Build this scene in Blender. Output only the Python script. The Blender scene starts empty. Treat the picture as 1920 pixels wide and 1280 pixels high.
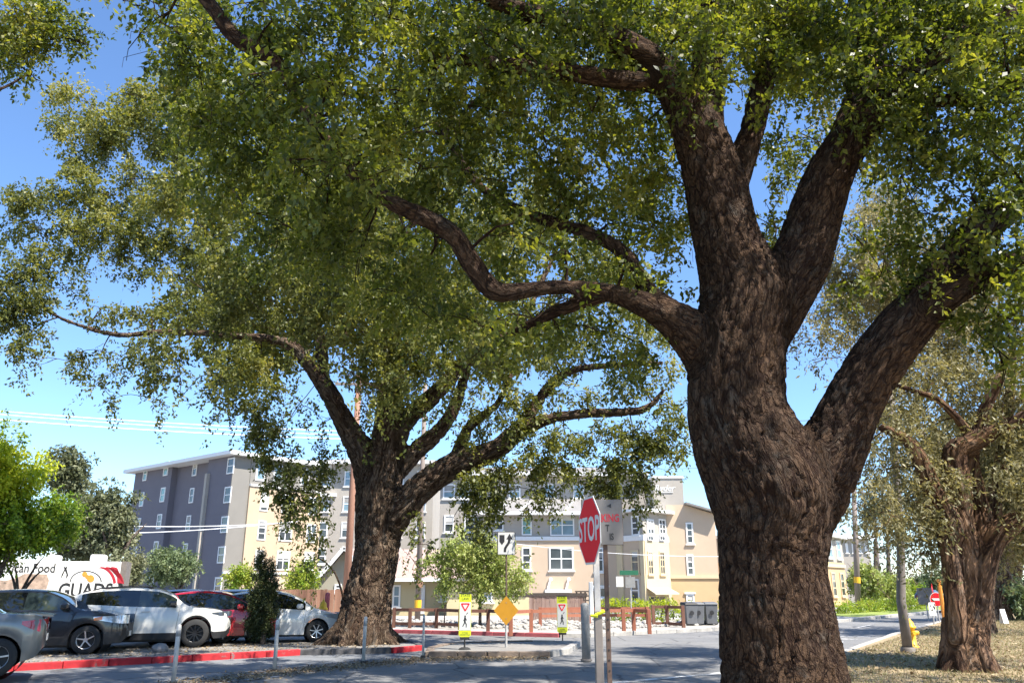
import bpy, bmesh, math, random
import numpy as np
from mathutils import Vector, Matrix, noise as mnoise

# ------------------------------------------------------------------ camera, sky, sun, exposure
SC = bpy.context.scene
COL = SC.collection
FPX = 1480.0                       # focal length in photo pixels (1920 wide)
PITCH = math.atan(461.0 / FPX)
EYE = 1.6
cam_d = bpy.data.cameras.new("camera")
cam_d.sensor_width = 36.0
cam_d.lens = 36.0 * FPX / 1920.0
cam_d.clip_start = 0.05
cam_d.clip_end = 3000.0
cam = bpy.data.objects.new("camera", cam_d)
cam.location = (0, 0, EYE)
cam.rotation_euler = (math.pi / 2 + PITCH, 0, 0)
COL.objects.link(cam)
SC.camera = cam

SUN_AZ = Vector((0.80, -0.60))     # horizontal direction towards the sun
SUN_EL = math.radians(56)
SUN_AZ.normalize()
TO_SUN = Vector((SUN_AZ.x * math.cos(SUN_EL), SUN_AZ.y * math.cos(SUN_EL), math.sin(SUN_EL)))
world = bpy.data.worlds.new("World")
SC.world = world
world.use_nodes = True
wn = world.node_tree.nodes
wl = world.node_tree.links
sky_n = wn.new("ShaderNodeTexSky")
sky_n.sky_type = 'NISHITA'
sky_n.sun_disc = False
sky_n.sun_elevation = SUN_EL
sky_n.sun_rotation = math.atan2(TO_SUN.x, TO_SUN.y)
sky_n.altitude = 0
sky_n.air_density = 1.0
sky_n.dust_density = 0.0
sky_n.ozone_density = 8.0
wl.new(sky_n.outputs[0], wn["Background"].inputs[0])
wn["Background"].inputs[1].default_value = 0.122
sun_d = bpy.data.lights.new("sun", 'SUN')
sun_d.energy = 5.0
sun_d.angle = math.radians(0.53)
sun_d.color = (1.0, 0.94, 0.85)
sun = bpy.data.objects.new("sun", sun_d)
sun.rotation_euler = TO_SUN.to_track_quat('Z', 'Y').to_euler()
sun.location = TO_SUN * 60
COL.objects.link(sun)
SC.view_settings.view_transform = 'Standard'
SC.view_settings.look = 'None'
SC.view_settings.gamma = 1.0
SC.view_settings.use_curve_mapping = False
SC.view_settings.exposure = 1.25
SC.render.engine = 'CYCLES'
SC.cycles.use_denoising = True
SC.cycles.max_bounces = 8
SC.cycles.diffuse_bounces = 2
SC.cycles.glossy_bounces = 3
SC.cycles.transmission_bounces = 5
SC.cycles.transparent_max_bounces = 8
SC.cycles.use_adaptive_sampling = True
SC.cycles.adaptive_threshold = 0.02
SC.cycles.sample_clamp_indirect = 6.0

RNG = np.random.default_rng(7)
random.seed(7)
CP, SP = math.cos(PITCH), math.sin(PITCH)

def ray(px, py):
    u = (px - 960) / FPX
    v = (py - 640) / FPX
    return Vector((u, CP + v * SP, SP - v * CP))

def at(px, py, Y):
    """survey helper: the place, at true depth Y metres ahead, that the photo shows at (px, py)"""
    d = ray(px, py)
    d = d * (Y / d.y)
    return Vector((d.x, d.y, d.z + EYE))

def grd(px, py, z=0.0):
    d = ray(px, py)
    d = d * ((z - EYE) / d.z)
    return Vector((d.x, d.y, z))

def on_plane(px, py, o, n):
    d = ray(px, py)
    e = Vector((0, 0, EYE))
    t = (Vector(o) - e).dot(n) / d.dot(n)
    return e + d * t

# ------------------------------------------------------------------ objects
def setp(o, label=None, cat=None, group=None, kind=None):
    if label: o["label"] = label
    if cat: o["category"] = cat
    if group: o["group"] = group
    if kind: o["kind"] = kind
    return o

def empty(name, loc=(0, 0, 0), rz=0.0, label=None, cat=None, group=None):
    o = bpy.data.objects.new(name, None)
    o.empty_display_size = 0.2
    COL.objects.link(o)
    o.location = loc
    o.rotation_euler = (0, 0, rz)
    return setp(o, label, cat, group)

def link(name, me, parent=None, loc=None, rot=None):
    o = bpy.data.objects.new(name, me)
    COL.objects.link(o)
    if parent is not None: o.parent = parent
    if loc is not None: o.location = loc
    if rot is not None: o.rotation_euler = rot
    return o

def copy_tree(o, parent=None):
    c = o.copy()
    COL.objects.link(c)
    c.parent = parent
    for ch in list(o.children):
        copy_tree(ch, c)
    return c

class MB:
    def __init__(s):
        s.v = []; s.f = []
    def add(s, vs, fs):
        k = len(s.v)
        s.v.extend([tuple(p) for p in vs])
        s.f.extend([tuple(i + k for i in f) for f in fs])
        return s
    def box(s, x0, x1, y0, y1, z0, z1, m=None):
        vs = [Vector((x, y, z)) for z in (z0, z1) for y in (y0, y1) for x in (x0, x1)]
        if m is not None: vs = [m @ p for p in vs]
        return s.add(vs, [(0, 2, 3, 1), (4, 5, 7, 6), (0, 1, 5, 4), (2, 6, 7, 3), (0, 4, 6, 2), (1, 3, 7, 5)])
    def bar(s, a, b, w, h, up=Vector((0, 0, 1))):
        a = Vector(a); b = Vector(b); d = (b - a).normalized()
        r = d.cross(up)
        if r.length < 1e-4: r = Vector((1, 0, 0))
        r.normalize(); u = r.cross(d).normalized()
        vs = []
        for p in (a, b):
            for i, j in ((-1, -1), (1, -1), (1, 1), (-1, 1)):
                vs.append(p + r * (i * w / 2) + u * (j * h / 2))
        return s.add(vs, [(0, 1, 2, 3), (7, 6, 5, 4), (0, 4, 5, 1), (1, 5, 6, 2), (2, 6, 7, 3), (3, 7, 4, 0)])
    def prism(s, poly, z0, z1):
        n = len(poly)
        vs = [(p[0], p[1], z0) for p in poly] + [(p[0], p[1], z1) for p in poly]
        fs = [tuple(range(n))[::-1], tuple(range(n, 2 * n))]
        for i in range(n):
            j = (i + 1) % n
            fs.append((i, j, n + j, n + i))
        return s.add(vs, fs)
    def plate(s, poly, o, du, dv, t0, t1):
        """polygon (u,v) in the plane o,du,dv extruded along the normal from t0 to t1"""
        o = Vector(o); du = Vector(du); dv = Vector(dv); n = du.cross(dv).normalized()
        k = len(poly)
        vs = [o + du * a + dv * b + n * t0 for a, b in poly] + [o + du * a + dv * b + n * t1 for a, b in poly]
        fs = [tuple(range(k))[::-1], tuple(range(k, 2 * k))]
        for i in range(k):
            j = (i + 1) % k
            fs.append((i, j, k + j, k + i))
        return s.add(vs, fs)
    def tube(s, pts, rad, n=8, cap=True):
        pts = [Vector(p) for p in pts]
        k = len(pts)
        if not hasattr(rad, '__len__'): rad = [rad] * k
        rings = []
        prev = None
        for i in range(k):
            d = (pts[min(i + 1, k - 1)] - pts[max(i - 1, 0)]).normalized()
            if prev is None:
                a = d.orthogonal().normalized()
            else:
                a = (prev - d * prev.dot(d))
                a = a.normalized() if a.length > 1e-6 else d.orthogonal().normalized()
            prev = a
            b = d.cross(a)
            rings.append([pts[i] + (a * math.cos(2 * math.pi * j / n) + b * math.sin(2 * math.pi * j / n)) * rad[i] for j in range(n)])
        vs = [p for r in rings for p in r]
        fs = []
        for i in range(k - 1):
            for j in range(n):
                j2 = (j + 1) % n
                fs.append((i * n + j, i * n + j2, (i + 1) * n + j2, (i + 1) * n + j))
        if cap:
            fs.append(tuple(range(n))[::-1])
            fs.append(tuple((k - 1) * n + j for j in range(n)))
        return s.add(vs, fs)
    def lathe(s, prof, n=24, axis='Z', o=(0, 0, 0)):
        o = Vector(o)
        vs = []
        for r, h in prof:
            for j in range(n):
                c, q = math.cos(2 * math.pi * j / n) * r, math.sin(2 * math.pi * j / n) * r
                vs.append(o + (Vector((c, q, h)) if axis == 'Z' else Vector((c, h, q))))
        fs = []
        for i in range(len(prof) - 1):
            for j in range(n):
                j2 = (j + 1) % n
                fs.append((i * n + j, i * n + j2, (i + 1) * n + j2, (i + 1) * n + j))
        return s.add(vs, fs)
    def mesh(s, name, mat, smooth=False, bevel=0.0, fix=True):
        me = bpy.data.meshes.new(name)
        me.from_pydata(s.v, [], s.f)
        if fix or bevel:
            bm = bmesh.new(); bm.from_mesh(me)
            if bevel:
                bmesh.ops.bevel(bm, geom=list(bm.edges), offset=bevel, segments=1, affect='EDGES', clamp_overlap=True)
            bmesh.ops.recalc_face_normals(bm, faces=bm.faces)
            bm.to_mesh(me); bm.free()
        if mat is not None:
            for m in (mat if isinstance(mat, (list, tuple)) else [mat]): me.materials.append(m)
        if smooth:
            me.polygons.foreach_set('use_smooth', [True] * len(me.polygons))
        me.update()
        return me
    def build(s, name, mat, parent=None, smooth=False, bevel=0.0, **k):
        o = link(name, s.mesh(name, mat, smooth, bevel), parent)
        if k: setp(o, **k)
        return o

def np_mesh(name, co, quads, mat, smooth=False, face_attr=None, vec_attr=None):
    me = bpy.data.meshes.new(name)
    nv, nf = len(co), len(quads)
    me.vertices.add(nv)
    me.vertices.foreach_set('co', np.asarray(co, np.float32).ravel())
    k = quads.shape[1]
    me.loops.add(nf * k)
    me.loops.foreach_set('vertex_index', np.asarray(quads, np.int32).ravel())
    me.polygons.add(nf)
    me.polygons.foreach_set('loop_start', np.arange(0, nf * k, k, dtype=np.int32))
    me.polygons.foreach_set('loop_total', np.full(nf, k, np.int32))
    if smooth:
        me.polygons.foreach_set('use_smooth', np.ones(nf, bool))
    me.update(calc_edges=True)
    if face_attr is not None:
        a = me.attributes.new('tint', 'FLOAT', 'FACE')
        a.data.foreach_set('value', np.asarray(face_attr, np.float32))
    if vec_attr is not None:
        a = me.attributes.new('bark', 'FLOAT_VECTOR', 'POINT')
        a.data.foreach_set('vector', np.asarray(vec_attr, np.float32).ravel())
    if mat is not None: me.materials.append(mat)
    return me

def text_mesh(name, body, size, mat, align='CENTER', extrude=0.002, xscale=1.0, shear=0.0, bold=0.0):
    cu = bpy.data.curves.new(name, 'FONT')
    cu.body = body; cu.size = size; cu.extrude = extrude
    cu.align_x = align; cu.align_y = 'CENTER'; cu.shear = shear; cu.offset = bold
    cu.resolution_u = 3
    ob = bpy.data.objects.new(name, cu)
    COL.objects.link(ob)
    dg = bpy.context.evaluated_depsgraph_get()
    me = bpy.data.meshes.new_from_object(ob.evaluated_get(dg))
    bpy.data.objects.remove(ob); bpy.data.curves.remove(cu)
    for v in me.vertices: v.co.x *= xscale
    me.materials.clear(); me.materials.append(mat)
    return me

def on_face(name, me, parent, o, du, dv, lift=0.004):
    """put a flat mesh (xy) on the plane o,du,dv"""
    du = Vector(du).normalized(); dv = Vector(dv).normalized(); n = du.cross(dv)
    m = Matrix((du, dv, n)).transposed().to_4x4()
    m.translation = Vector(o) + n * lift
    ob = link(name, me, parent)
    ob.matrix_local = m
    return ob
# ------------------------------------------------------------------ materials
def new_mat(name):
    m = bpy.data.materials.new(name)
    m.use_nodes = True
    return m, m.node_tree.nodes, m.node_tree.links, m.node_tree.nodes["Principled BSDF"]

def plain(name, col, rough=0.6, metal=0.0, var=0.12, scale=6.0, bump=0.0, spec=0.5, coat=0.0, bscale=None):
    m, n, l, b = new_mat(name)
    tc = n.new("ShaderNodeTexCoord")
    nz = n.new("ShaderNodeTexNoise"); nz.inputs["Scale"].default_value = scale
    nz.inputs["Detail"].default_value = 6; nz.inputs["Roughness"].default_value = 0.65
    l.new(tc.outputs["Object"], nz.inputs["Vector"])
    r = n.new("ShaderNodeValToRGB")
    r.color_ramp.elements[0].position = 0.3; r.color_ramp.elements[1].position = 0.7
    r.color_ramp.elements[0].color = tuple(c * (1 - var) for c in col) + (1,)
    r.color_ramp.elements[1].color = tuple(min(1, c * (1 + var)) for c in col) + (1,)
    l.new(nz.outputs[0], r.inputs[0]); l.new(r.outputs[0], b.inputs["Base Color"])
    b.inputs["Roughness"].default_value = rough
    b.inputs["Metallic"].default_value = metal
    b.inputs["Specular IOR Level"].default_value = spec
    b.inputs["Coat Weight"].default_value = coat
    b.inputs["Coat Roughness"].default_value = 0.05
    if bump:
        n2 = n.new("ShaderNodeTexNoise"); n2.inputs["Scale"].default_value = bscale or scale * 6
        n2.inputs["Detail"].default_value = 4
        l.new(tc.outputs["Object"], n2.inputs["Vector"])
        bp = n.new("ShaderNodeBump"); bp.inputs["Strength"].default_value = bump; bp.inputs["Distance"].default_value = 0.02
        l.new(n2.outputs[0], bp.inputs["Height"]); l.new(bp.outputs[0], b.inputs["Normal"])
    return m

def ground_mat(name, c1, c2, c3, s1=0.35, s2=9.0, s3=90.0, bump=0.25, rough=0.9, crack=0.0):
    m, n, l, b = new_mat(name)
    tc = n.new("ShaderNodeTexCoord")
    def nz(sc, det=5):
        t = n.new("ShaderNodeTexNoise"); t.inputs["Scale"].default_value = sc; t.inputs["Detail"].default_value = det
        t.inputs["Roughness"].default_value = 0.7
        l.new(tc.outputs["Object"], t.inputs["Vector"]); return t
    a, f, g = nz(s1), nz(s2), nz(s3, 3)
    mx = n.new("ShaderNodeMix"); mx.data_type = 'RGBA'
    mx.inputs[6].default_value = c1 + (1,); mx.inputs[7].default_value = c2 + (1,)
    r1 = n.new("ShaderNodeMapRange"); r1.inputs[1].default_value = 0.35; r1.inputs[2].default_value = 0.65
    l.new(a.outputs[0], r1.inputs[0]); l.new(r1.outputs[0], mx.inputs[0])
    m2 = n.new("ShaderNodeMix"); m2.data_type = 'RGBA'
    r2 = n.new("ShaderNodeMapRange"); r2.inputs[1].default_value = 0.45; r2.inputs[2].default_value = 0.75; r2.inputs[4].default_value = 0.7
    l.new(f.outputs[0], r2.inputs[0]); l.new(r2.outputs[0], m2.inputs[0])
    l.new(mx.outputs[2], m2.inputs[6]); m2.inputs[7].default_value = c3 + (1,)
    m3 = n.new("ShaderNodeMix"); m3.data_type = 'RGBA'; m3.blend_type = 'MULTIPLY'; m3.inputs[0].default_value = 0.6
    r3 = n.new("ShaderNodeMapRange"); r3.inputs[1].default_value = 0.3; r3.inputs[2].default_value = 0.7; r3.inputs[3].default_value = 0.55; r3.inputs[4].default_value = 1.25
    l.new(g.outputs[0], r3.inputs[0])
    l.new(m2.outputs[2], m3.inputs[6]); l.new(r3.outputs[0], m3.inputs[7])
    out = m3.outputs[2]
    if crack:
        vo = n.new("ShaderNodeTexVoronoi"); vo.feature = 'DISTANCE_TO_EDGE'; vo.inputs["Scale"].default_value = crack
        wv = n.new("ShaderNodeMixRGB"); wv.inputs[0].default_value = 0.12
        l.new(tc.outputs["Object"], wv.inputs[1]); l.new(f.outputs["Color"], wv.inputs[2]); l.new(wv.outputs[0], vo.inputs["Vector"])
        rc = n.new("ShaderNodeMapRange"); rc.inputs[1].default_value = 0.0; rc.inputs[2].default_value = 0.016; rc.inputs[3].default_value = 0.3; rc.inputs[4].default_value = 1.0
        l.new(vo.outputs["Distance"], rc.inputs[0])
        m4 = n.new("ShaderNodeMix"); m4.data_type = 'RGBA'; m4.blend_type = 'MULTIPLY'; m4.inputs[0].default_value = 1.0
        l.new(out, m4.inputs[6]); l.new(rc.outputs[0], m4.inputs[7]); out = m4.outputs[2]
    l.new(out, b.inputs["Base Color"])
    b.inputs["Roughness"].default_value = rough
    bp = n.new("ShaderNodeBump"); bp.inputs["Strength"].default_value = bump; bp.inputs["Distance"].default_value = 0.02
    l.new(g.outputs[0], bp.inputs["Height"]); l.new(bp.outputs[0], b.inputs["Normal"])
    return m

def leaf_mat(name, cols, trans=0.35, rough=0.5, tcol=None):
    m, n, l, b = new_mat(name)
    at_ = n.new("ShaderNodeAttribute"); at_.attribute_name = 'tint'
    r = n.new("ShaderNodeValToRGB")
    cr = r.color_ramp
    while len(cr.elements) < len(cols): cr.elements.new(0.5)
    for i, c in enumerate(cols):
        cr.elements[i].position = i / (len(cols) - 1)
        cr.elements[i].color = tuple(c) + (1,)
    l.new(at_.outputs["Fac"], r.inputs[0])
    l.new(r.outputs[0], b.inputs["Base Color"])
    b.inputs["Roughness"].default_value = rough
    b.inputs["Specular IOR Level"].default_value = 0.35
    tr = n.new("ShaderNodeBsdfTranslucent")
    hs = n.new("ShaderNodeMix"); hs.data_type = 'RGBA'; hs.blend_type = 'MULTIPLY'; hs.inputs[0].default_value = 1.0
    hs.inputs[7].default_value = (tcol or (1.9, 1.7, 0.7)) + (1,)
    l.new(r.outputs[0], hs.inputs[6]); l.new(hs.outputs[2], tr.inputs["Color"])
    mx = n.new("ShaderNodeMixShader"); mx.inputs[0].default_value = trans
    l.new(b.outputs[0], mx.inputs[1]); l.new(tr.outputs[0], mx.inputs[2])
    l.new(mx.outputs[0], n["Material Output"].inputs["Surface"])
    return m

def bark_mat(name, c_plate, c_warm, c_crack, sc=7.0, bump=0.9, dist=0.04):
    m, n, l, b = new_mat(name)
    a = n.new("ShaderNodeAttribute"); a.attribute_name = 'bark'
    def tex(scale, det, ro=0.6, dis=0.0):
        t = n.new("ShaderNodeTexNoise"); t.inputs["Scale"].default_value = scale; t.inputs["Detail"].default_value = det
        t.inputs["Roughness"].default_value = ro; t.inputs["Distortion"].default_value = dis
        l.new(a.outputs["Vector"], t.inputs["Vector"]); return t
    def ridge(t, w):
        s_ = n.new("ShaderNodeMath"); s_.operation = 'SUBTRACT'; s_.inputs[1].default_value = 0.5; l.new(t.outputs[0], s_.inputs[0])
        q = n.new("ShaderNodeMath"); q.operation = 'ABSOLUTE'; l.new(s_.outputs[0], q.inputs[0])
        r = n.new("ShaderNodeMapRange"); r.inputs[1].default_value = 0.0; r.inputs[2].default_value = w; r.interpolation_type = 'SMOOTHSTEP'
        l.new(q.outputs[0], r.inputs[0]); return r
    big = ridge(tex(sc, 3, .5, .25), 0.06)
    fin = ridge(tex(sc * 2.4, 4, .6, .3), 0.085)
    f = tex(sc * 7, 8, .75)
    iso = n.new("ShaderNodeVectorMath"); iso.operation = 'MULTIPLY'; iso.inputs[1].default_value = (1, 1, 2.4)
    l.new(a.outputs["Vector"], iso.inputs[0]); l.new(iso.outputs[0], f.inputs["Vector"])
    g = tex(1.5, 4)
    mx = n.new("ShaderNodeMix"); mx.data_type = 'RGBA'
    mx.inputs[6].default_value = c_plate + (1,); mx.inputs[7].default_value = c_warm + (1,)
    gr = n.new("ShaderNodeMapRange"); gr.inputs[1].default_value = 0.4; gr.inputs[2].default_value = 0.62
    l.new(g.outputs[0], gr.inputs[0]); l.new(gr.outputs[0], mx.inputs[0])
    # grey weathered and lichen patches
    lp = n.new("ShaderNodeTexNoise"); lp.inputs["Scale"].default_value = 2.6; lp.inputs["Detail"].default_value = 6; lp.inputs["Roughness"].default_value = .7
    l.new(iso.outputs[0], lp.inputs["Vector"])
    lr = n.new("ShaderNodeMapRange"); lr.inputs[1].default_value = 0.52; lr.inputs[2].default_value = 0.66; lr.inputs[4].default_value = 0.75
    l.new(lp.outputs[0], lr.inputs[0])
    mg = n.new("ShaderNodeMix"); mg.data_type = 'RGBA'; k_ = sum(c_plate) / 3
    mg.inputs[7].default_value = (k_ * 1.25, k_ * 1.18, k_ * 1.02, 1)
    l.new(lr.outputs[0], mg.inputs[0]); l.new(mx.outputs[2], mg.inputs[6]); mx = mg
    cm = n.new("ShaderNodeMath"); cm.operation = 'MULTIPLY_ADD'; cm.inputs[1].default_value = 0.6; cm.inputs[2].default_value = 0.4
    l.new(fin.outputs[0], cm.inputs[0])
    cc = n.new("ShaderNodeMath"); cc.operation = 'MULTIPLY'; l.new(big.outputs[0], cc.inputs[0]); l.new(cm.outputs[0], cc.inputs[1])
    m2 = n.new("ShaderNodeMix"); m2.data_type = 'RGBA'
    m2.inputs[6].default_value = c_crack + (1,)
    l.new(mx.outputs[2], m2.inputs[7]); l.new(cc.outputs[0], m2.inputs[0])
    m3 = n.new("ShaderNodeMix"); m3.data_type = 'RGBA'; m3.blend_type = 'MULTIPLY'; m3.inputs[0].default_value = 0.8
    fr = n.new("ShaderNodeMapRange"); fr.inputs[1].default_value = 0.3; fr.inputs[2].default_value = 0.7; fr.inputs[3].default_value = 0.5; fr.inputs[4].default_value = 1.4
    l.new(f.outputs[0], fr.inputs[0]); l.new(m2.outputs[2], m3.inputs[6]); l.new(fr.outputs[0], m3.inputs[7])
    l.new(m3.outputs[2], b.inputs["Base Color"])
    b.inputs["Roughness"].default_value = 0.95
    b.inputs["Specular IOR Level"].default_value = 0.15
    ad = n.new("ShaderNodeMath"); ad.operation = 'MULTIPLY_ADD'; ad.inputs[1].default_value = 0.7
    l.new(f.outputs[0], ad.inputs[0]); l.new(cc.outputs[0], ad.inputs[2])
    bp = n.new("ShaderNodeBump"); bp.inputs["Strength"].default_value = bump; bp.inputs["Distance"].default_value = dist
    l.new(ad.outputs[0], bp.inputs["Height"]); l.new(bp.outputs[0], b.inputs["Normal"])
    return m

def wood_mat(name, c1, c2, rough=0.8):
    m, n, l, b = new_mat(name)
    tc = n.new("ShaderNodeTexCoord")
    oi = n.new("ShaderNodeObjectInfo")
    mp = n.new("ShaderNodeMapping"); mp.inputs["Scale"].default_value = (9, 9, 0.8)
    l.new(tc.outputs["Object"], mp.inputs["Vector"]); 
    cb = n.new("ShaderNodeCombineXYZ"); 
    l.new(oi.outputs["Random"], cb.inputs[0]); l.new(oi.outputs["Random"], cb.inputs[2])
    sc = n.new("ShaderNodeVectorMath"); sc.operation = 'SCALE'; sc.inputs["Scale"].default_value = 40
    l.new(cb.outputs[0], sc.inputs[0]); l.new(sc.outputs[0], mp.inputs["Location"])
    nz = n.new("ShaderNodeTexNoise"); nz.inputs["Scale"].default_value = 1.5; nz.inputs["Detail"].default_value = 7
    l.new(mp.outputs[0], nz.inputs["Vector"])
    ad = n.new("ShaderNodeMath"); ad.operation = 'MULTIPLY_ADD'; ad.inputs[1].default_value = 0.5; 
    l.new(oi.outputs["Random"], ad.inputs[0]); l.new(nz.outputs[0], ad.inputs[2])
    r = n.new("ShaderNodeMapRange"); r.inputs[1].default_value = 0.4; r.inputs[2].default_value = 1.1
    l.new(ad.outputs[0], r.inputs[0])
    mx = n.new("ShaderNodeMix"); mx.data_type = 'RGBA'
    mx.inputs[6].default_value = c1 + (1,); mx.inputs[7].default_value = c2 + (1,)
    l.new(r.outputs[0], mx.inputs[0]); l.new(mx.outputs[2], b.inputs["Base Color"])
    b.inputs["Roughness"].default_value = rough
    return m

def glass_mat(name, col, rough=0.05):
    m, n, l, b = new_mat(name)
    tc = n.new("ShaderNodeTexCoord"); nz = n.new("ShaderNodeTexNoise"); nz.inputs["Scale"].default_value = 1.3
    l.new(tc.outputs["Object"], nz.inputs["Vector"])
    r = n.new("ShaderNodeValToRGB")
    r.color_ramp.elements[0].color = tuple(c * 0.6 for c in col) + (1,); r.color_ramp.elements[1].color = tuple(min(1, c * 1.5) for c in col) + (1,)
    l.new(nz.outputs[0], r.inputs[0]); l.new(r.outputs[0], b.inputs["Base Color"])
    b.inputs["Roughness"].default_value = rough
    b.inputs["Specular IOR Level"].default_value = 0.9
    return m

def car_paint(name, col, metal=0.35):
    m = plain(name, col, rough=0.32, metal=metal, var=0.06, scale=2.5, coat=1.0)
    return m

def worn(name, c1, c2, scale=3.0, thr=0.56, rough=.8):
    """paint worn through to what lies beneath"""
    m = plain(name, c1, rough, var=.25, scale=4, bump=.3)
    n, l = m.node_tree.nodes, m.node_tree.links; b = n["Principled BSDF"]
    src = b.inputs["Base Color"].links[0].from_socket
    tc = n.new("ShaderNodeTexCoord")
    t = n.new("ShaderNodeTexNoise"); t.inputs["Scale"].default_value = scale; t.inputs["Detail"].default_value = 9; t.inputs["Roughness"].default_value = .72
    l.new(tc.outputs["Object"], t.inputs["Vector"])
    r = n.new("ShaderNodeMapRange"); r.inputs[1].default_value = thr; r.inputs[2].default_value = thr + .05; l.new(t.outputs[0], r.inputs[0])
    mx = n.new("ShaderNodeMix"); mx.data_type = 'RGBA'; mx.inputs[7].default_value = tuple(c2) + (1,)
    l.new(r.outputs[0], mx.inputs[0]); l.new(src, mx.inputs[6]); l.new(mx.outputs[2], b.inputs["Base Color"])
    return m

M = {}
M['asphalt'] = ground_mat('asphalt', (0.165, 0.165, 0.165), (0.225, 0.22, 0.212), (0.13, 0.13, 0.13), crack=0.55)
M['lane'] = ground_mat('lane', (0.17, 0.178, 0.19), (0.215, 0.22, 0.225), (0.14, 0.145, 0.15), crack=0.4)
M['lot'] = ground_mat('lot', (0.20, 0.192, 0.178), (0.27, 0.25, 0.225), (0.15, 0.145, 0.135), s2=5)
M['soil'] = ground_mat('soil', (0.30, 0.225, 0.13), (0.40, 0.31, 0.18), (0.17, 0.13, 0.08), s1=0.5, s2=4, s3=45, bump=0.7)
M['dirt'] = ground_mat('dirt', (0.22, 0.19, 0.15), (0.28, 0.25, 0.2), (0.17, 0.16, 0.12), s1=0.1, s2=1, s3=12)
M['concrete'] = ground_mat('concrete', (0.40, 0.38, 0.34), (0.47, 0.44, 0.40), (0.32, 0.30, 0.27), s2=3, s3=60)
M['gravel'] = ground_mat('gravel', (0.38, 0.355, 0.32), (0.45, 0.42, 0.38), (0.27, 0.25, 0.225), s2=8, s3=25, bump=0.8)
M['rock'] = plain('rock', (0.34, 0.32, 0.29), 0.9, var=0.3, scale=4, bump=0.5)
M['boulder'] = plain('boulder', (0.23, 0.21, 0.20), 0.9, var=0.3, scale=5, bump=0.6)
M['kerb'] = plain('kerb', (0.36, 0.34, 0.31), 0.9, var=0.3, scale=3, bump=0.4)
M['kerb_old'] = plain('kerb_old', (0.17, 0.13, 0.10), 0.95, var=0.45, scale=4, bump=0.6)
M['kerb_black'] = plain('kerb_black', (0.07, 0.068, 0.07), 0.9, var=0.4, scale=4, bump=0.4)
M['red_paint'] = worn('red_paint', (0.40, 0.016, 0.022), (0.20, 0.13, 0.12), 2.6, .57)
M['red_faded'] = plain('red_faded', (0.42, 0.10, 0.11), 0.85, var=0.35, scale=3, bump=0.3)
M['line_paint'] = worn('line_paint', (0.62, 0.61, 0.58), (0.2, 0.2, 0.2), 3.0, .50)
M['brick_red'] = plain('brick_red', (0.34, 0.13, 0.10), 0.9, var=0.3, scale=5)
M['bark'] = bark_mat('bark', (0.104, 0.067, 0.045), (0.126, 0.076, 0.046), (0.026, 0.014, 0.010), sc=8.5, bump=1.0, dist=0.05)
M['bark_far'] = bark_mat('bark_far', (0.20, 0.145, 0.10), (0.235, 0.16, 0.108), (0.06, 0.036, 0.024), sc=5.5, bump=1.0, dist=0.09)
M['bark_olive'] = bark_mat('bark_olive', (0.25, 0.155, 0.10), (0.31, 0.175, 0.095), (0.05, 0.027, 0.018), sc=4.0, bump=1.0, dist=0.06)
M['bark_grey'] = bark_mat('bark_grey', (0.17, 0.14, 0.12), (0.2, 0.16, 0.13), (0.07, 0.05, 0.04), sc=8.0, bump=0.6, dist=0.03)
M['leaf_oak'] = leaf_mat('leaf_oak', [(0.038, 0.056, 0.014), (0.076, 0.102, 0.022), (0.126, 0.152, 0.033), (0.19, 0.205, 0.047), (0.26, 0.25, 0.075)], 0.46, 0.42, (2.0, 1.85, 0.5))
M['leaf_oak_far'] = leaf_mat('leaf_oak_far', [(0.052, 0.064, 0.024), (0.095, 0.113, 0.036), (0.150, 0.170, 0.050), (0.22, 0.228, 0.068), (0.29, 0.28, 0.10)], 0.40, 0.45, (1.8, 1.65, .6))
M['leaf_olive'] = leaf_mat('leaf_olive', [(0.09, 0.09, 0.045), (0.15, 0.145, 0.07), (0.22, 0.205, 0.105), (0.30, 0.275, 0.155), (0.37, 0.335, 0.20)], 0.34, tcol=(1.5, 1.4, 0.8))
M['leaf_yellow'] = leaf_mat('leaf_yellow', [(0.07, 0.13, 0.010), (0.14, 0.22, 0.012), (0.25, 0.33, 0.016), (0.36, 0.42, 0.022), (0.43, 0.46, 0.03)], 0.35, tcol=(1.3, 1.35, 0.6))
M['leaf_lime'] = leaf_mat('leaf_lime', [(0.06, 0.12, 0.012), (0.11, 0.20, 0.018), (0.18, 0.28, 0.025), (0.26, 0.33, 0.04), (0.33, 0.36, 0.06)], 0.35, tcol=(1.4, 1.35, 0.6))
M['leaf_pale'] = leaf_mat('leaf_pale', [(0.14, 0.19, 0.045), (0.21, 0.27, 0.065), (0.29, 0.35, 0.095), (0.37, 0.42, 0.135), (0.44, 0.47, 0.18)], 0.33, tcol=(1.3, 1.25, 0.8))
M['leaf_grey'] = leaf_mat('leaf_grey', [(0.07, 0.085, 0.045), (0.11, 0.125, 0.065), (0.16, 0.175, 0.09), (0.20, 0.21, 0.115), (0.25, 0.25, 0.14)], 0.28, tcol=(1.3, 1.3, 0.9))
M['leaf_mid'] = leaf_mat('leaf_mid', [(0.07, 0.10, 0.05), (0.11, 0.15, 0.07), (0.16, 0.21, 0.10), (0.21, 0.26, 0.13), (0.26, 0.30, 0.16)], 0.3, tcol=(1.3, 1.3, 0.8))
M['leaf_conifer'] = leaf_mat('leaf_conifer', [(0.018, 0.028, 0.014), (0.030, 0.045, 0.018), (0.05, 0.065, 0.022), (0.085, 0.095, 0.03), (0.12, 0.12, 0.04)], 0.2, tcol=(1.3, 1.3, 0.7))
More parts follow.
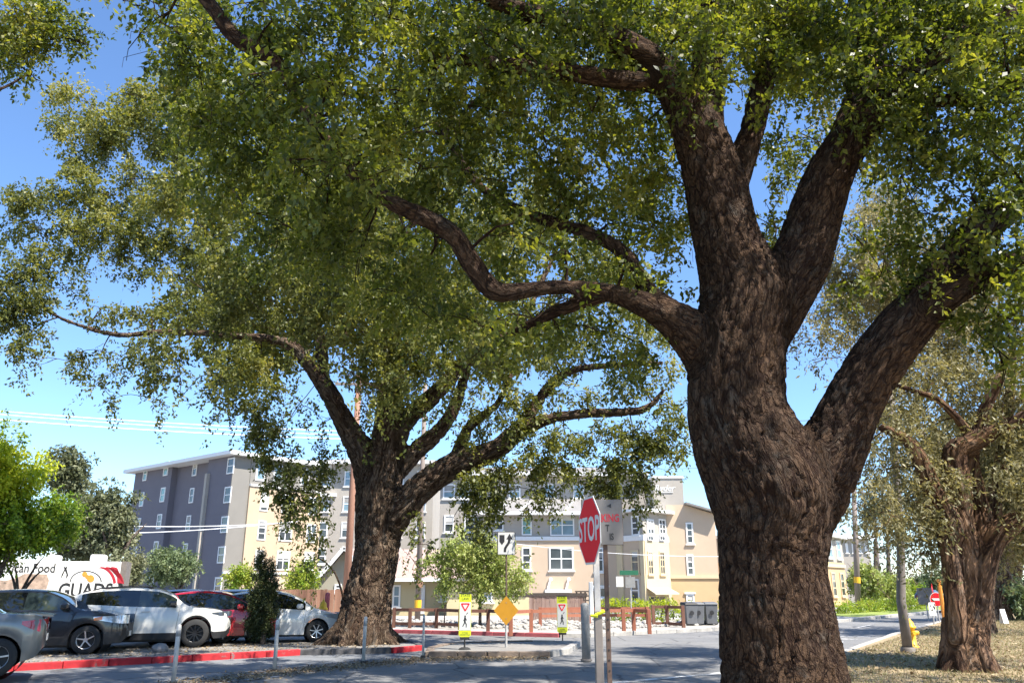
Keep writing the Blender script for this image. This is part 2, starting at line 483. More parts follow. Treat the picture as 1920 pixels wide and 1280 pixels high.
M['leaf_dead'] = leaf_mat('leaf_dead', [(0.13, 0.085, 0.045), (0.2, 0.135, 0.07), (0.28, 0.2, 0.11), (0.36, 0.27, 0.16), (0.44, 0.35, 0.22)], 0.1, tcol=(1.0, 1.0, 0.8))
M['grass_dry'] = leaf_mat('grass_dry', [(0.22, 0.18, 0.09), (0.3, 0.25, 0.12), (0.36, 0.3, 0.16), (0.24, 0.25, 0.09), (0.4, 0.34, 0.2)], 0.2, tcol=(1.0, 1.0, 0.7))
M['leaf_pine'] = leaf_mat('leaf_pine', [(0.025, 0.04, 0.02), (0.04, 0.06, 0.03), (0.06, 0.08, 0.04), (0.08, 0.10, 0.05), (0.10, 0.12, 0.06)], 0.2, tcol=(1.2, 1.2, 0.8))
M['purple'] = plain('purple', (0.158, 0.146, 0.166), 0.9, var=0.06, scale=0.6, bump=0.15, bscale=20)
M['wall_grey'] = plain('wall_grey', (0.38, 0.342, 0.292), 0.9, var=0.06, scale=0.6, bump=0.15, bscale=20)
M['wall_olive'] = plain('wall_olive', (0.215, 0.20, 0.175), 0.9, var=0.06, scale=0.6, bump=0.15, bscale=20)
M['tan'] = plain('tan', (0.50, 0.375, 0.25), 0.9, var=0.06, scale=0.6, bump=0.15, bscale=20)
M['tan_pink'] = plain('tan_pink', (0.54, 0.41, 0.29), 0.9, var=0.05, scale=0.6, bump=0.15, bscale=20)
M['orange_wall'] = plain('orange_wall', (0.58, 0.39, 0.21), 0.9, var=0.05, scale=0.6, bump=0.15, bscale=20)
M['cream'] = plain('cream', (0.62, 0.50, 0.315), 0.85, var=0.05, scale=0.6)
M['house_wall'] = plain('house_wall', (0.55, 0.46, 0.27), 0.85, var=0.05, scale=0.6)
M['house_gable'] = plain('house_gable', (0.33, 0.30, 0.23), 0.85, var=0.05, scale=0.6)
M['roof_pink'] = plain('roof_pink', (0.36, 0.26, 0.22), 0.9, var=0.15, scale=3, bump=0.3)
M['roof_grey'] = plain('roof_grey', (0.24, 0.225, 0.21), 0.9, var=0.15, scale=2, bump=0.3)
M['white'] = plain('white', (0.78, 0.77, 0.74), 0.6, var=0.05)
M['white_dirty'] = plain('white_dirty', (0.52, 0.51, 0.48), 0.7, var=0.15, scale=8)
M['black'] = plain('black', (0.018, 0.018, 0.02), 0.6, var=0.1)
M['rubber'] = plain('rubber', (0.022, 0.022, 0.022), 0.85, var=0.2, scale=10)
M['plastic_black'] = plain('plastic_black', (0.016, 0.016, 0.017), 0.6, var=0.1)
M['alloy'] = plain('alloy', (0.55, 0.55, 0.56), 0.35, metal=0.9, var=0.1)
M['alloy_dark'] = plain('alloy_dark', (0.025, 0.025, 0.027), 0.35, metal=0.6, var=0.1)
M['chrome'] = plain('chrome', (0.7, 0.7, 0.7), 0.15, metal=1.0, var=0.05)
M['lamp_red'] = plain('lamp_red', (0.35, 0.008, 0.02), 0.15, var=0.15, coat=1.0)
M['lamp_clear'] = plain('lamp_clear', (0.55, 0.57, 0.58), 0.12, metal=0.4, var=0.2, coat=1.0)
M['lamp_dark'] = plain('lamp_dark', (0.10, 0.11, 0.12), 0.12, metal=0.5, var=0.2, coat=1.0)
M['amber'] = plain('amber', (0.65, 0.16, 0.03), 0.25, var=0.1, coat=1.0)
M['car_glass'] = glass_mat('car_glass', (0.006, 0.008, 0.009), 0.02)
M['car_glass_pale'] = glass_mat('car_glass_pale', (0.022, 0.032, 0.031), 0.02)
M['pane_dark'] = glass_mat('pane_dark', (0.06, 0.07, 0.075), 0.08)
M['pane_teal'] = glass_mat('pane_teal', (0.16, 0.30, 0.28), 0.12)
M['pane_blue'] = glass_mat('pane_blue', (0.19, 0.28, 0.32), 0.12)
M['p_black'] = car_paint('p_black', (0.012, 0.013, 0.017), 0.2)
M['p_white'] = car_paint('p_white', (0.70, 0.70, 0.68), 0.0)
M['p_pearl'] = car_paint('p_pearl', (0.62, 0.61, 0.57), 0.0)
M['p_red'] = car_paint('p_red', (0.36, 0.007, 0.014), 0.1)
M['p_grey'] = car_paint('p_grey', (0.15, 0.155, 0.15), 0.55)
M['p_silver'] = car_paint('p_silver', (0.5, 0.51, 0.52), 0.5)
M['fence_wood'] = wood_mat('fence_wood', (0.12, 0.055, 0.035), (0.32, 0.17, 0.11))
M['fence_grey'] = wood_mat('fence_grey', (0.19, 0.115, 0.09), (0.36, 0.25, 0.21))
M['rail_wood'] = wood_mat('rail_wood', (0.26, 0.085, 0.05), (0.36, 0.14, 0.08))
M['rail_dark'] = wood_mat('rail_dark', (0.10, 0.045, 0.03), (0.19, 0.085, 0.055))
M['beam_dark'] = wood_mat('beam_dark', (0.05, 0.038, 0.032), (0.09, 0.07, 0.06))
M['pole_wood'] = wood_mat('pole_wood', (0.26, 0.13, 0.085), (0.36, 0.19, 0.13))
M['pole_grey'] = wood_mat('pole_grey', (0.20, 0.16, 0.14), (0.27, 0.22, 0.19))
M['steel'] = plain('steel', (0.26, 0.26, 0.255), 0.6, metal=0.2, var=0.2, scale=9)
M['steel_white'] = plain('steel_white', (0.40, 0.39, 0.375), 0.6, metal=0.1, var=0.2, scale=9)
M['steel_rust'] = plain('steel_rust', (0.13, 0.085, 0.065), 0.7, metal=0.3, var=0.35, scale=12)
M['lamp_steel'] = plain('lamp_steel', (0.19, 0.165, 0.145), 0.7, metal=0.1, var=0.2, scale=4)
M['sign_red'] = plain('sign_red', (0.80, 0.009, 0.018), 0.6, var=0.06, scale=5, spec=.2)
M['sign_white'] = plain('sign_white', (0.62, 0.61, 0.58), 0.5, var=0.08, scale=7)
M['sign_grey'] = plain('sign_grey', (0.15, 0.142, 0.136), 0.5, var=0.1, scale=7)
M['sign_yellow'] = plain('sign_yellow', (0.48, 0.225, 0.008), 0.55, var=0.08, scale=5)
M['sign_lime'] = plain('sign_lime', (0.56, 0.62, 0.02), 0.5, var=0.06, scale=5)
M['sign_green'] = plain('sign_green', (0.02, 0.13, 0.07), 0.5, var=0.1, scale=5)
M['ink'] = plain('ink', (0.02, 0.02, 0.022), 0.6, var=0.1)
M['ink_red'] = plain('ink_red', (0.42, 0.015, 0.03), 0.6, var=0.1)
M['hydrant'] = plain('hydrant', (0.75, 0.42, 0.02), 0.5, var=0.1, scale=6)
M['orange'] = plain('orange', (0.75, 0.28, 0.04), 0.6, var=0.2, scale=9)
M['bin_grey'] = plain('bin_grey', (0.12, 0.125, 0.135), 0.6, var=0.1, scale=5)
M['sepia'] = plain('sepia', (0.40, 0.29, 0.22), 0.8, var=0.5, scale=4)
M['wire'] = plain('wire', (0.86, 0.87, 0.88), 0.7, var=0.1)
M['wire_dark'] = plain('wire_dark', (0.06, 0.06, 0.06), 0.6, var=0.1)

M['blind'] = plain('blind', (0.55, 0.53, 0.48), 0.8, var=0.1, scale=2)
M['curtain'] = plain('curtain', (0.30, 0.29, 0.27), 0.9, var=0.15, scale=3)
# ------------------------------------------------------------------ ground, road, kerbs
def sheet(name, poly, z, mat, kind='structure'):
    o = MB().add([(x, y, z) for x, y in poly], [tuple(range(len(poly)))]).build(name, mat)
    if o.data.polygons[0].normal.z < 0: o.data.flip_normals()
    o["kind"] = kind
    return o

sheet('ground', [(-900, -300), (900, -300), (900, 1600), (-900, 1600)], -0.03, M['dirt'])
# main road and the crossing, seen from the verge
VERGE = [(-0.6, 5.5), (0.2, 8.0), (2.4, 11.6), (3.9, 14.2), (8.6, 21.5), (13.0, 28.5), (20.0, 39.0), (50.0, 84.0), (110, 174)]
FARK = [(-60, 52), (-14, 35.6), (-4.0, 30.9), (1.6, 28.4), (2.6, 28.5), (7.8, 32.6), (16.2, 40.9), (27.0, 53.9), (57, 90), (120, 166)]
road_poly = [(-70, -30), (30, -30), (130, 60), (130, 178), (120, 168)] + [(-70, 60)]
sheet('road', [(-70, -30), (60, -30), (140, 180), (-70, 180)], 0.0, M['asphalt'])
LANE = [(-30, 2.0), (-10.03, 17.0), (-5.28, 20.95), (-3.0, 21.5), (-2.1, 22.6), (-2.05, 20.25), (-3.3, 18.5), (-4.8, 16.7), (-6.0, 14.3), (-14, 4), (-26, -8)]
sheet('lane', LANE, 0.004, M['lane'])

def kerb_run(parent, pts, mat_fn, w=0.17, h=0.14, seg=0.9, z0=-0.02, gap=0.012, seed=1):
    rr = random.Random(seed)
    pts = [Vector((p[0], p[1], 0)) for p in pts]
    k = 0
    for a, b in zip(pts[:-1], pts[1:]):
        L = (b - a).length
        n = max(1, round(L / seg))
        d = (b - a) / n
        for i in range(n):
            p = a + d * i; q = a + d * (i + 1)
            t = d.normalized()
            p = p + t * gap / 2; q = q - t * gap / 2
            dz = rr.uniform(-0.008, 0.008)
            m = MB().bar(p + Vector((0, 0, (z0 + h) / 2 + dz)), q + Vector((0, 0, (z0 + h) / 2 + dz)), w + rr.uniform(-.01, .01), h - z0)
            m.build('kerb_stone', mat_fn(p), parent, bevel=0.012)
            k += 1

# raised parking strip on the left
LOT = [(-46, -6), (-16.2, 12.0), (-10.03, 17.1), (-5.28, 21.0), (-3.1, 21.65), (-2.45, 22.6), (-2.9, 24.4), (-6.0, 29.0), (-12, 33), (-60, 47), (-60, -6)]
lot = sheet('parking_lot', LOT, 0.12, M['lot'])
def lot_kerb(p):
    if p.x < -5.6: return M['red_paint']
    if -3.4 < p.x < -2.2 and p.y < 22.4: return M['red_paint']
    return M['kerb_black']
kerb_run(lot, [(-16.2, 12.0), (-10.03, 17.1), (-5.28, 21.0), (-3.1, 21.65), (-2.45, 22.6), (-2.9, 24.4), (-6.0, 29.0)], lot_kerb, seg=0.85, seed=3)

# traffic island
ISL = [(-2.0, 20.45), (-0.6, 20.3), (0.9, 20.55), (1.35, 21.4), (1.9, 24.3), (0.6, 24.6), (-1.6, 23.9), (-2.1, 22.0)]
isl = sheet('traffic_island', ISL, 0.105, M['lot'])
kerb_run(isl, ISL + ISL[:1], lambda p: M['kerb_old'] if p.x < 0.6 else M['kerb'], seg=0.75, h=0.135, w=0.2, seed=5)

# far corner: pavement, gravel bed and its red painted kerb
PAVE = FARK + [(112, 173), (50, 96.5), (20, 60.5), (9, 49), (-6, 46), (-18, 40), (-60, 57)]
pav = sheet('far_pavement', PAVE, 0.11, M['concrete'])
kerb_run(pav, FARK[1:8], lambda p: M['red_faded'] if -9 < p.x < 1.0 else M['kerb'], seg=1.2, h=0.135, seed=8)
GRAV = [(-3.6, 32.6), (1.8, 30.4), (3.0, 30.6), (9.0, 35.2), (10.5, 39.5), (6, 44), (-6, 44), (-9, 36.5)]
grv = sheet('gravel_bed', GRAV, 0.116, M['gravel'])
LAWN = [(18.5, 44.5), (30, 58.5), (60, 95), (57, 98), (26, 60), (16.5, 47)]
sheet('lawn', LAWN, 0.116, plain('lawn_green', (0.22, 0.27, 0.05), 0.9, var=0.3, scale=3, bump=0.6))

# near verge with the tree row
verge_poly = VERGE + [(150, 174), (60, -30), (-10, -30), (-10, -12)]
ver = sheet('verge', verge_poly, 0.10, M['soil'])
kerb_run(ver, VERGE[:8], lambda p: M['kerb'], seg=1.5, h=0.125, seed=11)
PATH = [(9.9, 14.5), (13.5, 20.2), (21.2, 32.8), (33, 50), (60, 90), (62, 89), (35, 49.0), (23.2, 31.8), (15.3, 19.2), (11.7, 13.5)]
pth = sheet('path', PATH, 0.106, M['concrete'])
for sgn, (a, b) in ((0, ((9.86, 14.5), (13.46, 20.3))), (1, ((13.46, 20.3), (21.2, 32.9))), (2, ((21.2, 32.9), (33, 50.1)))):
    kerb_run(pth, [a, b], lambda p: M['brick_red'], seg=0.6, h=0.16, z0=0.08, w=0.12, seed=20 + sgn)

# painted lines
def line(a, b, w, z, parent):
    a = Vector((a[0], a[1], z)); b = Vector((b[0], b[1], z))
    r = (b - a).normalized().cross(Vector((0, 0, 1))) * (w / 2)
    o = MB().add([a - r, b - r, b + r, a + r], [(0, 1, 2, 3)]).build('road_marking', M['line_paint'], parent)
    if o.data.polygons[0].normal.z < 0: o.data.flip_normals()
    return o
road_o = bpy.data.objects['road']
line((1.55, 14.9), (4.9, 17.3), 0.22, 0.005, road_o)
for k in range(5):
    x0 = 6.2 + k * 1.0; y0 = 24.4 + k * 1.35
    line((x0, y0), (x0 + 2.0, y0 - 1.15), 0.30, 0.005, road_o)
for k in range(6):
    a = (9.2 + 5.2 * k, 27.5 + 7.6 * k)
    line(a, (a[0] + 1.7, a[1] + 2.5), 0.12, 0.005, road_o)
line((-8.5, 10.5), (-4.4, 16.1), 0.1, 0.008, road_o)

# loose stones in the gravel bed: real pebbles, one mass
def blob_stones(name, n, sampler, smin, smax, mat, seed, parent=None, kind='stuff', **k):
    rr = random.Random(seed)
    base = MB()
    bm = bmesh.new(); bmesh.ops.create_icosphere(bm, subdivisions=1, radius=1.0)
    iv = [v.co.copy() for v in bm.verts]; jf = [tuple(v.index for v in f.verts) for f in bm.faces]; bm.free()
    for i in range(n):
        x, y, z = sampler(rr)
        s = rr.uniform(smin, smax)
        sx, sy, sz = s * rr.uniform(.7, 1.3), s * rr.uniform(.7, 1.3), s * rr.uniform(.45, .8)
        a = rr.uniform(0, 6.28); ca, sa = math.cos(a), math.sin(a)
        vs = []
        for p in iv:
            q = Vector((p.x * sx, p.y * sy, p.z * sz)) * rr.uniform(.85, 1.1)
            vs.append((x + q.x * ca - q.y * sa, y + q.x * sa + q.y * ca, z + q.z + sz * .5))
        base.add(vs, jf)
    o = base.build(name, mat, parent)
    o["kind"] = kind
    if k: setp(o, **k)
    return o

def in_poly(x, y, poly):
    c = False
    for i in range(len(poly)):
        x1, y1 = poly[i]; x2, y2 = poly[i - 1]
        if (y1 > y) != (y2 > y) and x < (x2 - x1) * (y - y1) / (y2 - y1) + x1: c = not c
    return c

def poly_sampler(poly, z):
    xs = [p[0] for p in poly]; ys = [p[1] for p in poly]
    def f(rr):
        while True:
            x, y = rr.uniform(min(xs), max(xs)), rr.uniform(min(ys), max(ys))
            if in_poly(x, y, poly): return x, y, z
    return f
so = blob_stones('gravel', 1500, poly_sampler([(-3.2, 32.6), (1.8, 30.6), (3.0, 30.8), (8.6, 35.2), (8, 39), (-6, 40), (-8, 36.5)], 0.11), 0.05, 0.16, M['rock'], 4,
                 label='pale river stones covering the bed by the rail fence', cat='gravel')

# fallen leaves: real little faces
def litter(name, n, sampler, size, mat, seed, **k):
    g = np.random.default_rng(seed); rr = random.Random(seed)
    P = np.array([sampler(rr) for _ in range(n)])
    P[:, 2] += g.uniform(0.004, 0.03, n)
    a = g.uniform(0, 2 * np.pi, n); L = g.uniform(.6, 1.3, n)[:, None] * size
    ax = np.stack([np.cos(a), np.sin(a), g.normal(0, .25, n)], 1); sd = np.stack([-np.sin(a), np.cos(a), g.normal(0, .35, n)], 1)
    co = np.stack([P, P + ax * L * .5 + sd * L * .25, P + ax * L, P + ax * L * .5 - sd * L * .25], 1).reshape(-1, 3)
    me = np_mesh(name, co, np.arange(4 * n).reshape(n, 4), mat, face_attr=g.random(n))
    o = link(name, me); o["kind"] = 'stuff'
    setp(o, **k)
    return o
def band(pts, w, z):
    pts = [Vector((p[0], p[1], 0)) for p in pts]
    L = [0]
    for a, b in zip(pts[:-1], pts[1:]): L.append(L[-1] + (b - a).length)
    def f(rr):
        s = rr.uniform(0, L[-1])
        i = max(j for j in range(len(L) - 1) if L[j] <= s)
        t = (s - L[i]) / (L[i + 1] - L[i])
        p = pts[i].lerp(pts[i + 1], t); d = (pts[i + 1] - pts[i]).normalized()
        q = p + Vector((-d.y, d.x, 0)) * rr.gauss(0, w)
        return q.x, q.y, z
    return f
litter('leaf_litter', 9000, band([(-7.4, 11.2), (-5.75, 14.4), (-4.6, 16.7), (-3.1, 18.5), (-1.9, 19.9), (0.9, 20.1)], 0.36, 0.006), 0.06, M['leaf_dead'], 31,
       label='brown fallen leaves gathered along the white posts and the island kerb', cat='leaf litter')
litter('leaf_litter', 8000, poly_sampler([(4.5, 14.8), (9, 21.6), (13.4, 28.4), (20.4, 38.8), (24, 38), (16, 24), (12, 15), (8, 12)], 0.104), 0.09, M['leaf_dead'], 32,
       label='brown fallen leaves scattered over the dry verge under the right-hand trees', cat='leaf litter')
litter('leaf_litter', 2500, poly_sampler([(-14, 14.2), (-10, 17.4), (-5.3, 21.3), (-3.2, 21.9), (-3.4, 24), (-8.5, 23), (-14, 18)], 0.124), 0.07, M['leaf_dead'], 33,
       label='thin scatter of fallen leaves on the parking strip behind the red kerb', cat='leaf litter')

def grass(name, n, sampler, h, mat, seed, **k):
    g = np.random.default_rng(seed); rr = random.Random(seed)
    P = np.array([sampler(rr) for _ in range(n)])
    a = g.uniform(0, 2 * np.pi, n); H = g.uniform(.4, 1.2, n)[:, None] * h
    w = np.stack([np.cos(a), np.sin(a), 0 * a], 1) * 0.007
    tip = P + np.stack([g.normal(0, .5, n), g.normal(0, .5, n), np.ones(n)], 1) * H
    co = np.stack([P - w, P + w, tip], 1).reshape(-1, 3)
    me = np_mesh(name, co, np.arange(3 * n).reshape(n, 3), mat, face_attr=g.random(n))
    o = link(name, me); o["kind"] = 'stuff'; setp(o, **k); return o
grass('dry_grass', 30000, poly_sampler([(4.5, 14.8), (9, 21.6), (13.4, 28.4), (24, 43), (26, 42), (15, 24), (11, 15), (7, 12)], 0.10), 0.07, M['grass_dry'], 41,
      label='short straw-coloured dry grass on the verge beside the road', cat='grass')
# ------------------------------------------------------------------ trees
def catmull(nodes, sub=5):
    """nodes: list of (Vector, r) -> smooth list"""
    P = [n[0] for n in nodes]; R = [n[1] for n in nodes]
    out = []
    for i in range(len(P) - 1):
        p0 = P[max(i - 1, 0)]; p1 = P[i]; p2 = P[i + 1]; p3 = P[min(i + 2, len(P) - 1)]
        for k in range(sub):
            t = k / sub
            q = 0.5 * ((2 * p1) + (p2 - p0) * t + (2 * p0 - 5 * p1 + 4 * p2 - p3) * t * t + (3 * p1 - p0 - 3 * p2 + p3) * t ** 3)
            out.append((q, R[i] + (R[i + 1] - R[i]) * t))
    out.append((P[-1], R[-1]))
    return out

def limb(*nodes):
    """nodes (px, py, depth, radius)"""
    return [(at(a, b, y), r) for a, b, y, r in nodes]

def wooden_body(limbs, voxel, plate=(7.0, 2.0), amp=0.035, fbm=0.03, seed=0.0, nseg=18):
    """limbs fused into one continuous skin, with furrowed bark plates in relief"""
    mb = MB()
    segs = []
    for lb in limbs:
        s = catmull(lb)
        mb.tube([p for p, r in s], [r for p, r in s], nseg)
        acc = 0.0
        for (p, r), (q, r2) in zip(s[:-1], s[1:]):
            L = (q - p).length
            if L < 1e-5: continue
            segs.append((p, q, r, r2, acc)); acc += L
    me = mb.mesh('raw', None)
    ob = link('raw', me)
    md = ob.modifiers.new('r', 'REMESH'); md.mode = 'VOXEL'; md.voxel_size = voxel
    dg = bpy.context.evaluated_depsgraph_get()
    m2 = bpy.data.meshes.new_from_object(ob.evaluated_get(dg))
    bpy.data.objects.remove(ob); bpy.data.meshes.remove(me)
    n = len(m2.vertices)
    co = np.empty(n * 3, np.float32); m2.vertices.foreach_get('co', co); co = co.reshape(-1, 3).astype(np.float64)
    nf = len(m2.polygons)
    lt = np.empty(nf, np.int32); m2.polygons.foreach_get('loop_total', lt)
    ls = np.empty(nf, np.int32); m2.polygons.foreach_get('loop_start', ls)
    vi = np.empty(len(m2.loops), np.int32); m2.loops.foreach_get('vertex_index', vi)
    ok = lt == 4
    quads = vi[(ls[ok][:, None] + np.arange(4)[None, :])]
    bpy.data.meshes.remove(m2)
    # laplacian smoothing of the voxel steps
    for _ in range(4):
        acc = np.zeros_like(co); cnt = np.zeros(n)
        for a, b in ((0, 1), (1, 2), (2, 3), (3, 0)):
            np.add.at(acc, quads[:, a], co[quads[:, b]]); np.add.at(acc, quads[:, b], co[quads[:, a]])
            np.add.at(cnt, quads[:, a], 1); np.add.at(cnt, quads[:, b], 1)
        co = co * 0.45 + (acc / np.maximum(cnt, 1)[:, None]) * 0.55
    d1 = co[quads[:, 2]] - co[quads[:, 0]]; d2 = co[quads[:, 3]] - co[quads[:, 1]]
    fn = np.cross(d1, d2)
    vn = np.zeros_like(co)
    for a in range(4): np.add.at(vn, quads[:, a], fn)
    vn /= np.maximum(np.linalg.norm(vn, axis=1), 1e-9)[:, None]
    # nearest limb segment: distance along and direction around
    A = np.array([s[0] for s in segs]); B = np.array([s[1] for s in segs])
    R = np.array([(s[2] + s[3]) / 2 for s in segs]); AC = np.array([s[4] for s in segs])
    D = B - A; LL = (D ** 2).sum(1); LN = np.sqrt(LL)
    best = np.full(n, 1e9); bi = np.zeros(n, int); bt = np.zeros(n)
    for i in range(len(segs)):
        t = np.clip(((co - A[i]) @ D[i]) / LL[i], 0, 1)
        q = A[i] + t[:, None] * D[i]
        ds = np.linalg.norm(co - q, axis=1) / max(R[i], 0.05)
        u = ds < best
        best[u] = ds[u]; bi[u] = i; bt[u] = t[u]
    along = AC[bi] + bt * LN[bi]
    rel = co - (A[bi] + bt[:, None] * D[bi])
    dirn = D[bi] / LN[bi][:, None]
    # frame around the limb, referred to a fixed side so that neighbours agree
    ref = np.tile(np.array([0.31, -0.95, 0.05]), (n, 1))
    e1 = ref - (ref * dirn).sum(1)[:, None] * dirn
    e1 /= np.maximum(np.linalg.norm(e1, axis=1), 1e-6)[:, None]
    e2 = np.cross(dirn, e1)
    bx = (rel * e1).sum(1); by = (rel * e2).sum(1)
    st = plate[1] / plate[0]
    bark = np.stack([bx, by, along * st], 1)
    # even out the jumps between neighbouring limb segments
    for _ in range(14):
        acc = np.zeros_like(bark); cnt = np.zeros(n)
        for a, b in ((0, 1), (1, 2), (2, 3), (3, 0)):
            np.add.at(acc, quads[:, a], bark[quads[:, b]]); np.add.at(acc, quads[:, b], bark[quads[:, a]])
            np.add.at(cnt, quads[:, a], 1); np.add.at(cnt, quads[:, b], 1)
        bark = bark * 0.4 + (acc / np.maximum(cnt, 1)[:, None]) * 0.6
    rr = R[bi]
    disp = np.zeros(n)
    ns = mnoise
    for i in range(n):
        p = bark[i]
        v = Vector((p[0] * plate[0] + seed, p[1] * plate[0], p[2] * plate[0]))
        w = ns.noise_vector(v * 0.7) * 0.32
        q = v + w
        r1 = min(1.0, abs(ns.noise(q)) / 0.13); r2 = min(1.0, abs(ns.noise(q * 2.1)) / 0.16)
        c = r1 * (0.5 + 0.5 * r2) + 0.12 * ns.noise(q * 4.1)
        f = ns.fractal(Vector((p[0] * 2.2 + seed, p[1] * 2.2, p[2] * 3.0)), 0.9, 2.0, 4)
        disp[i] = amp * (c - 0.6) + fbm * f
    sc = np.clip(rr / 0.4, 0.12, 1.0)
    co = co + vn * (disp * sc)[:, None]
    return co, quads, bark, segs

def twig_tubes(paths, n=5):
    """thin branches: list of (pts, radii) -> arrays"""
    C, Q, Bk = [], [], []
    off = 0
    for pts, rad in paths:
        pts = np.asarray(pts, float); k = len(pts)
        d = np.gradient(pts, axis=0); d /= np.maximum(np.linalg.norm(d, axis=1), 1e-9)[:, None]
        a = np.cross(d, [0.13, 0.21, 0.97]); a /= np.maximum(np.linalg.norm(a, axis=1), 1e-9)[:, None]
        b = np.cross(d, a)
        th = np.arange(n) * 2 * np.pi / n
        ring = pts[:, None, :] + (a[:, None, :] * np.cos(th)[None, :, None] + b[:, None, :] * np.sin(th)[None, :, None]) * np.asarray(rad)[:, None, None]
        C.append(ring.reshape(-1, 3))
        s = np.concatenate([[0], np.cumsum(np.linalg.norm(np.diff(pts, axis=0), axis=1))])
        bk = np.stack([np.cos(th)[None, :] * np.asarray(rad)[:, None], np.sin(th)[None, :] * np.asarray(rad)[:, None], np.repeat(s[:, None], n, 1) * .3], 2)
        Bk.append(bk.reshape(-1, 3))
        i = np.arange(k - 1)[:, None] * n; j = np.arange(n)[None, :]; j2 = (j + 1) % n
        Q.append(np.stack([i + j, i + j2, i + n + j2, i + n + j], 2).reshape(-1, 4) + off)
        off += k * n
    return np.concatenate(C), np.concatenate(Q), np.concatenate(Bk)

def branch_net(segs, blobs, g, r0=0.035, inner=3, sag=0.12):
    """from the limbs to every leafy clump, and on into it"""
    S = np.array([s[0] for s in segs]); SR = np.array([s[2] for s in segs])
    paths = []
    order = np.argsort([np.min(np.linalg.norm(S - np.array(b[0]), axis=1)) for b in blobs])
    nodes = [tuple(p) for p in S]; NR = list(SR)
    for oi in order:
        c, r = np.array(blobs[oi][0], float), np.array(blobs[oi][1], float)
        N = np.array(nodes)
        dv = np.linalg.norm(N - c, axis=1) + 0.6 * np.maximum(0, N[:, 2] - c[2])
        i = int(np.argmin(dv)); p = N[i]
        L = np.linalg.norm(c - p)
        k = max(4, min(9, int(L / 0.35) + 3))
        t = np.linspace(0, 1, k)
        jit = np.cumsum(g.normal(0, 0.045 * L / k ** .5 + .01, (k, 3)), axis=0); jit -= t[:, None] * jit[-1]
        pts = p + (c - p) * t[:, None] + jit
        pts[:, 2] += np.sin(t * np.pi) * L * sag
        ra = min(NR[i] * 0.7, r0 * (0.6 + 0.35 * L)); rb = max(0.010, ra * 0.45)
        rad = ra + (rb - ra) * t
        paths.append((pts, rad))
        for q, w in zip(pts[1:], rad[1:]): nodes.append(tuple(q)); NR.append(w)
        for _ in range(inner):
            e = c + g.normal(0, 1, 3) * r * 0.55
            s0 = pts[g.integers(max(1, k - 3), k)]
            m = (s0 + e) / 2 + g.normal(0, .1, 3) * r
            e2 = e + np.array([0, 0, -1.0]) * r[2] * g.uniform(.1, .5)
            paths.append((np.array([s0, (s0 + m) / 2 + (0, 0, .03), m, (m + e) / 2, e, e2]), np.linspace(rb * .8, 0.004, 6)))
    return paths

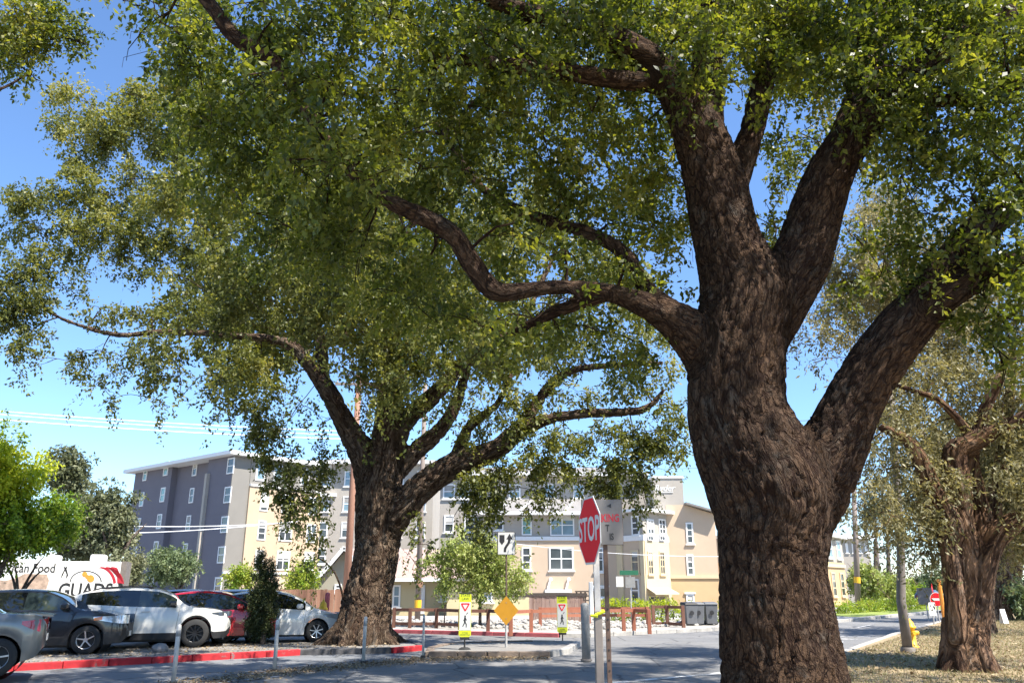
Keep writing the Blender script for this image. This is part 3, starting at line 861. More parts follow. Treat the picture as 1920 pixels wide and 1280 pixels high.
def leaf_cloud(blobs, g, leaf=0.065, per_area=60.0, twig_len=0.45, k=14, droop=0.55, ratio=0.55, shell=0.45, strands=0.0):
    """blobs: (centre, radii, density, tint). Leaves sit along short drooping twigs."""
    CO, TI = [], []
    for b in blobs:
        c = np.array(b[0], float); r = np.array(b[1], float)
        dens = b[2] if len(b) > 2 else 1.0
        tint = b[3] if len(b) > 3 else 0.45
        area = r[0] * r[1] + r[1] * r[2] + r[0] * r[2]
        nt = max(3, int(per_area * area * dens))
        if strands:
            ns_ = g.poisson(strands * r[0] / .6)
            for _ in range(ns_):
                a_ = g.uniform(0, 2 * np.pi); q_ = c + np.array([math.cos(a_) * r[0] * .8 * g.random(), math.sin(a_) * r[1] * .8 * g.random(), -r[2] * .5])
                hl = g.uniform(.5, 1.5) * (leaf / .09); kk = int(14 + 10 * hl)
                s_ = g.random(kk) ** .7
                pp = q_ + np.stack([g.normal(0, .05, kk) + .12 * np.sin(s_ * 5 + a_) * hl, g.normal(0, .05, kk), -s_ * hl], 1)
                ax_ = g.normal(0, .6, (kk, 3)); ax_[:, 2] -= .6; ax_ /= np.linalg.norm(ax_, axis=1)[:, None]
                sd_ = np.cross(ax_, g.normal(0, 1, (kk, 3))); sd_ /= np.maximum(np.linalg.norm(sd_, axis=1), 1e-6)[:, None]
                L_ = leaf * g.uniform(.7, 1.3, kk)[:, None]
                CO.append(np.stack([pp, pp + ax_ * L_ * .45 + sd_ * L_ * ratio * .5, pp + ax_ * L_, pp + ax_ * L_ * .45 - sd_ * L_ * ratio * .5], 1).reshape(-1, 3))
                TI.append(np.clip(tint + g.normal(0, .13, kk), 0, 1))
        # sprays: a clump is a dozen dense tufts with gaps between them
        M_ = max(4, int(9 + 8 * r.mean()))
        su = g.normal(0, 1, (M_, 3)); su /= np.linalg.norm(su, axis=1)[:, None]
        sc_ = su * (g.random(M_) ** shell)[:, None] * .85
        sw = g.uniform(.13, .30, M_); st_ = g.normal(0, .15, M_)
        ki = g.choice(M_, nt, p=sw ** 2 / (sw ** 2).sum())
        off = g.normal(0, .62, (nt, 3)) * sw[ki][:, None]
        off[:, 2] -= droop * .12 * g.random(nt)
        p = c + (sc_[ki] + off) * r
        u = sc_[ki] + off; u /= np.maximum(np.linalg.norm(u, axis=1), 1e-6)[:, None]
        d = u * 0.6 + g.normal(0, .55, (nt, 3)); d[:, 2] -= droop
        d /= np.linalg.norm(d, axis=1)[:, None]
        tl = twig_len * g.uniform(.5, 1.3, nt)
        s = (np.arange(k)[None, :] + g.random((nt, k))) / k
        pos = p[:, None, :] + d[:, None, :] * (s * tl[:, None])[:, :, None]
        pos[:, :, 2] -= 0.35 * (s ** 2) * tl[:, None] * droop
        pos += g.normal(0, .012 + leaf * .26, pos.shape)
        n = nt * k
        pos = pos.reshape(n, 3)
        dd = np.repeat(d, k, 0)
        ax = dd * .5 + g.normal(0, .7, (n, 3)); ax[:, 2] -= .25
        ax /= np.linalg.norm(ax, axis=1)[:, None]
        nn = g.normal(0, .75, (n, 3)); nn[:, 2] += .8
        sd = np.cross(ax, nn); sd /= np.maximum(np.linalg.norm(sd, axis=1), 1e-6)[:, None]
        up = np.cross(sd, ax)
        L = leaf * g.uniform(.45, 1.45, n)[:, None]
        W = L * ratio * .5
        q = np.stack([pos, pos + ax * L * .45 + sd * W + up * W * .25, pos + ax * L, pos + ax * L * .45 - sd * W + up * W * .25], 1)
        CO.append(q.reshape(-1, 3))
        tw = np.repeat(g.normal(0, .10, nt) + st_[ki], k)
        TI.append(np.clip(tint + tw + g.normal(0, .13, n), 0, 1))
    co = np.concatenate(CO); ti = np.concatenate(TI)
    return co, ti

def grow(name, base, limbs, blobs, bark, leafm, label, cat='tree', group=None, voxel=0.05, leaf=0.065, per_area=60, seed=1,
         plate=(7.0, 2.0), amp=0.035, fbm=0.03, r0=0.035, inner=3, k=14, twig_len=0.45, droop=0.55, ratio=0.55, far_blobs=None, far_leaf=None, far_area=None, extra=None, shell=0.45, sag=0.12, stems=False, strands=0.0):
    g = np.random.default_rng(seed)
    root = empty(name, base, 0, label, cat, group)
    co, quads, bk, segs = wooden_body(limbs, voxel, plate, amp, fbm, seed * 3.7)
    allb = list(blobs) + list(far_blobs or [])
    tc, tq, tb = twig_tubes(branch_net(segs, allb, g, r0, inner, sag))
    o0 = np.array(base)
    V = np.concatenate([co, tc]) - o0
    Q = np.concatenate([quads, tq + len(co)])
    if stems:
        for lb in limbs:
            s_ = catmull(lb, 3)
            MB().tube([p - Vector(base) for p, r in s_], [r for p, r in s_], 7).build('stem', bark, root, smooth=True)
        o = link('twigs', np_mesh('twigs', tc - o0, tq, bark, True, None, tb), root); o["kind"] = 'stuff'
    else:
        link('trunk', np_mesh('trunk', V, Q, bark, True, None, np.concatenate([bk, tb])), root)
    lc, lt = leaf_cloud(blobs, g, leaf, per_area, twig_len, k, droop, ratio, shell, strands)
    if far_blobs:
        l2, t2 = leaf_cloud(far_blobs, g, far_leaf or leaf * 1.7, far_area or per_area * .35, twig_len, k, droop, ratio)
        lc = np.concatenate([lc, l2]); lt = np.concatenate([lt, t2])
    n = len(lt)
    o = link('crown', np_mesh('crown', lc - o0, np.arange(4 * n).reshape(n, 4), leafm, False, lt), root)
    o["kind"] = 'stuff'
    return root

def bl(px, py, Y, rpx, dens=1.0, tint=0.45, flat=1.0, deep=1.0):
    """a leafy clump: where it shows, how far off, how wide it looks"""
    p = at(px, py, Y)
    t = (p - Vector((0, 0, EYE))).length
    r = rpx * t / FPX
    return ((p.x, p.y, p.z), (r, r * deep, r * flat), dens, tint)

def roots(cx, cy, n, r_in, r_out, z, rad, seed, a0=0.3):
    rr = random.Random(seed); L = []
    for i in range(n):
        a = a0 + 2 * math.pi * i / n + rr.uniform(-.25, .25)
        c, s = math.cos(a), math.sin(a); ro = r_out * rr.uniform(.85, 1.15)
        L.append([(Vector((cx + c * r_in * .7, cy + s * r_in * .7, z + 1.0)), rad * .8),
                  (Vector((cx + c * r_in, cy + s * r_in, z + .45)), rad),
                  (Vector((cx + c * (r_in + ro) / 2, cy + s * (r_in + ro) / 2, z + .12)), rad * .8),
                  (Vector((cx + c * ro, cy + s * ro, z - .1)), rad * .45)])
    return L
# ---- the big cork oak in front
t1b = (3.03, 9.5, 0.1)
Y1 = 9.5
T1 = [
    [(Vector((3.04, 9.5, -0.3)), .95), (Vector((3.03, 9.5, 0.25)), .78)] + limb((1471, 1270, 9.5, .67), (1456, 1160, 9.5, .625), (1447, 1060, 9.5, .585), (1449, 1000, 9.5, .62), (1444, 925, 9.5, .72), (1402, 830, 9.5, .65), (1380, 755, 9.5, .585), (1385, 640, 9.5, .56), (1395, 560, 9.5, .56), (1362, 450, 9.5, .42), (1337, 330, 9.5, .39), (1305, 240, 9.4, .33), (1255, 150, 9.2, .24), (1190, 95, 9.0, .20), (1090, 50, 8.8, .15), (960, 15, 8.6, .11), (840, -30, 8.4, .08)),
    limb((1400, 670, 9.5, .36), (1450, 575, 9.5, .40), (1500, 490, 9.5, .37), (1524, 420, 9.5, .345), (1550, 340, 9.45, .31), (1582, 280, 9.4, .28), (1630, 220, 9.2, .25), (1690, 160, 9.0, .2), (1780, 90, 8.8, .16), (1900, 20, 8.6, .12)),
    limb((1360, 360, 9.6, .28), (1405, 260, 9.7, .17), (1430, 160, 9.8, .16), (1455, 60, 9.9, .14), (1470, -80, 10, .12), (1480, -220, 10, .1)),
    limb((1320, 260, 9.5, .28), (1325, 130, 9.6, .22), (1335, 0, 9.7, .19), (1340, -150, 9.8, .16), (1350, -330, 9.9, .12)),
    limb((1570, 305, 9.4, .26), (1610, 190, 9.6, .2), (1640, 60, 9.8, .19), (1655, -60, 9.9, .17), (1690, -220, 10, .12)),
    # long limb to the left
    limb((1370, 720, 9.5, .40), (1310, 640, 9.45, .31), (1262, 598, 9.4, .235), (1200, 568, 9.3, .15), (1130, 545, 9.2, .105), (1060, 538, 9.1, .095), (1000, 542, 9.0, .10), (930, 547, 8.9, .125), (888, 500, 8.8, .13), (850, 440, 8.7, .12), (790, 405, 8.6, .115), (720, 370, 8.5, .10), (640, 300, 8.4, .08), (570, 200, 8.3, .08), (515, 115, 8.2, .10), (440, 70, 8.1, .10), (395, 10, 8.0, .09), (330, -60, 7.9, .08)),
    limb((1285, 610, 9.4, .20), (1215, 545, 9.6, .12), (1170, 475, 9.8, .10), (1100, 435, 10.0, .095), (1000, 405, 10.2, .09), (900, 350, 10.4, .07), (820, 230, 10.6, .06)),
    limb((1130, 550, 9.2, .12), (1030, 590, 9.5, .08), (930, 640, 9.8, .05)),
    limb((1230, 150, 9.2, .18), (1160, 150, 9.0, .13), (1060, 135, 8.8, .115), (930, 120, 8.6, .10), (800, 110, 8.4, .07)),
    # right limb
    limb((1462, 1000, 9.5, .46), (1520, 910, 9.45, .45), (1562, 835, 9.4, .375), (1597, 761, 9.3, .33), (1632, 700, 9.2, .32), (1685, 625, 9.1, .31), (1738, 565, 9.05, .285), (1788, 495, 9.0, .24), (1840, 430, 8.9, .205), (1920, 370, 8.8, .18), (2060, 290, 8.6, .15), (2250, 180, 8.4, .1)),
    limb((1715, 590, 9.0, .22), (1800, 540, 8.8, .17), (1900, 495, 8.6, .15), (2040, 470, 8.4, .16), (2200, 430, 8.2, .1)),
    limb((1690, 160, 9.0, .15), (1760, 190, 8.8, .10), (1850, 170, 8.6, .09), (1950, 150, 8.4, .07)),
]
g1 = np.random.default_rng(11)
B1 = []
# canopy over the street, left of the trunk
for (px, py, Y, r, de, ti) in [
    (250, 10, 8.2, 50, .35, .3), (300, 40, 8.4, 55, .6, .35), (350, 90, 8.6, 70, .9, .35), (380, 170, 9, 80, 1, .45), (340, 60, 9.5, 70, .8, .4),
    (430, 60, 9.0, 80, 1, .3), (430, 250, 9.5, 90, 1, .55), (400, 330, 10, 60, .8, .5), (510, 40, 8.0, 80, 1, .35), (520, 170, 8.8, 95, 1.1, .4),
    (500, 290, 9.3, 95, 1.1, .4), (480, 400, 9.8, 80, .9, .35), (610, 80, 8.4, 95, 1.1, .45), (620, 220, 8.6, 95, 1.1, .4), (600, 350, 9.2, 95, 1.1, .35),
    (590, 470, 10, 80, .9, .35), (700, 30, 8.2, 90, 1, .55), (710, 170, 8.4, 95, 1.1, .45), (700, 290, 8.6, 90, 1, .5), (690, 430, 9.4, 90, 1, .4), (700, 540, 10.5, 80, .9, .35),
    (800, 60, 8.4, 95, 1, .45), (800, 190, 8.6, 95, 1.1, .5), (790, 310, 8.9, 85, 1, .4), (800, 490, 9.6, 80, .9, .4), (820, 600, 10.2, 70, .8, .4),
    (900, 90, 8.6, 90, 1, .35), (900, 210, 8.8, 95, 1.1, .45), (900, 330, 9.3, 90, 1.1, .4), (960, 440, 9.6, 75, 1, .45), (900, 610, 9.6, 60, .8, .5),
    (1000, 40, 8.6, 90, 1, .25), (1000, 170, 9, 95, 1.1, .35), (1010, 290, 9.6, 90, 1, .5), (1060, 380, 9.8, 75, 1, .4), (1060, 480, 9.7, 60, .9, .45), (960, 620, 9.5, 60, .8, .45), (1040, 610, 9.6, 60, .8, .4),
    (1100, 90, 8.9, 80, 1, .3), (1110, 210, 9.6, 90, 1.1, .45), (1120, 320, 10, 90, 1.1, .65), (1150, 420, 10.2, 80, 1, .55), (1160, 500, 9.9, 60, .9, .5), (1120, 620, 9.8, 60, .8, .35), (1190, 640, 9.9, 60, .8, .35),
    (1200, 30, 9.2, 80, 1, .3), (1210, 230, 10.4, 80, 1, .45), (1220, 340, 10.6, 80, 1, .55), (1240, 440, 10.4, 70, 1, .6), (1230, 540, 10.2, 50, .8, .55),
    (1150, -40, 9, 90, .9, .3), (900, -40, 8.6, 100, .9, .4), (650, -50, 8.4, 100, .9, .5),
    # above and around the stems
    (1290, 60, 8.8, 60, .9, .3), (1300, 150, 8.9, 45, .7, .35), (1340, 30, 9, 55, .8, .35), (1400, 60, 9.4, 70, 1, .5), (1410, 160, 10.4, 60, .8, .5), (1470, 30, 9.5, 80, 1, .4), (1490, 110, 9.4, 60, .9, .4),
    (1545, 60, 9.6, 80, 1, .5), (1520, 150, 10.2, 50, .7, .55), (1470, 270, 11.5, 40, .8, .4), (1500, 250, 11.5, 40, .6, .4), (1480, 330, 11.5, 40, .8, .45), (1450, 420, 11.8, 40, .9, .45), (1600, 40, 9.3, 70, 1, .35), (1640, 100, 8.7, 65, 1, .3), (1600, 120, 8.8, 45, .8, .3),
    # right of the trunk
    (1700, 40, 8.7, 80, 1.1, .25), (1720, 160, 8.5, 60, 1, .3), (1790, 50, 8.5, 85, 1.1, .3), (1800, 170, 8.4, 80, 1.1, .3), (1740, 240, 8.8, 65, 1, .3), (1690, 250, 9, 50, .9, .3),
    (1880, 60, 8.3, 90, 1.1, .3), (1890, 200, 8.3, 90, 1.1, .3), (1830, 270, 8.6, 75, 1, .35), (1760, 330, 9, 50, .8, .35), (1690, 330, 9.2, 50, .75, .35), (1900, 320, 8.5, 80, 1.1, .35), (1820, 370, 8.8, 50, .8, .4), (1720, 400, 9.2, 55, .9, .3),
    (1740, 470, 9.0, 55, 1, .35), (1700, 520, 9.0, 50, .9, .4), (1660, 460, 9.4, 40, .7, .4), (1790, 430, 8.8, 45, .8, .4), (1870, 450, 8.5, 60, .9, .35), (1850, 560, 8.6, 60, 1, .3), (1900, 600, 8.5, 70, 1, .3), (1830, 620, 8.8, 45, .8, .35), (1890, 520, 8.5, 60, .9, .35), (1900, 680, 8.8, 50, .7, .35),
    (1800, -40, 8.5, 90, 1, .3), (1600, -40, 9.2, 90, .9, .3), (1400, -40, 9.5, 90, .9, .4)]:
    B1.append(bl(px, py, Y, r * 1.02, de, ti, flat=.85, deep=1.1))
# depth of the canopy: a second layer behind, and tufts in front of the long limb
for b in list(B1):
    if g1.random() < .8:
        c_ = np.array(b[0]); v_ = c_ - np.array([0, 0, 1.6]); s_ = 1 + g1.uniform(.22, .5)
        q_ = np.array([0, 0, 1.6]) + v_ * s_ + g1.normal(0, .35, 3)
        if q_[0] < 3.0 or q_[2] > 7.5: B1.append((tuple(q_), tuple(np.array(b[1]) * (s_ * .95)), b[2] * .75, b[3]))
for (px, py, Y, r, ti) in [(600, 250, 7.4, 75, .4), (660, 320, 7.6, 60, .45), (560, 160, 7.4, 60, .35), (700, 350, 7.9, 40, .45), (470, 140, 7.4, 55, .35), (620, 150, 7.6, 70, .45), (540, 300, 7.8, 60, .4), (760, 440, 8.2, 40, .4),
                           (900, 60, 7.8, 80, .3), (1000, 110, 7.9, 60, .3), (820, 130, 7.7, 70, .4), (1040, 20, 7.9, 70, .3), (1120, 30, 8.2, 50, .3), (960, 420, 8.6, 45, .45), (1090, 560, 8.7, 26, .4), (1000, 600, 8.6, 40, .45), (930, 600, 8.5, 35, .55), (1180, 480, 8.9, 40, .55), (1060, 470, 9.0, 40, .5),
                           (1300, 100, 8.4, 50, .3), (1330, 40, 8.4, 55, .3), (1290, 180, 8.6, 34, .35), (1640, 130, 8.2, 45, .3), (1610, 60, 8.4, 60, .3), (1700, 130, 8.2, 50, .3), (1770, 110, 8.0, 60, .3), (1850, 440, 8.2, 40, .35), (1900, 380, 8.0, 50, .35), (1800, 460, 8.4, 30, .4), (1750, 530, 8.4, 24, .45)]:
    B1.append(bl(px, py, Y, r, 1.0, ti, .85, .8))
for (px, py, Y, r) in [(1300, 20, 12.5, 90), (1400, 30, 12, 90), (1500, 20, 12.2, 90), (1600, 40, 12, 90), (1700, 60, 12, 90), (1800, 60, 12, 90), (1650, -120, 12, 100), (1500, -130, 12, 100), (1350, -120, 12.3, 100), (1850, 150, 11.6, 80), (1200, 60, 12, 80), (1100, 150, 12.4, 80), (1330, 420, 12.5, 50), (1250, 330, 12.5, 60)]:
    B1.append(bl(px, py, Y, r, .9, .45, .85, 1.2))
for i in range(18):
    B1.append(bl(880 + i * 62, [-90, 20, 90, -30][i % 4], [11.3, 12.4, 13.2][i % 3], 88, 1.25, .42, .8, 1.3))
for (px, py, Y, r, ti) in [(1310, 130, 8.3, 40, .35), (1360, 110, 8.5, 40, .4), (1430, 190, 9.0, 34, .45), (1600, 210, 8.6, 34, .35), (1560, 150, 8.8, 44, .4), (1660, 230, 8.4, 40, .35), (1700, 300, 8.6, 50, .35), (1620, 330, 10.5, 40, .45), (1450, 470, 11, 26, .5), (1600, 440, 10.8, 36, .45), (1650, 520, 10.5, 36, .5), (1580, 540, 11, 30, .5)]:
    B1.append(bl(px, py, Y, r, 1.0, ti, .9, .9))
for (px, py, Y, r) in [(2060, 280, 8.6, 110), (2200, 200, 8.4, 110), (2280, 130, 8.4, 110), (2150, 420, 8.3, 100), (2230, 360, 8.2, 100), (2050, 130, 8.5, 110), (2030, 450, 8.4, 80), (2180, 60, 8.6, 110), (2330, 260, 8.3, 110)]:
    B1.append(bl(px, py, Y, r, .7, .4, .8, 1.1))
# the rest of the crown, above and behind the frame: it shades the street
F1 = []
tries = 0
while len(F1) < 62 and tries < 5000:
    tries += 1
    u = g1.normal(0, 1, 3); u /= np.linalg.norm(u)
    u = u * g1.random() ** .35
    p = np.array([2.2, 8.3, 8.9]) + u * np.array([9.5, 9.0, 5.2])
    if p[2] < 5.4 or p[0] < -3.2 or p[0] > 7.5: continue
    # not inside the part surveyed above
    zc = p[1] * CP + (p[2] - EYE) * SP
    if zc > 0.5:
        ix = 960 + FPX * p[0] / zc; iy = 640 - FPX * ((p[2] - EYE) * CP - p[1] * SP) / zc
        if -520 < ix < 2440 and iy > -520: continue
    if np.linalg.norm(p - np.array([0, 0, 1.6])) < 5.5: continue
    F1.append((tuple(p), (1.05, 1.05, .8), .9, .4))
grow('cork_oak', t1b, T1, B1, M['bark'], M['leaf_oak'], 'massive dark cork oak beside the stop sign, its thick trunk forking in two', voxel=0.041, leaf=0.081, per_area=69, seed=2,
     plate=(9.5, 2.9), amp=0.055, fbm=0.018, r0=0.03, inner=3, k=13, twig_len=0.28, droop=0.5, strands=.35, far_blobs=F1, far_leaf=0.11, far_area=26)

# ---- the second cork oak, across the street by the parked cars
YY = 23.6
T2 = [
    [(Vector((-4.22, 23.5, -0.3)), .92), (Vector((-4.2, 23.5, 0.2)), .85)] + limb((684, 1165, YY, .72), (690, 1110, YY, .65), (703, 1057, YY, .60), (710, 990, YY, .63), (712, 920, YY, .66), (722, 850, YY, .46), (732, 760, YY, .38), (738, 680, YY, .30), (728, 590, YY, .25), (700, 500, YY, .2), (650, 400, YY, .15), (600, 300, YY, .1)),
    limb((703, 930, YY, .5), (682, 855, YY, .40), (648, 795, YY, .30), (618, 740, 23.4, .27), (585, 690, 23.2, .23), (548, 650, 23, .18), (505, 635, 22.8, .14), (400, 626, 22.4, .11), (300, 622, 22.2, .10), (225, 628, 22, .09), (150, 610, 21.9, .07), (85, 578, 21.8, .055), (60, 520, 21.8, .04)),
    limb((605, 725, 23.4, .2), (600, 640, 23.8, .19), (570, 570, 24, .15), (500, 520, 24, .13), (420, 490, 24, .11), (330, 465, 24, .09), (250, 440, 24, .07), (180, 440, 24, .05)),
    limb((570, 570, 24, .13), (530, 470, 24.3, .11), (450, 400, 24.5, .09), (350, 300, 24.5, .07), (320, 240, 24.5, .05)),
    limb((735, 840, YY, .34), (760, 790, YY, .28), (815, 740, YY, .25), (870, 680, YY, .2), (930, 655, YY, .17), (980, 600, YY, .13), (1020, 520, YY, .09), (1060, 430, YY, .06)),
    limb((720, 900, YY, .4), (775, 850, 23.9, .28), (830, 800, 24, .22), (860, 740, 24, .18), (880, 660, 24.2, .14), (890, 540, 24.4, .1), (860, 420, 24.6, .07)),
    limb((640, 640, 24.0, .10), (680, 560, 24.4, .12), (700, 460, 24.6, .10)),
    # heavy right limb
    limb((712, 1010, YY, .45), (752, 955, 23.4, .43), (800, 905, 23.2, .39), (860, 868, 23, .34), (930, 842, 22.8, .29), (975, 805, 22.6, .24), (1030, 785, 22.4, .16), (1090, 776, 22.3, .14), (1160, 773, 22.2, .13), (1205, 768, 22.1, .115), (1232, 748, 22.0, .09), (1246, 728, 22, .06)),
    limb((975, 805, 22.6, .2), (1010, 750, 22.8, .17), (1045, 710, 22.8, .14), (1090, 690, 22.6, .11), (1170, 685, 22.4, .09), (1245, 680, 22.2, .06)),
    limb((850, 870, 23, .2), (880, 800, 23.4, .16), (930, 760, 23.6, .11), (960, 700, 23.8, .08)),
] + roots(-4.25, 23.5, 8, .56, 1.35, 0.1, .2, 5)
B2 = []
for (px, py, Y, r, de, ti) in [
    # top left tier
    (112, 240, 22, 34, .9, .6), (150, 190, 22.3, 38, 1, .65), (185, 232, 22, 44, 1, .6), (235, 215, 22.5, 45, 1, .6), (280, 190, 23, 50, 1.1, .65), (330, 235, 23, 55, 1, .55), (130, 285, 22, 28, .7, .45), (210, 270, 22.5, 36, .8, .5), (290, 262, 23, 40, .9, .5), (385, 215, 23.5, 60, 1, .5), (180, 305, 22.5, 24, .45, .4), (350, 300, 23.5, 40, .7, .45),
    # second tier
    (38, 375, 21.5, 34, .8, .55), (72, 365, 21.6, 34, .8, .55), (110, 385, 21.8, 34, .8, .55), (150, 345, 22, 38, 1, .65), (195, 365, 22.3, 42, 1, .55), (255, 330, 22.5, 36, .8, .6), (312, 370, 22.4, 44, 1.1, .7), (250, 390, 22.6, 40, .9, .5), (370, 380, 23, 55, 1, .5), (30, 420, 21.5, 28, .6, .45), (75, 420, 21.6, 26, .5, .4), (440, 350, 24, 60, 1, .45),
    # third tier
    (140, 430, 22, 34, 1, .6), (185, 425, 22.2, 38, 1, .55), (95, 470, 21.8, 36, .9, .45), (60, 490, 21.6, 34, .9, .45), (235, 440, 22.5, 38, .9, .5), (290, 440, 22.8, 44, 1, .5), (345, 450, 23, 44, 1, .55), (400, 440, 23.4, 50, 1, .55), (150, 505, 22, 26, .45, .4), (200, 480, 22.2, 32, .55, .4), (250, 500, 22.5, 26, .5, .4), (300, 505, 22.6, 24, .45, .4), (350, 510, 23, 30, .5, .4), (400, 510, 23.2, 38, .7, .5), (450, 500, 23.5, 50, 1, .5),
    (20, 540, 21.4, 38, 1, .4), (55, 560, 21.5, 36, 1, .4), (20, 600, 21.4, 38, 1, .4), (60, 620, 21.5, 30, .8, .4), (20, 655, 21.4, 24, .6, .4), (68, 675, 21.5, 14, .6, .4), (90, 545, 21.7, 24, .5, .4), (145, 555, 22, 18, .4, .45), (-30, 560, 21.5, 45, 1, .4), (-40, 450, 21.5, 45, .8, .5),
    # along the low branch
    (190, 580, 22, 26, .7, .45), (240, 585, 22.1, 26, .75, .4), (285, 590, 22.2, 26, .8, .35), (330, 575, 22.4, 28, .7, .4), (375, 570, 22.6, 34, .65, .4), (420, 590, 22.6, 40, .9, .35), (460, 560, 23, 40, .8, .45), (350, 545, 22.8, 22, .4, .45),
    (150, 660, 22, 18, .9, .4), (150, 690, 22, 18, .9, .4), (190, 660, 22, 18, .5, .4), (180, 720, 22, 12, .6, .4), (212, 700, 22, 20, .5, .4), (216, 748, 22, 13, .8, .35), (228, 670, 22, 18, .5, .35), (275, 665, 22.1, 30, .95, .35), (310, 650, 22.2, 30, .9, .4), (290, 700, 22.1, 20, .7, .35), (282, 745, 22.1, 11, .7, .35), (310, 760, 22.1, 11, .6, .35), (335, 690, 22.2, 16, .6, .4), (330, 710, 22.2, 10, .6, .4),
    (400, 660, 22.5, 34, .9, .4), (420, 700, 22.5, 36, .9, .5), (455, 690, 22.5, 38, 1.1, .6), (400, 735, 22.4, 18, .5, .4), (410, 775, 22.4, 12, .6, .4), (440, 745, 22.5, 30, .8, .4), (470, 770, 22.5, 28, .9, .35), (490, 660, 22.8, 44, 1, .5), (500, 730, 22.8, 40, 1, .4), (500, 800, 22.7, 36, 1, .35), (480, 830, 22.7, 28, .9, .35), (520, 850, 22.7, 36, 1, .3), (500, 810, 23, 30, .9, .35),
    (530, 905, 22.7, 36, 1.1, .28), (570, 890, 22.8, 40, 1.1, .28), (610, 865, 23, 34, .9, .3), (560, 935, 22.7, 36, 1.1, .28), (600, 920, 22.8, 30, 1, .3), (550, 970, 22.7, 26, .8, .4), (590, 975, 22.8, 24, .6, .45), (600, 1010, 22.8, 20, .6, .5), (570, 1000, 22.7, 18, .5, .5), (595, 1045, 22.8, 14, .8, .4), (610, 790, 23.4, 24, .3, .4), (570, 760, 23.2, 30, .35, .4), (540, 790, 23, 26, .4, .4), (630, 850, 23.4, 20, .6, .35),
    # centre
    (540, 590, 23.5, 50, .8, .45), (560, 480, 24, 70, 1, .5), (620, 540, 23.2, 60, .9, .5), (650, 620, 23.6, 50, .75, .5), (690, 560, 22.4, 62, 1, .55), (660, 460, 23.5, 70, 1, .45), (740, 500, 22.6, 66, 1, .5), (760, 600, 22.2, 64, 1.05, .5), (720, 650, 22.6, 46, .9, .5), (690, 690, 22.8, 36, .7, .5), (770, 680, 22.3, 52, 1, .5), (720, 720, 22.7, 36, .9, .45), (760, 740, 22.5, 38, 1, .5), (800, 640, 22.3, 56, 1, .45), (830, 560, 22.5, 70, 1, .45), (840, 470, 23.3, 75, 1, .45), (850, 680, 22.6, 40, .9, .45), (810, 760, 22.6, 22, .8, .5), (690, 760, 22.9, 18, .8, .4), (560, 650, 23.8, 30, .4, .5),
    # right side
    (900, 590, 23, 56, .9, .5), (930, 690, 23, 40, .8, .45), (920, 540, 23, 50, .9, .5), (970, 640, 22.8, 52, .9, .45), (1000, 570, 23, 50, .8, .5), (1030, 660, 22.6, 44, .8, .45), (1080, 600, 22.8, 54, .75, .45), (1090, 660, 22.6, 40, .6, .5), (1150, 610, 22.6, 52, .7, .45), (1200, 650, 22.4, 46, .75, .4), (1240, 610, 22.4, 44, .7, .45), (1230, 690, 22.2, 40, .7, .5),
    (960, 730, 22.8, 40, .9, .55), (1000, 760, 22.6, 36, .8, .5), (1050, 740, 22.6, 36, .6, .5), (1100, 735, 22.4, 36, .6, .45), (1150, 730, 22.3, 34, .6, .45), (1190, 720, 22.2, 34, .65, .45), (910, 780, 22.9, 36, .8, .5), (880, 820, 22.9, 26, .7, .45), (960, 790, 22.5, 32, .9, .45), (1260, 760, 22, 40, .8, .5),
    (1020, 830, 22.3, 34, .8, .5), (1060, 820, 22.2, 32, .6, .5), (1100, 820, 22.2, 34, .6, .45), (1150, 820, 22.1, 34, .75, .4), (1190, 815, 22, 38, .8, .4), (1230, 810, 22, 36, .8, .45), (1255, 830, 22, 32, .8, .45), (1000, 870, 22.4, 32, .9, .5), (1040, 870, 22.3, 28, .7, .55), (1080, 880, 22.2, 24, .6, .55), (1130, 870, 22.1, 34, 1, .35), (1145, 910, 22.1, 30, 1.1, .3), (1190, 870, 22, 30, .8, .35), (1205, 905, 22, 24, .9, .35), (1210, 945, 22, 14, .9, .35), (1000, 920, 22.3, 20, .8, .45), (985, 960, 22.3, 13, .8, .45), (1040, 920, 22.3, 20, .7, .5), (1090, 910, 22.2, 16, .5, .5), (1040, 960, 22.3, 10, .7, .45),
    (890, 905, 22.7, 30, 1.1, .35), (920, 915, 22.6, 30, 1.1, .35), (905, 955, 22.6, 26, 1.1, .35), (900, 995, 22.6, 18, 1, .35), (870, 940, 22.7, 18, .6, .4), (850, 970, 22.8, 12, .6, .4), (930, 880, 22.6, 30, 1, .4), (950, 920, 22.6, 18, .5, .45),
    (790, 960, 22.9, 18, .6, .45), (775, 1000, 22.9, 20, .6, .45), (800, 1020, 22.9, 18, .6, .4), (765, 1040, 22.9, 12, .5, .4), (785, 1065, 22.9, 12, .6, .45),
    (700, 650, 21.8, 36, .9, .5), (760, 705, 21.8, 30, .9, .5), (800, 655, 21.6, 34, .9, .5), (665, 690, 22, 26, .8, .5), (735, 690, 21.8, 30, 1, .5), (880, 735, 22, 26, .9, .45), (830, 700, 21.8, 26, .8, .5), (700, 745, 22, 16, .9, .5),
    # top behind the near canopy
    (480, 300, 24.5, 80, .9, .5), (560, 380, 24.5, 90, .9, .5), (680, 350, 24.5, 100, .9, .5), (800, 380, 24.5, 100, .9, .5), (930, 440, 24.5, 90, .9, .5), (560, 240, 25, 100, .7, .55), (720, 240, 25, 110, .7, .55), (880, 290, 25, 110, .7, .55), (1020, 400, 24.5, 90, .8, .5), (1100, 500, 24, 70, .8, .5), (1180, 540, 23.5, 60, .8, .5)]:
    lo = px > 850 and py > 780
    B2.append(bl(px, py, Y, r * (1.1 if lo else 1.0), de * (1.7 if lo else 1.4 if px < 480 else 1.0), ti, flat=.9, deep=1.25))
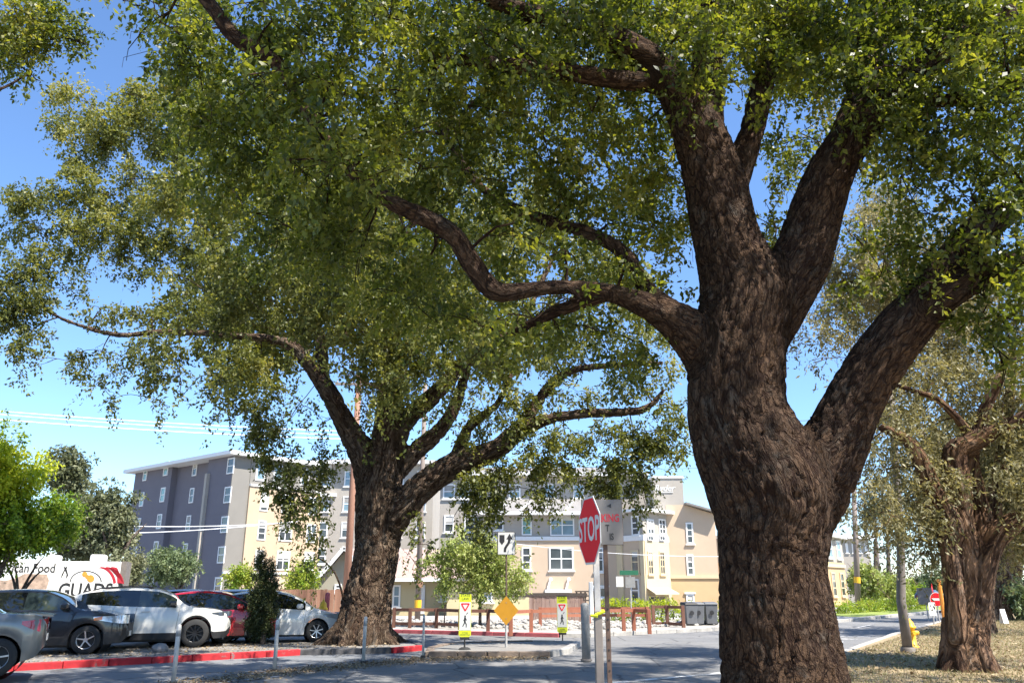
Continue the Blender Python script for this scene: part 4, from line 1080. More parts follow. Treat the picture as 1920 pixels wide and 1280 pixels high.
for b in list(B2):
    px_ = b[0][0] / b[0][1]
    if -.5 < px_ < .12 and 6.5 < b[0][2] < 15 and g1.random() < .42:
        v_ = np.array(b[0]) - np.array([0, 0, 1.6]); s_ = g1.uniform(.68, .86)
        B2.append((tuple(np.array([0, 0, 1.6]) + v_ * s_ + g1.normal(0, .3, 3)), tuple(np.array(b[1]) * s_ * .9), b[2] * .8, b[3]))
for (px, py, Y, r) in [(440, 540, 17, 60), (500, 560, 17.5, 60), (560, 590, 18, 50), (600, 560, 18, 60), (640, 500, 16, 70), (700, 440, 15.5, 70), (560, 480, 16.5, 70), (480, 470, 17, 60), (620, 400, 15, 70), (520, 400, 16, 70), (740, 350, 14.8, 70), (660, 330, 14.8, 70), (420, 590, 17.5, 40), (390, 470, 17, 50)]:
    B2.append(bl(px, py, Y, r, .75, .42, .9, 1.2))
# the far half of the crown, behind what shows
F2 = []
for i in range(30):
    a = g1.uniform(0, 2 * np.pi); rr_ = g1.random() ** .5
    F2.append(((-6.0 + 7.0 * rr_ * math.cos(a), 26.4 + 2.4 * rr_ * math.sin(a), g1.uniform(9.2, 14.5) - 1.2 * rr_), (1.6, 1.6, 1.2), .8, .5))
grow('cork_oak', (-4.22, 23.5, 0.12), T2, B2, M['bark_far'], M['leaf_oak_far'], 'broad cork oak by the parked white car, branches spreading low over the lot', voxel=0.06, leaf=0.108, per_area=50, seed=3,
     plate=(6.0, 1.7), amp=0.11, fbm=0.04, r0=0.03, inner=2, k=14, twig_len=0.38, droop=0.75, strands=1.1, far_blobs=F2, far_leaf=0.2, far_area=14)

# ---- a third cork oak off to the left, only its lit twigs hang into the corner
T0 = [[(Vector((-10.5, 10.5, -.3)), .7), (Vector((-10.5, 10.5, 2.5)), .5), (Vector((-10.2, 10.7, 5)), .4), (Vector((-9.6, 11, 7.5)), .16), (Vector((-8.7, 11.4, 9.6)), .05)],
      [(Vector((-10.4, 10.6, 3.5)), .35), (Vector((-12, 9.5, 6)), .25), (Vector((-13.5, 8.5, 8.5)), .1)],
      [(Vector((-10.2, 10.7, 5)), .3), (Vector((-11.0, 12.6, 7.4)), .2), (Vector((-12, 14.5, 9)), .1)]]
B0 = [bl(*a, flat=.9) for a in [(20, 20, 12, 46, 1, .75), (70, 40, 12, 44, 1.1, .8), (30, 75, 12, 40, 1.1, .75), (60, 95, 12, 26, .9, .6), (10, 120, 12, 28, .6, .3), (55, 140, 12, 13, .9, .45), (105, 20, 12, 34, .9, .45), (130, 45, 12, 26, .7, .35), (155, 60, 12, 18, .6, .3), (100, 75, 12, 16, .6, .35), (165, 85, 12, 9, .5, .3), (-60, 60, 12, 60, 1, .7)]]
F0 = [((-10.8 + g1.normal(0, 2.0), 11 + g1.normal(0, 2.0), 9.2 + g1.normal(0, 1.2)), (1.2, 1.2, .9), .9, .5) for i in range(14)]
def in_view(p):
    zc = p[1] * CP + (p[2] - EYE) * SP
    ix = 960 + FPX * p[0] / zc; iy = 640 - FPX * ((p[2] - EYE) * CP - p[1] * SP) / zc
    return ix > -160 and iy > -160
F0 = [((-12.6 + g1.normal(0, .8), 12.5 + g1.normal(0, 1.2), 8.6 + g1.normal(0, .8)), (1.1, 1.1, .9), .9, .6) for i in range(14)]
grow('cork_oak', (-10.5, 10.5, 0), T0, B0, M['bark'], M['leaf_oak'], 'cork oak whose sunlit leafy twigs hang into the upper left corner', voxel=0.07, leaf=0.08, per_area=130, seed=5, r0=.03,
     far_blobs=F0, far_leaf=.14, far_area=14)

# ---- the old tree on the verge, right of the road
Y3 = 16.0
T3 = [
    [(Vector((8.66, 16.2, -.2)), .46), (Vector((8.68, 16.2, .35)), .38)] + limb((1815, 1190, 16.2, .35), (1815, 1120, 16.2, .32), (1810, 1050, 16.2, .27), (1800, 980, 16.2, .23), (1795, 920, 16.2, .26), (1790, 850, 16.2, .22), (1828, 828, 16.1, .17), (1880, 800, 15.8, .13), (1940, 770, 15.5, .1)),
    limb((1822, 1140, 16.2, .25), (1836, 1060, 16.2, .21), (1842, 1000, 16.3, .26), (1832, 940, 16.4, .19), (1822, 880, 16.4, .16), (1825, 830, 16.3, .14), (1850, 760, 16.2, .11), (1880, 700, 16, .08)),
    limb((1826, 830, 16.2, .12), (1800, 790, 16.1, .09), (1760, 750, 16, .08), (1720, 735, 15.9, .065), (1680, 722, 15.8, .05)),
    limb((1806, 1130, 16.2, .25), (1788, 1050, 16.15, .21), (1776, 980, 16.1, .25), (1748, 920, 16, .19), (1725, 860, 15.9, .15), (1700, 825, 15.8, .11), (1650, 800, 15.6, .07)),
    limb((1826, 1150, 16.2, .25), (1842, 1080, 16.1, .22), (1860, 1020, 16.1, .2), (1890, 985, 16, .2), (1950, 950, 15.8, .16), (2040, 900, 15.4, .1)),
    limb((1796, 1200, 16.0, .18), (1788, 1110, 15.95, .17), (1776, 1010, 16.0, .13)),
    limb((1836, 1200, 16.1, .19), (1842, 1110, 16.1, .17), (1850, 1030, 16.2, .15)),
    limb((1850, 1050, 16.5, .2), (1870, 900, 17, .14), (1890, 780, 17.2, .1), (1900, 640, 17.2, .07)),
] + roots(8.68, 16.2, 8, .32, .66, 0.06, .12, 9)
B3 = []
for (px, py, Y, r, de, ti) in [
    (1630, 430, 18, 44, 1, .75), (1600, 500, 18, 40, 1, .7), (1655, 380, 18.5, 40, .8, .6), (1570, 560, 18, 34, .7, .6), (1650, 520, 18, 40, .9, .65), (1590, 620, 17.5, 30, .5, .55), (1540, 620, 17.5, 26, .7, .5), (1525, 680, 17.2, 18, .5, .4), (1620, 560, 18, 34, .7, .65),
    (1700, 700, 17, 55, 1, .6), (1660, 760, 16.5, 46, .9, .6), (1740, 800, 17, 55, 1, .65), (1700, 860, 16.6, 48, .9, .6), (1660, 880, 16, 44, .9, .55), (1640, 940, 16, 36, .7, .5), (1610, 980, 16, 22, .5, .4), (1700, 940, 16.4, 44, .9, .55), (1740, 900, 16.8, 50, 1, .6), (1720, 1000, 16.5, 34, .8, .5), (1670, 1000, 16.2, 26, .5, .45), (1750, 980, 17, 40, .9, .55), (1630, 830, 16, 30, .7, .5),
    (1790, 700, 17, 60, 1, .6), (1860, 740, 17, 60, 1, .6), (1850, 850, 17.5, 60, 1, .6), (1900, 900, 17.5, 60, 1, .55), (1870, 960, 17.5, 50, .9, .5), (1800, 780, 17.5, 60, 1, .6), (1760, 640, 17.5, 55, .9, .55), (1840, 640, 17.5, 55, .9, .5), (1920, 780, 16.5, 60, 1, .5), (1920, 980, 17, 50, .9, .45), (1880, 1010, 17.5, 36, .8, .45), (1800, 880, 18, 50, .9, .55), (1680, 650, 17.5, 44, .8, .55), (1720, 580, 18, 50, .9, .6), (1780, 540, 18, 50, .9, .55), (1980, 850, 16, 90, 1, .5), (2000, 680, 16, 100, 1, .5), (1900, 560, 17.5, 80, .9, .5), (1700, 480, 18.5, 50, .8, .6), (1640, 690, 17, 26, .5, .55), (1620, 900, 15.5, 30, .8, .5), (1650, 960, 15.5, 30, .8, .5), (1690, 980, 15.6, 30, .8, .5), (1730, 950, 15.7, 30, .9, .5), (1760, 900, 15.8, 34, .9, .55), (1880, 870, 15.5, 36, .9, .5), (1910, 940, 15.5, 40, .9, .45), (1720, 1040, 16, 22, .7, .5), (1760, 1040, 16.6, 24, .8, .45), (1600, 940, 15.5, 22, .6, .5), (1880, 780, 15.6, 36, .8, .5), (1750, 700, 15.8, 40, .8, .55), (1690, 780, 15.6, 34, .8, .55)]:
    B3.append(bl(px, py, Y, r * (1.15 if py < 660 else 1), de * (1.9 if py < 660 and px < 1730 else 1.15), ti, flat=.95, deep=1.3))
F3 = [((9.5 + g1.normal(0, 1.8), 18 + g1.normal(0, 1.8), 9.5 + g1.normal(0, 1.2)), (1.2, 1.2, 1), .8, .5) for i in range(16)]
grow('old_tree', (8.68, 16.2, 0.1), T3, B3, M['bark_olive'], M['leaf_olive'], 'gnarled fluted old tree with grey-green leaves on the dry verge', voxel=0.04, leaf=0.10, per_area=70, seed=6,
     plate=(6.0, .7), amp=0.075, fbm=0.07, r0=.022, inner=2, k=14, twig_len=.5, droop=.8, strands=.8, ratio=.34, far_blobs=F3, far_leaf=.12, far_area=18)
# ------------------------------------------------------------------ the other trees and plants
def stemset(base, h, r, forks, seed, lean=(0, 0), spread=.35):
    """a short trunk that forks into a few stems; base is a Vector"""
    rr = random.Random(seed)
    L = []
    top = base + Vector((lean[0], lean[1], h * .42))
    L.append([(base + Vector((0, 0, -.15)), r * 1.35), (base + Vector((0, 0, h * .05)), r * 1.1), (base.lerp(top, .5), r * .95), (top, r * .85)])
    for i in range(forks):
        a = 2 * math.pi * i / forks + rr.uniform(-.4, .4)
        e = top + Vector((math.cos(a) * h * spread, math.sin(a) * h * spread, h * rr.uniform(.3, .5)))
        m = top.lerp(e, .5) + Vector((0, 0, h * .05))
        L.append([(top - Vector((0, 0, h * .06)), r * .7), (m, r * .45), (e, r * .15)])
    return L

def small_tree(name, base, h, r, forks, blobs, bark, leafm, label, seed, cat='tree', group=None, leaf=.12, per_area=30, k=10, **kw):
    b = Vector(base)
    return grow(name, tuple(b), stemset(b, h, r, forks, seed, kw.pop('lean', (0, 0)), kw.pop('spread', .3)), blobs, bark, leafm, label, cat, group, voxel=max(.03, r * .28), leaf=leaf, per_area=per_area, seed=seed, k=k,
                plate=(6, 1.8), amp=.02, fbm=.03, r0=.02, inner=1, **kw)

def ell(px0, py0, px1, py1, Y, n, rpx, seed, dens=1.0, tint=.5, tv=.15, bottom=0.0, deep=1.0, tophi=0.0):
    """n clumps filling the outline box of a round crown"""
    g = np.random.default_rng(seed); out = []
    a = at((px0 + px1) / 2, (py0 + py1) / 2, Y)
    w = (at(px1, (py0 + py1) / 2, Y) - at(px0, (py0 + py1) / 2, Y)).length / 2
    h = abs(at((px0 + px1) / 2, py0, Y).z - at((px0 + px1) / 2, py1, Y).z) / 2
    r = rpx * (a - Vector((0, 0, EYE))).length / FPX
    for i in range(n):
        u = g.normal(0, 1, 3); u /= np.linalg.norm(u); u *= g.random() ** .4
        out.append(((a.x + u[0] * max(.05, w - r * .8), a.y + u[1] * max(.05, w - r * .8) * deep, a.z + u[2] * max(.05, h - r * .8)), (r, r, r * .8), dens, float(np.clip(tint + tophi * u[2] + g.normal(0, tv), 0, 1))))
    return out

# bright yellow-green tree at the left edge, with its greener right flank
b = grd(-8, 1150, .12); Yt = 29.0
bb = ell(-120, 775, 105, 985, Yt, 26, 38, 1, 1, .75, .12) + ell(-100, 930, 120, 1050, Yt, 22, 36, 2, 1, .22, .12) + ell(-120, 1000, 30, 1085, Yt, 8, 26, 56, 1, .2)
small_tree('maple_tree', (at(-20, 1140, Yt).x, Yt, .12), 4.6, .16, 5, bb, M['bark_grey'], M['leaf_yellow'], 'bright yellow-green tree at the left edge beside the food truck', 21, leaf=.14, per_area=32)
bb = ell(60, 895, 165, 1040, 30.5, 16, 30, 3, 1, .5, .12)
small_tree('young_tree', (at(30, 1140, 30.5).x, 30.5, .12), 3.0, .1, 4, bb, M['bark_grey'], M['leaf_lime'], 'fresh green small tree tucked between the yellow tree and the grey-green tree', 22, leaf=.11, per_area=50)
# tall grey-green tree behind
bb = ell(85, 800, 175, 960, 46, 12, 30, 4, 1, .4, .12) + ell(140, 858, 268, 1075, 46, 26, 36, 5, 1, .5, .12) + ell(90, 950, 200, 1080, 46, 10, 36, 55, 1, .45)
small_tree('live_oak', (at(195, 1130, 46).x, 46, 0.1), 5.6, .3, 5, bb, M['bark_grey'], M['leaf_grey'], 'tall grey-green tree standing behind the white food truck', 23, leaf=.21, per_area=16)
bb = ell(205, 1020, 275, 1105, 42, 10, 22, 6, 1, .75, .1)
small_tree('shrub_tree', (at(240, 1125, 42).x, 42, .1), 2.2, .06, 4, bb, M['bark_grey'], M['leaf_grey'], 'pale olive bush at the end of the food truck', 24, leaf=.14, per_area=34)
bb = ell(270, 1008, 392, 1108, 50, 22, 24, 7, 1, .55, .12)
small_tree('round_tree', (at(332, 1130, 50).x, 50, .1), 3.0, .14, 5, bb, M['bark_grey'], M['leaf_mid'], 'round soft-green tree before the purple apartment facade', 25, leaf=.16, per_area=34)
bb = ell(425, 1048, 482, 1112, 44, 10, 18, 8, 1, .8, .12)
small_tree('garden_shrub', (at(452, 1135, 44).x, 44, .1), 2.0, .06, 4, bb, M['bark_grey'], M['leaf_lime'], 'yellow-green shrub left of the dark column cypress, above the cars', 26, leaf=.13, per_area=40, group='yellow-green shrubs behind the fence')
bb = ell(520, 1040, 618, 1112, 43, 16, 20, 9, 1, .8, .12)
small_tree('garden_shrub', (at(570, 1135, 43).x, 43, .1), 2.2, .06, 4, bb, M['bark_grey'], M['leaf_lime'], 'yellow-green shrub rising over the left plank fence', 27, leaf=.13, per_area=40, group='yellow-green shrubs behind the fence')

# light green street tree at the far corner
Yc = 33.0
bb = []
for (px, py, r, t) in [(850, 1030, 30, .55), (820, 1060, 26, .4), (880, 1010, 30, .75), (925, 1020, 30, .8), (905, 1050, 36, .65), (860, 1075, 32, .5), (840, 1090, 22, .4), (950, 1050, 28, .7), (930, 1080, 32, .6), (970, 1075, 24, .7), (895, 1095, 28, .5), (980, 1090, 14, .6), (955, 1095, 22, .5), (820, 1035, 20, .5), (890, 1035, 30, .7), (915, 1065, 32, .6), (875, 1050, 30, .6)]:
    bb.append(bl(px, py, Yc, r, 1, t, .85, 1.2))
tb = at(900, 1178, Yc)
small_tree('street_tree', (tb.x, Yc, .11), 2.9, .07, 5, bb, M['bark_grey'], M['leaf_pale'], 'light green multi-stem street tree behind the keep-right sign', 28, leaf=.12, per_area=75)
# the thin sapling beside it
small_tree('sapling', (at(833, 1172, 35).x, 35, .11), 1.9, .025, 3, ell(812, 1085, 852, 1125, 35, 5, 10, 10, .3, .4), M['bark_grey'], M['leaf_mid'], 'thin bare-stemmed sapling left of the light green street tree', 29, leaf=.08, per_area=30, stems=True)

# column cypress between the cars: two tapering spires
cb = grd(492, 1207, .12)
Yb = cb.y
L = [[(cb + Vector((0, 0, -.1)), .09), (cb + Vector((0, 0, .6)), .07), (at(488, 1100, Yb), .05), (at(492, 1035, Yb), .015)],
     [(cb + Vector((.05, 0, .3)), .06), (at(506, 1120, Yb), .04), (at(508, 1052, Yb), .01)]]
bb = []
for (px, py, r, t) in [(490, 1036, 5, .45), (490, 1048, 8, .4), (488, 1062, 11, .4), (487, 1078, 15, .4), (486, 1095, 18, .45), (488, 1112, 20, .3), (484, 1130, 18, .35), (484, 1148, 19, .4), (486, 1165, 20, .4), (488, 1180, 18, .35), (508, 1055, 5, .3), (507, 1068, 8, .25), (507, 1084, 11, .25), (508, 1100, 12, .25), (508, 1118, 13, .5), (508, 1136, 14, .55), (509, 1152, 13, .6), (504, 1166, 14, .5), (498, 1140, 18, .3), (498, 1110, 16, .25), (476, 1160, 12, .5), (474, 1175, 9, .5), (496, 1190, 12, .35)]:
    bb.append(bl(px, py, Yb, r, 1, t, 1.15, 1.0))
grow('column_cypress', tuple(cb), L, bb, M['bark_grey'], M['leaf_conifer'], 'dark narrow column cypress with two pointed tips between the parked cars', 'shrub', voxel=.03, leaf=.065, per_area=800, seed=30, plate=(6, 2), amp=.01, fbm=.01, r0=.01, inner=1, k=9, twig_len=.12, droop=-.6, ratio=.35, stems=True)

# hedge with yellow-green tops in front of the bay window
hp = [at(px, py, 37.5) for px, py in ((1140, 1135), (1165, 1133), (1190, 1136), (1215, 1138), (1240, 1140), (1262, 1142), (1285, 1143), (1310, 1145), (1335, 1147), (1360, 1148))]
bb = []
for p in hp:
    bb.append(((p.x, p.y, p.z), (.45, .4, .3), 1.1, .8)); bb.append(((p.x + .2, p.y - .1, p.z - .5), (.45, .4, .35), 1.0, .45))
hb = Vector((8.0, 37.5, .11))
L = [[(Vector((p.x, p.y, .05)), .04), (Vector((p.x, p.y, p.z * .6)), .03), (Vector((p.x + .05, p.y, p.z)), .01)] for p in hp]
grow('hedge', tuple(hb), L, bb, M['bark_grey'], M['leaf_yellow'], 'clipped hedge with yellow-green tops below the bay window', 'hedge', voxel=.03, leaf=.08, per_area=110, seed=34, amp=.005, fbm=.005, r0=.008, inner=1, k=10, twig_len=.25, droop=-.3, stems=True)

# trees along the far side of the road, right
for i, (x0, y0, x1, y1, Y, n, lab, lm) in enumerate([
    (1588, 1050, 1660, 1140, 60, 16, 'light green street tree nearest the pale far building on the right', 'leaf_pale'),
    (1622, 1062, 1705, 1142, 66, 16, 'light green street tree with a low fork, middle of the far row', 'leaf_pale'),
    (1672, 1082, 1735, 1146, 76, 12, 'smallest light green street tree of the far row, beside the lamp post', 'leaf_lime')]):
    small_tree('street_tree', (at((x0 + x1) / 2, 1130, Y).x, Y, .1), 3.6, .14, 5, ell(x0, y0, x1, y1, Y, n, 20, 60 + i, 1, .6, .12), M['bark_grey'], M[lm], lab, 35 + i, group='street trees across the road', leaf=.2, per_area=26)
for i, (x0, y0, x1, y1, Y, lab) in enumerate([(1600, 1055, 1640, 1120, 84, 'darker tree rising behind the far row of street trees'),
                                             (1735, 1035, 1800, 1140, 95, 'dark tree beyond the small stop sign down the road'),
                                             (1700, 1070, 1760, 1145, 120, 'farthest dark tree closing the view down the road')]):
    small_tree('background_tree', (at((x0 + x1) / 2, 1125, Y).x, Y, .1), 4.5, .2, 4, ell(x0, y0, x1, y1, Y, 14, 22, 70 + i, 1, .35, .12), M['bark_grey'], M['leaf_mid'], lab, 45 + i, leaf=.3, per_area=9)
# verge plants in front of the far building
bb = []
for i in range(22):
    px = 1572 + i * 7.5; p = at(px, 1158 - i * .45, 50 + i * .5)
    bb.append(((p.x, p.y, max(.35, p.z)), (.7, .7, .4), 1, .75 + .1 * math.sin(i * 3)))
ph = at(1620, 1150, 53)
grow('flower_bed', (ph.x, ph.y, .1), [[(Vector((b_[0][0], b_[0][1], .05)), .04), (Vector((b_[0][0], b_[0][1], .3)), .02), (Vector((b_[0][0] + .02, b_[0][1], .5)), .01)] for b_ in bb[::2]], bb, M['bark_grey'], M['leaf_lime'], 'low strip of yellow-green plants along the far road kerb', 'plants', voxel=.04, leaf=.12, per_area=40, seed=52, amp=.004, fbm=.004, r0=.008, inner=1, k=8, twig_len=.3, droop=-.4, stems=True)

# the row of verge trees going away on the right
for i, (x, y, s, lab) in enumerate([(16.3, 29.2, 1.0, 'leaning grey trunk tree next behind the gnarled old tree'), (23.5, 40.2, 1.0, 'third tree of the verge row, beyond the leaning trunk'), (31.0, 51.5, 1.1, 'far tree of the verge row, past the brick-edged path')]):
    B = Vector((x, y, .1))
    L = [[(B + Vector((0, 0, -.2)), .62), (B + Vector((.1, 0, .6)), .42), (B + Vector((.5, .1, 2.0)), .36), (B + Vector((1.0, .2, 3.3)), .3)],
         [(B + Vector((.9, .2, 3.0)), .26), (B + Vector((2.0, .3, 5.0)), .2), (B + Vector((2.6, .5, 7.4)), .1)],
         [(B + Vector((.8, .2, 2.8)), .26), (B + Vector((-.4, -.6, 4.8)), .2), (B + Vector((-1.6, -1.0, 7.0)), .1)],
         [(B + Vector((.9, .2, 3.1)), .24), (B + Vector((.9, 1.4, 5.4)), .18), (B + Vector((.6, 2.4, 7.8)), .1)]]
    g = np.random.default_rng(80 + i); bb = []
    for j in range(34):
        u = g.normal(0, 1, 3); u /= np.linalg.norm(u); u *= g.random() ** .4
        bb.append(((x + .6 + u[0] * 5.0, y + .2 + u[1] * 4.5, 7.0 + u[2] * 3.2), (1.3, 1.3, 1.0), .9, .5))
    grow('verge_tree', tuple(B), L, bb, M['bark_far'], M['leaf_olive'], lab, group='trees along the verge', voxel=.07, leaf=.19, per_area=13, seed=90 + i, plate=(5, 1.6), amp=.05, fbm=.05, r0=.03, inner=2, k=12, twig_len=.7, droop=.8, ratio=.4)
B = Vector((14.0, 9.5, .1))
L = [[(B + Vector((0, 0, -.2)), .7), (B + Vector((0, 0, 1.5)), .5), (B + Vector((-.3, .2, 3.4)), .42)], [(B + Vector((-.3, .2, 3.0)), .3), (B + Vector((-2, .8, 5.2)), .2), (B + Vector((-3.2, 1.4, 7.4)), .1)],
     [(B + Vector((-.2, .2, 3.0)), .3), (B + Vector((1.4, .6, 5.4)), .2), (B + Vector((2.4, 1.4, 7.6)), .1)], [(B + Vector((-.2, .2, 3.0)), .3), (B + Vector((0, -1.4, 5.4)), .2), (B + Vector((.2, -2.6, 7.6)), .1)]]
g = np.random.default_rng(77); bb = []
for j in range(13):
    u = g.normal(0, 1, 3); u /= np.linalg.norm(u); u *= g.random() ** .4
    bb.append(((13.6 + u[0] * 3.6, 9.6 + u[1] * 4.2, 8.2 + u[2] * 2.4), (1.2, 1.2, .9), .9, .5))
bb = [b_ for b_ in bb if b_[0][0] / b_[0][1] > .92]
grow('verge_tree', tuple(B), L, bb, M['bark_far'], M['leaf_olive'], 'tree of the verge row standing just right of the frame, shading the verge', group='trees along the verge', voxel=.07, leaf=.14, per_area=17, seed=97, plate=(5, 1.6), amp=.05, fbm=.05, r0=.03, inner=2, k=12, twig_len=.7, droop=.8, ratio=.4)
# dark shrub mass at the right edge, far back
small_tree('shrub_tree', (at(1925, 1170, 40).x, 40, .1), 3, .1, 4, ell(1870, 1060, 1990, 1170, 40, 16, 26, 95, 1, .3), M['bark_grey'], M['leaf_mid'], 'dark green shrub at the right edge beyond the path', 96, leaf=.16, per_area=28)
# tall thin pines on the skyline, right
for i, (px, top, base, Y, lab) in enumerate([(1640, 930, 1100, 105, 'nearest of the tall thin-trunked pines on the right skyline'), (1664, 945, 1105, 125, 'middle one of the tall thin-trunked pines on the skyline'), (1622, 920, 1100, 118, 'left one of the tall thin-trunked pines behind the utility pole')]):
    B = Vector((at(px, base, Y).x, Y, 0)); t = at(px, top, Y)
    L = [[(B, .35), (B.lerp(t, .5), .28), (B.lerp(t, .8), .18), (t, .05)]]
    bb = ell(px - 24, top - 12, px + 26, top + 60, Y, 12, 11, 100 + i, .8, .4)
    grow('pine_tree', tuple(B), L, bb, M['bark_grey'], M['leaf_pine'], lab, group='tall thin pines on the skyline', voxel=.12, leaf=.3, per_area=9, seed=110 + i, amp=.02, fbm=.02, r0=.04, inner=1, k=8, twig_len=.9, droop=.2, ratio=.4)
# ------------------------------------------------------------------ buildings
Z = Vector((0, 0, 1))
WRND = random.Random(12)
class Facade:
    """a wall plane: origin o (bottom), d along to the right seen from outside"""
    def __init__(s, o, d):
        s.o = Vector(o); s.d = Vector(d).normalized(); s.n = s.d.cross(Z).normalized()
    def uz(s, px, py):
        p = on_plane(px, py, s.o, s.n); q = p - s.o
        return q.dot(s.d), q.z + s.o.z
    def pt(s, u, z, t=0.0):
        return Vector((s.o.x, s.o.y, 0)) + s.d * u + Z * z + s.n * t

def window(bld, F, u0, u1, z0, z1, pane, cols=1, rows=1, fw=.09, sill=True, frame=None, head=False):
    """frame with casement bars; pane a sub-part"""
    m = MB()
    def bar(a0, a1, b0, b1, t0, t1):
        m.plate([(a0, b0), (a1, b0), (a1, b1), (a0, b1)], F.pt(0, 0), F.d, Z, t0, t1)
    bar(u0, u0 + fw, z0, z1, -.02, .07); bar(u1 - fw, u1, z0, z1, -.02, .07)
    bar(u0 + fw, u1 - fw, z1 - fw, z1, -.02, .07); bar(u0 + fw, u1 - fw, z0, z0 + fw, -.02, .07)
    iw = (u1 - u0 - 2 * fw); ih = (z1 - z0 - 2 * fw)
    for c in range(1, cols):
        x = u0 + fw + iw * c / cols; bar(x - fw * .4, x + fw * .4, z0 + fw, z1 - fw, -.02, .055)
    for r in range(1, rows):
        y = z0 + fw + ih * r / rows
        for c in range(cols):
            xa = u0 + fw + iw * c / cols + (fw * .4 if c else 0); xb = u0 + fw + iw * (c + 1) / cols - (fw * .4 if c < cols - 1 else 0)
            bar(xa, xb, y - fw * .35, y + fw * .35, -.02, .05)
    if sill: bar(u0 - .1, u1 + .1, z0 - .1, z0 - .004, -.02, .13)
    if head: bar(u0 - .12, u1 + .12, z1 + .004, z1 + .12, -.02, .12)
    w = m.build('window', frame or M['white'], bld)
    m2 = MB(); m2.plate([(u0 + fw * .5, z0 + fw * .5), (u1 - fw * .5, z0 + fw * .5), (u1 - fw * .5, z1 - fw * .5), (u0 + fw * .5, z1 - fw * .5)], F.pt(0, 0), F.d, Z, -.02, .025)
    m2.build('pane', pane, w)
    rr = WRND
    if rr.random() < .42 and z1 - z0 > .8:
        f = rr.choice((.25, .4, .4, .6, .85)); zz = z1 - fw - ih * f
        m3 = MB(); m3.plate([(u0 + fw * .8, zz), (u1 - fw * .8, zz), (u1 - fw * .8, z1 - fw * .8), (u0 + fw * .8, z1 - fw * .8)], F.pt(0, 0), F.d, Z, .026, .031)
        m3.build('blind', M['blind'] if rr.random() < .6 else M['curtain'], w)
    return w

def win_px(bld, F, x0, y0, x1, y1, pane, **k):
    u0, z1 = F.uz(x0, y0); u1, z0 = F.uz(x1, y1)
    return window(bld, F, min(u0, u1), max(u0, u1), z0, z1, pane, **k)

def slab(bld, name, F, u0, u1, z0, z1, t0, t1, mat):
    return MB().plate([(u0, z0), (u1, z0), (u1, z1), (u0, z1)], F.pt(0, 0), F.d, Z, t0, t1).build(name, mat, bld)

# ---- purple-grey and tan apartment block, left
K = Vector((-26.5, 75.0, 0)); dl = Vector((-.78, .626, 0)); dr = Vector((.626, .78, 0))
A = empty('apartment_building', (K.x, K.y, 0), 0, 'five-storey purple-grey and tan apartment block with a hipped roof, left', 'building')
A_inv = Matrix.Translation(-Vector((K.x, K.y, 0)))
def poly_block(bld, name, pts, z0, z1, mat):
    return MB().prism([(p.x, p.y) for p in pts], z0, z1).build(name, mat, bld)
class Sub:
    pass
HT = 13.6
def KP(a, b):  # a metres along the purple side, b metres along the tan side
    return K + dl * a + dr * b
# stepped purple side: three planes, each step a lit return wall
poly_block(A, 'wall', [KP(0, 0), KP(0, 14), KP(4.3, 14), KP(4.3, 0.0)], 0, HT, M['purple'])
poly_block(A, 'wall', [KP(4.303, .9), KP(4.303, 14), KP(11.6, 14), KP(11.6, .9)], 0, HT, M['purple'])
poly_block(A, 'wall', [KP(11.603, .25), KP(11.603, 14), KP(19.4, 14), KP(19.4, .25)], 0, HT, M['purple'])
FA0 = Facade(KP(4.3, 0), -dl); FA1 = Facade(KP(11.6, .9), -dl); FA2 = Facade(KP(19.4, .25), -dl)
for F, cols in ((FA2, [(273, 888, .8), (312, 878, .9)]), (FA1, [(366, 878, .8), (401, 875, .9)]), (FA0, [(433, 873, 1.1)])):
    for (px, py, w) in cols:
        u, z = F.uz(px, py)
        for r in range(5):
            zc = z - r * 2.72
            pane = M['pane_teal'] if (r < 2 and px in (273, 312, 401)) else M['pane_dark']
            window(A, F, u - w / 2, u + w / 2, zc - .75, zc + .75, pane, rows=2, fw=.11, sill=False)
# fins in a paler tone: sunlit slivers at the wall steps, put into colour
for F, u in ((FA1, 7.05), (FA0, .35)):
    slab(A, 'fin', F, u - .18, u + .18, .0 if F is FA0 else 4.2, 12.2, 0.004, .34, M['wall_grey'])
for z in (2.75, 5.45, 8.2, 10.9):
    for F, L_ in ((FA0, 4.3), (FA1, 7.3), (FA2, 7.8)):
        slab(A, 'joint', F, 0.02, L_ - .02, z - .03, z + .03, .003, .012, M['purple'])
# tan side
FB = Facade(KP(0, 0), dr)
slab(A, 'pier', FB, .0, 1.9, 0, HT - .02, .003, .10, M['wall_olive'])
slab(A, 'wall', FB, 1.903, 11.4, 3.0, 10.9, .003, .30, M['tan'])
slab(A, 'wall', FB, 1.903, 11.4, 0, 2.8, .003, .22, M['tan_pink'])
slab(A, 'wall', FB, 1.903, 11.4, 11.1, HT - .02, .003, .16, M['wall_olive'])
slab(A, 'trim', FB, 1.9, 11.45, 10.903, 11.097, .003, .42, M['white'])
slab(A, 'trim', FB, .0, 11.45, 2.803, 2.997, .004, .36, M['white'])
FBo = Facade(KP(0, 0) + FB.n * .30, dr)
for r in range(3):
    z = 9.6 - r * 2.72
    for u, w in ((3.6, .9), (6.3, 1.5), (9.4, 1.2)):
        window(A, FBo, u - w / 2, u + w / 2, z - .95, z + .85, M['pane_dark'], rows=3 if w < 1 else 2, cols=1 if w < 1 else 2, fw=.11, sill=False)
FBt = Facade(KP(0, 0) + FB.n * .16, dr)
for u in (3.0, 5.0, 8.2): window(A, FBt, u - .55, u + .55, 11.5, 13.2, M['pane_blue'], fw=.16, sill=False)
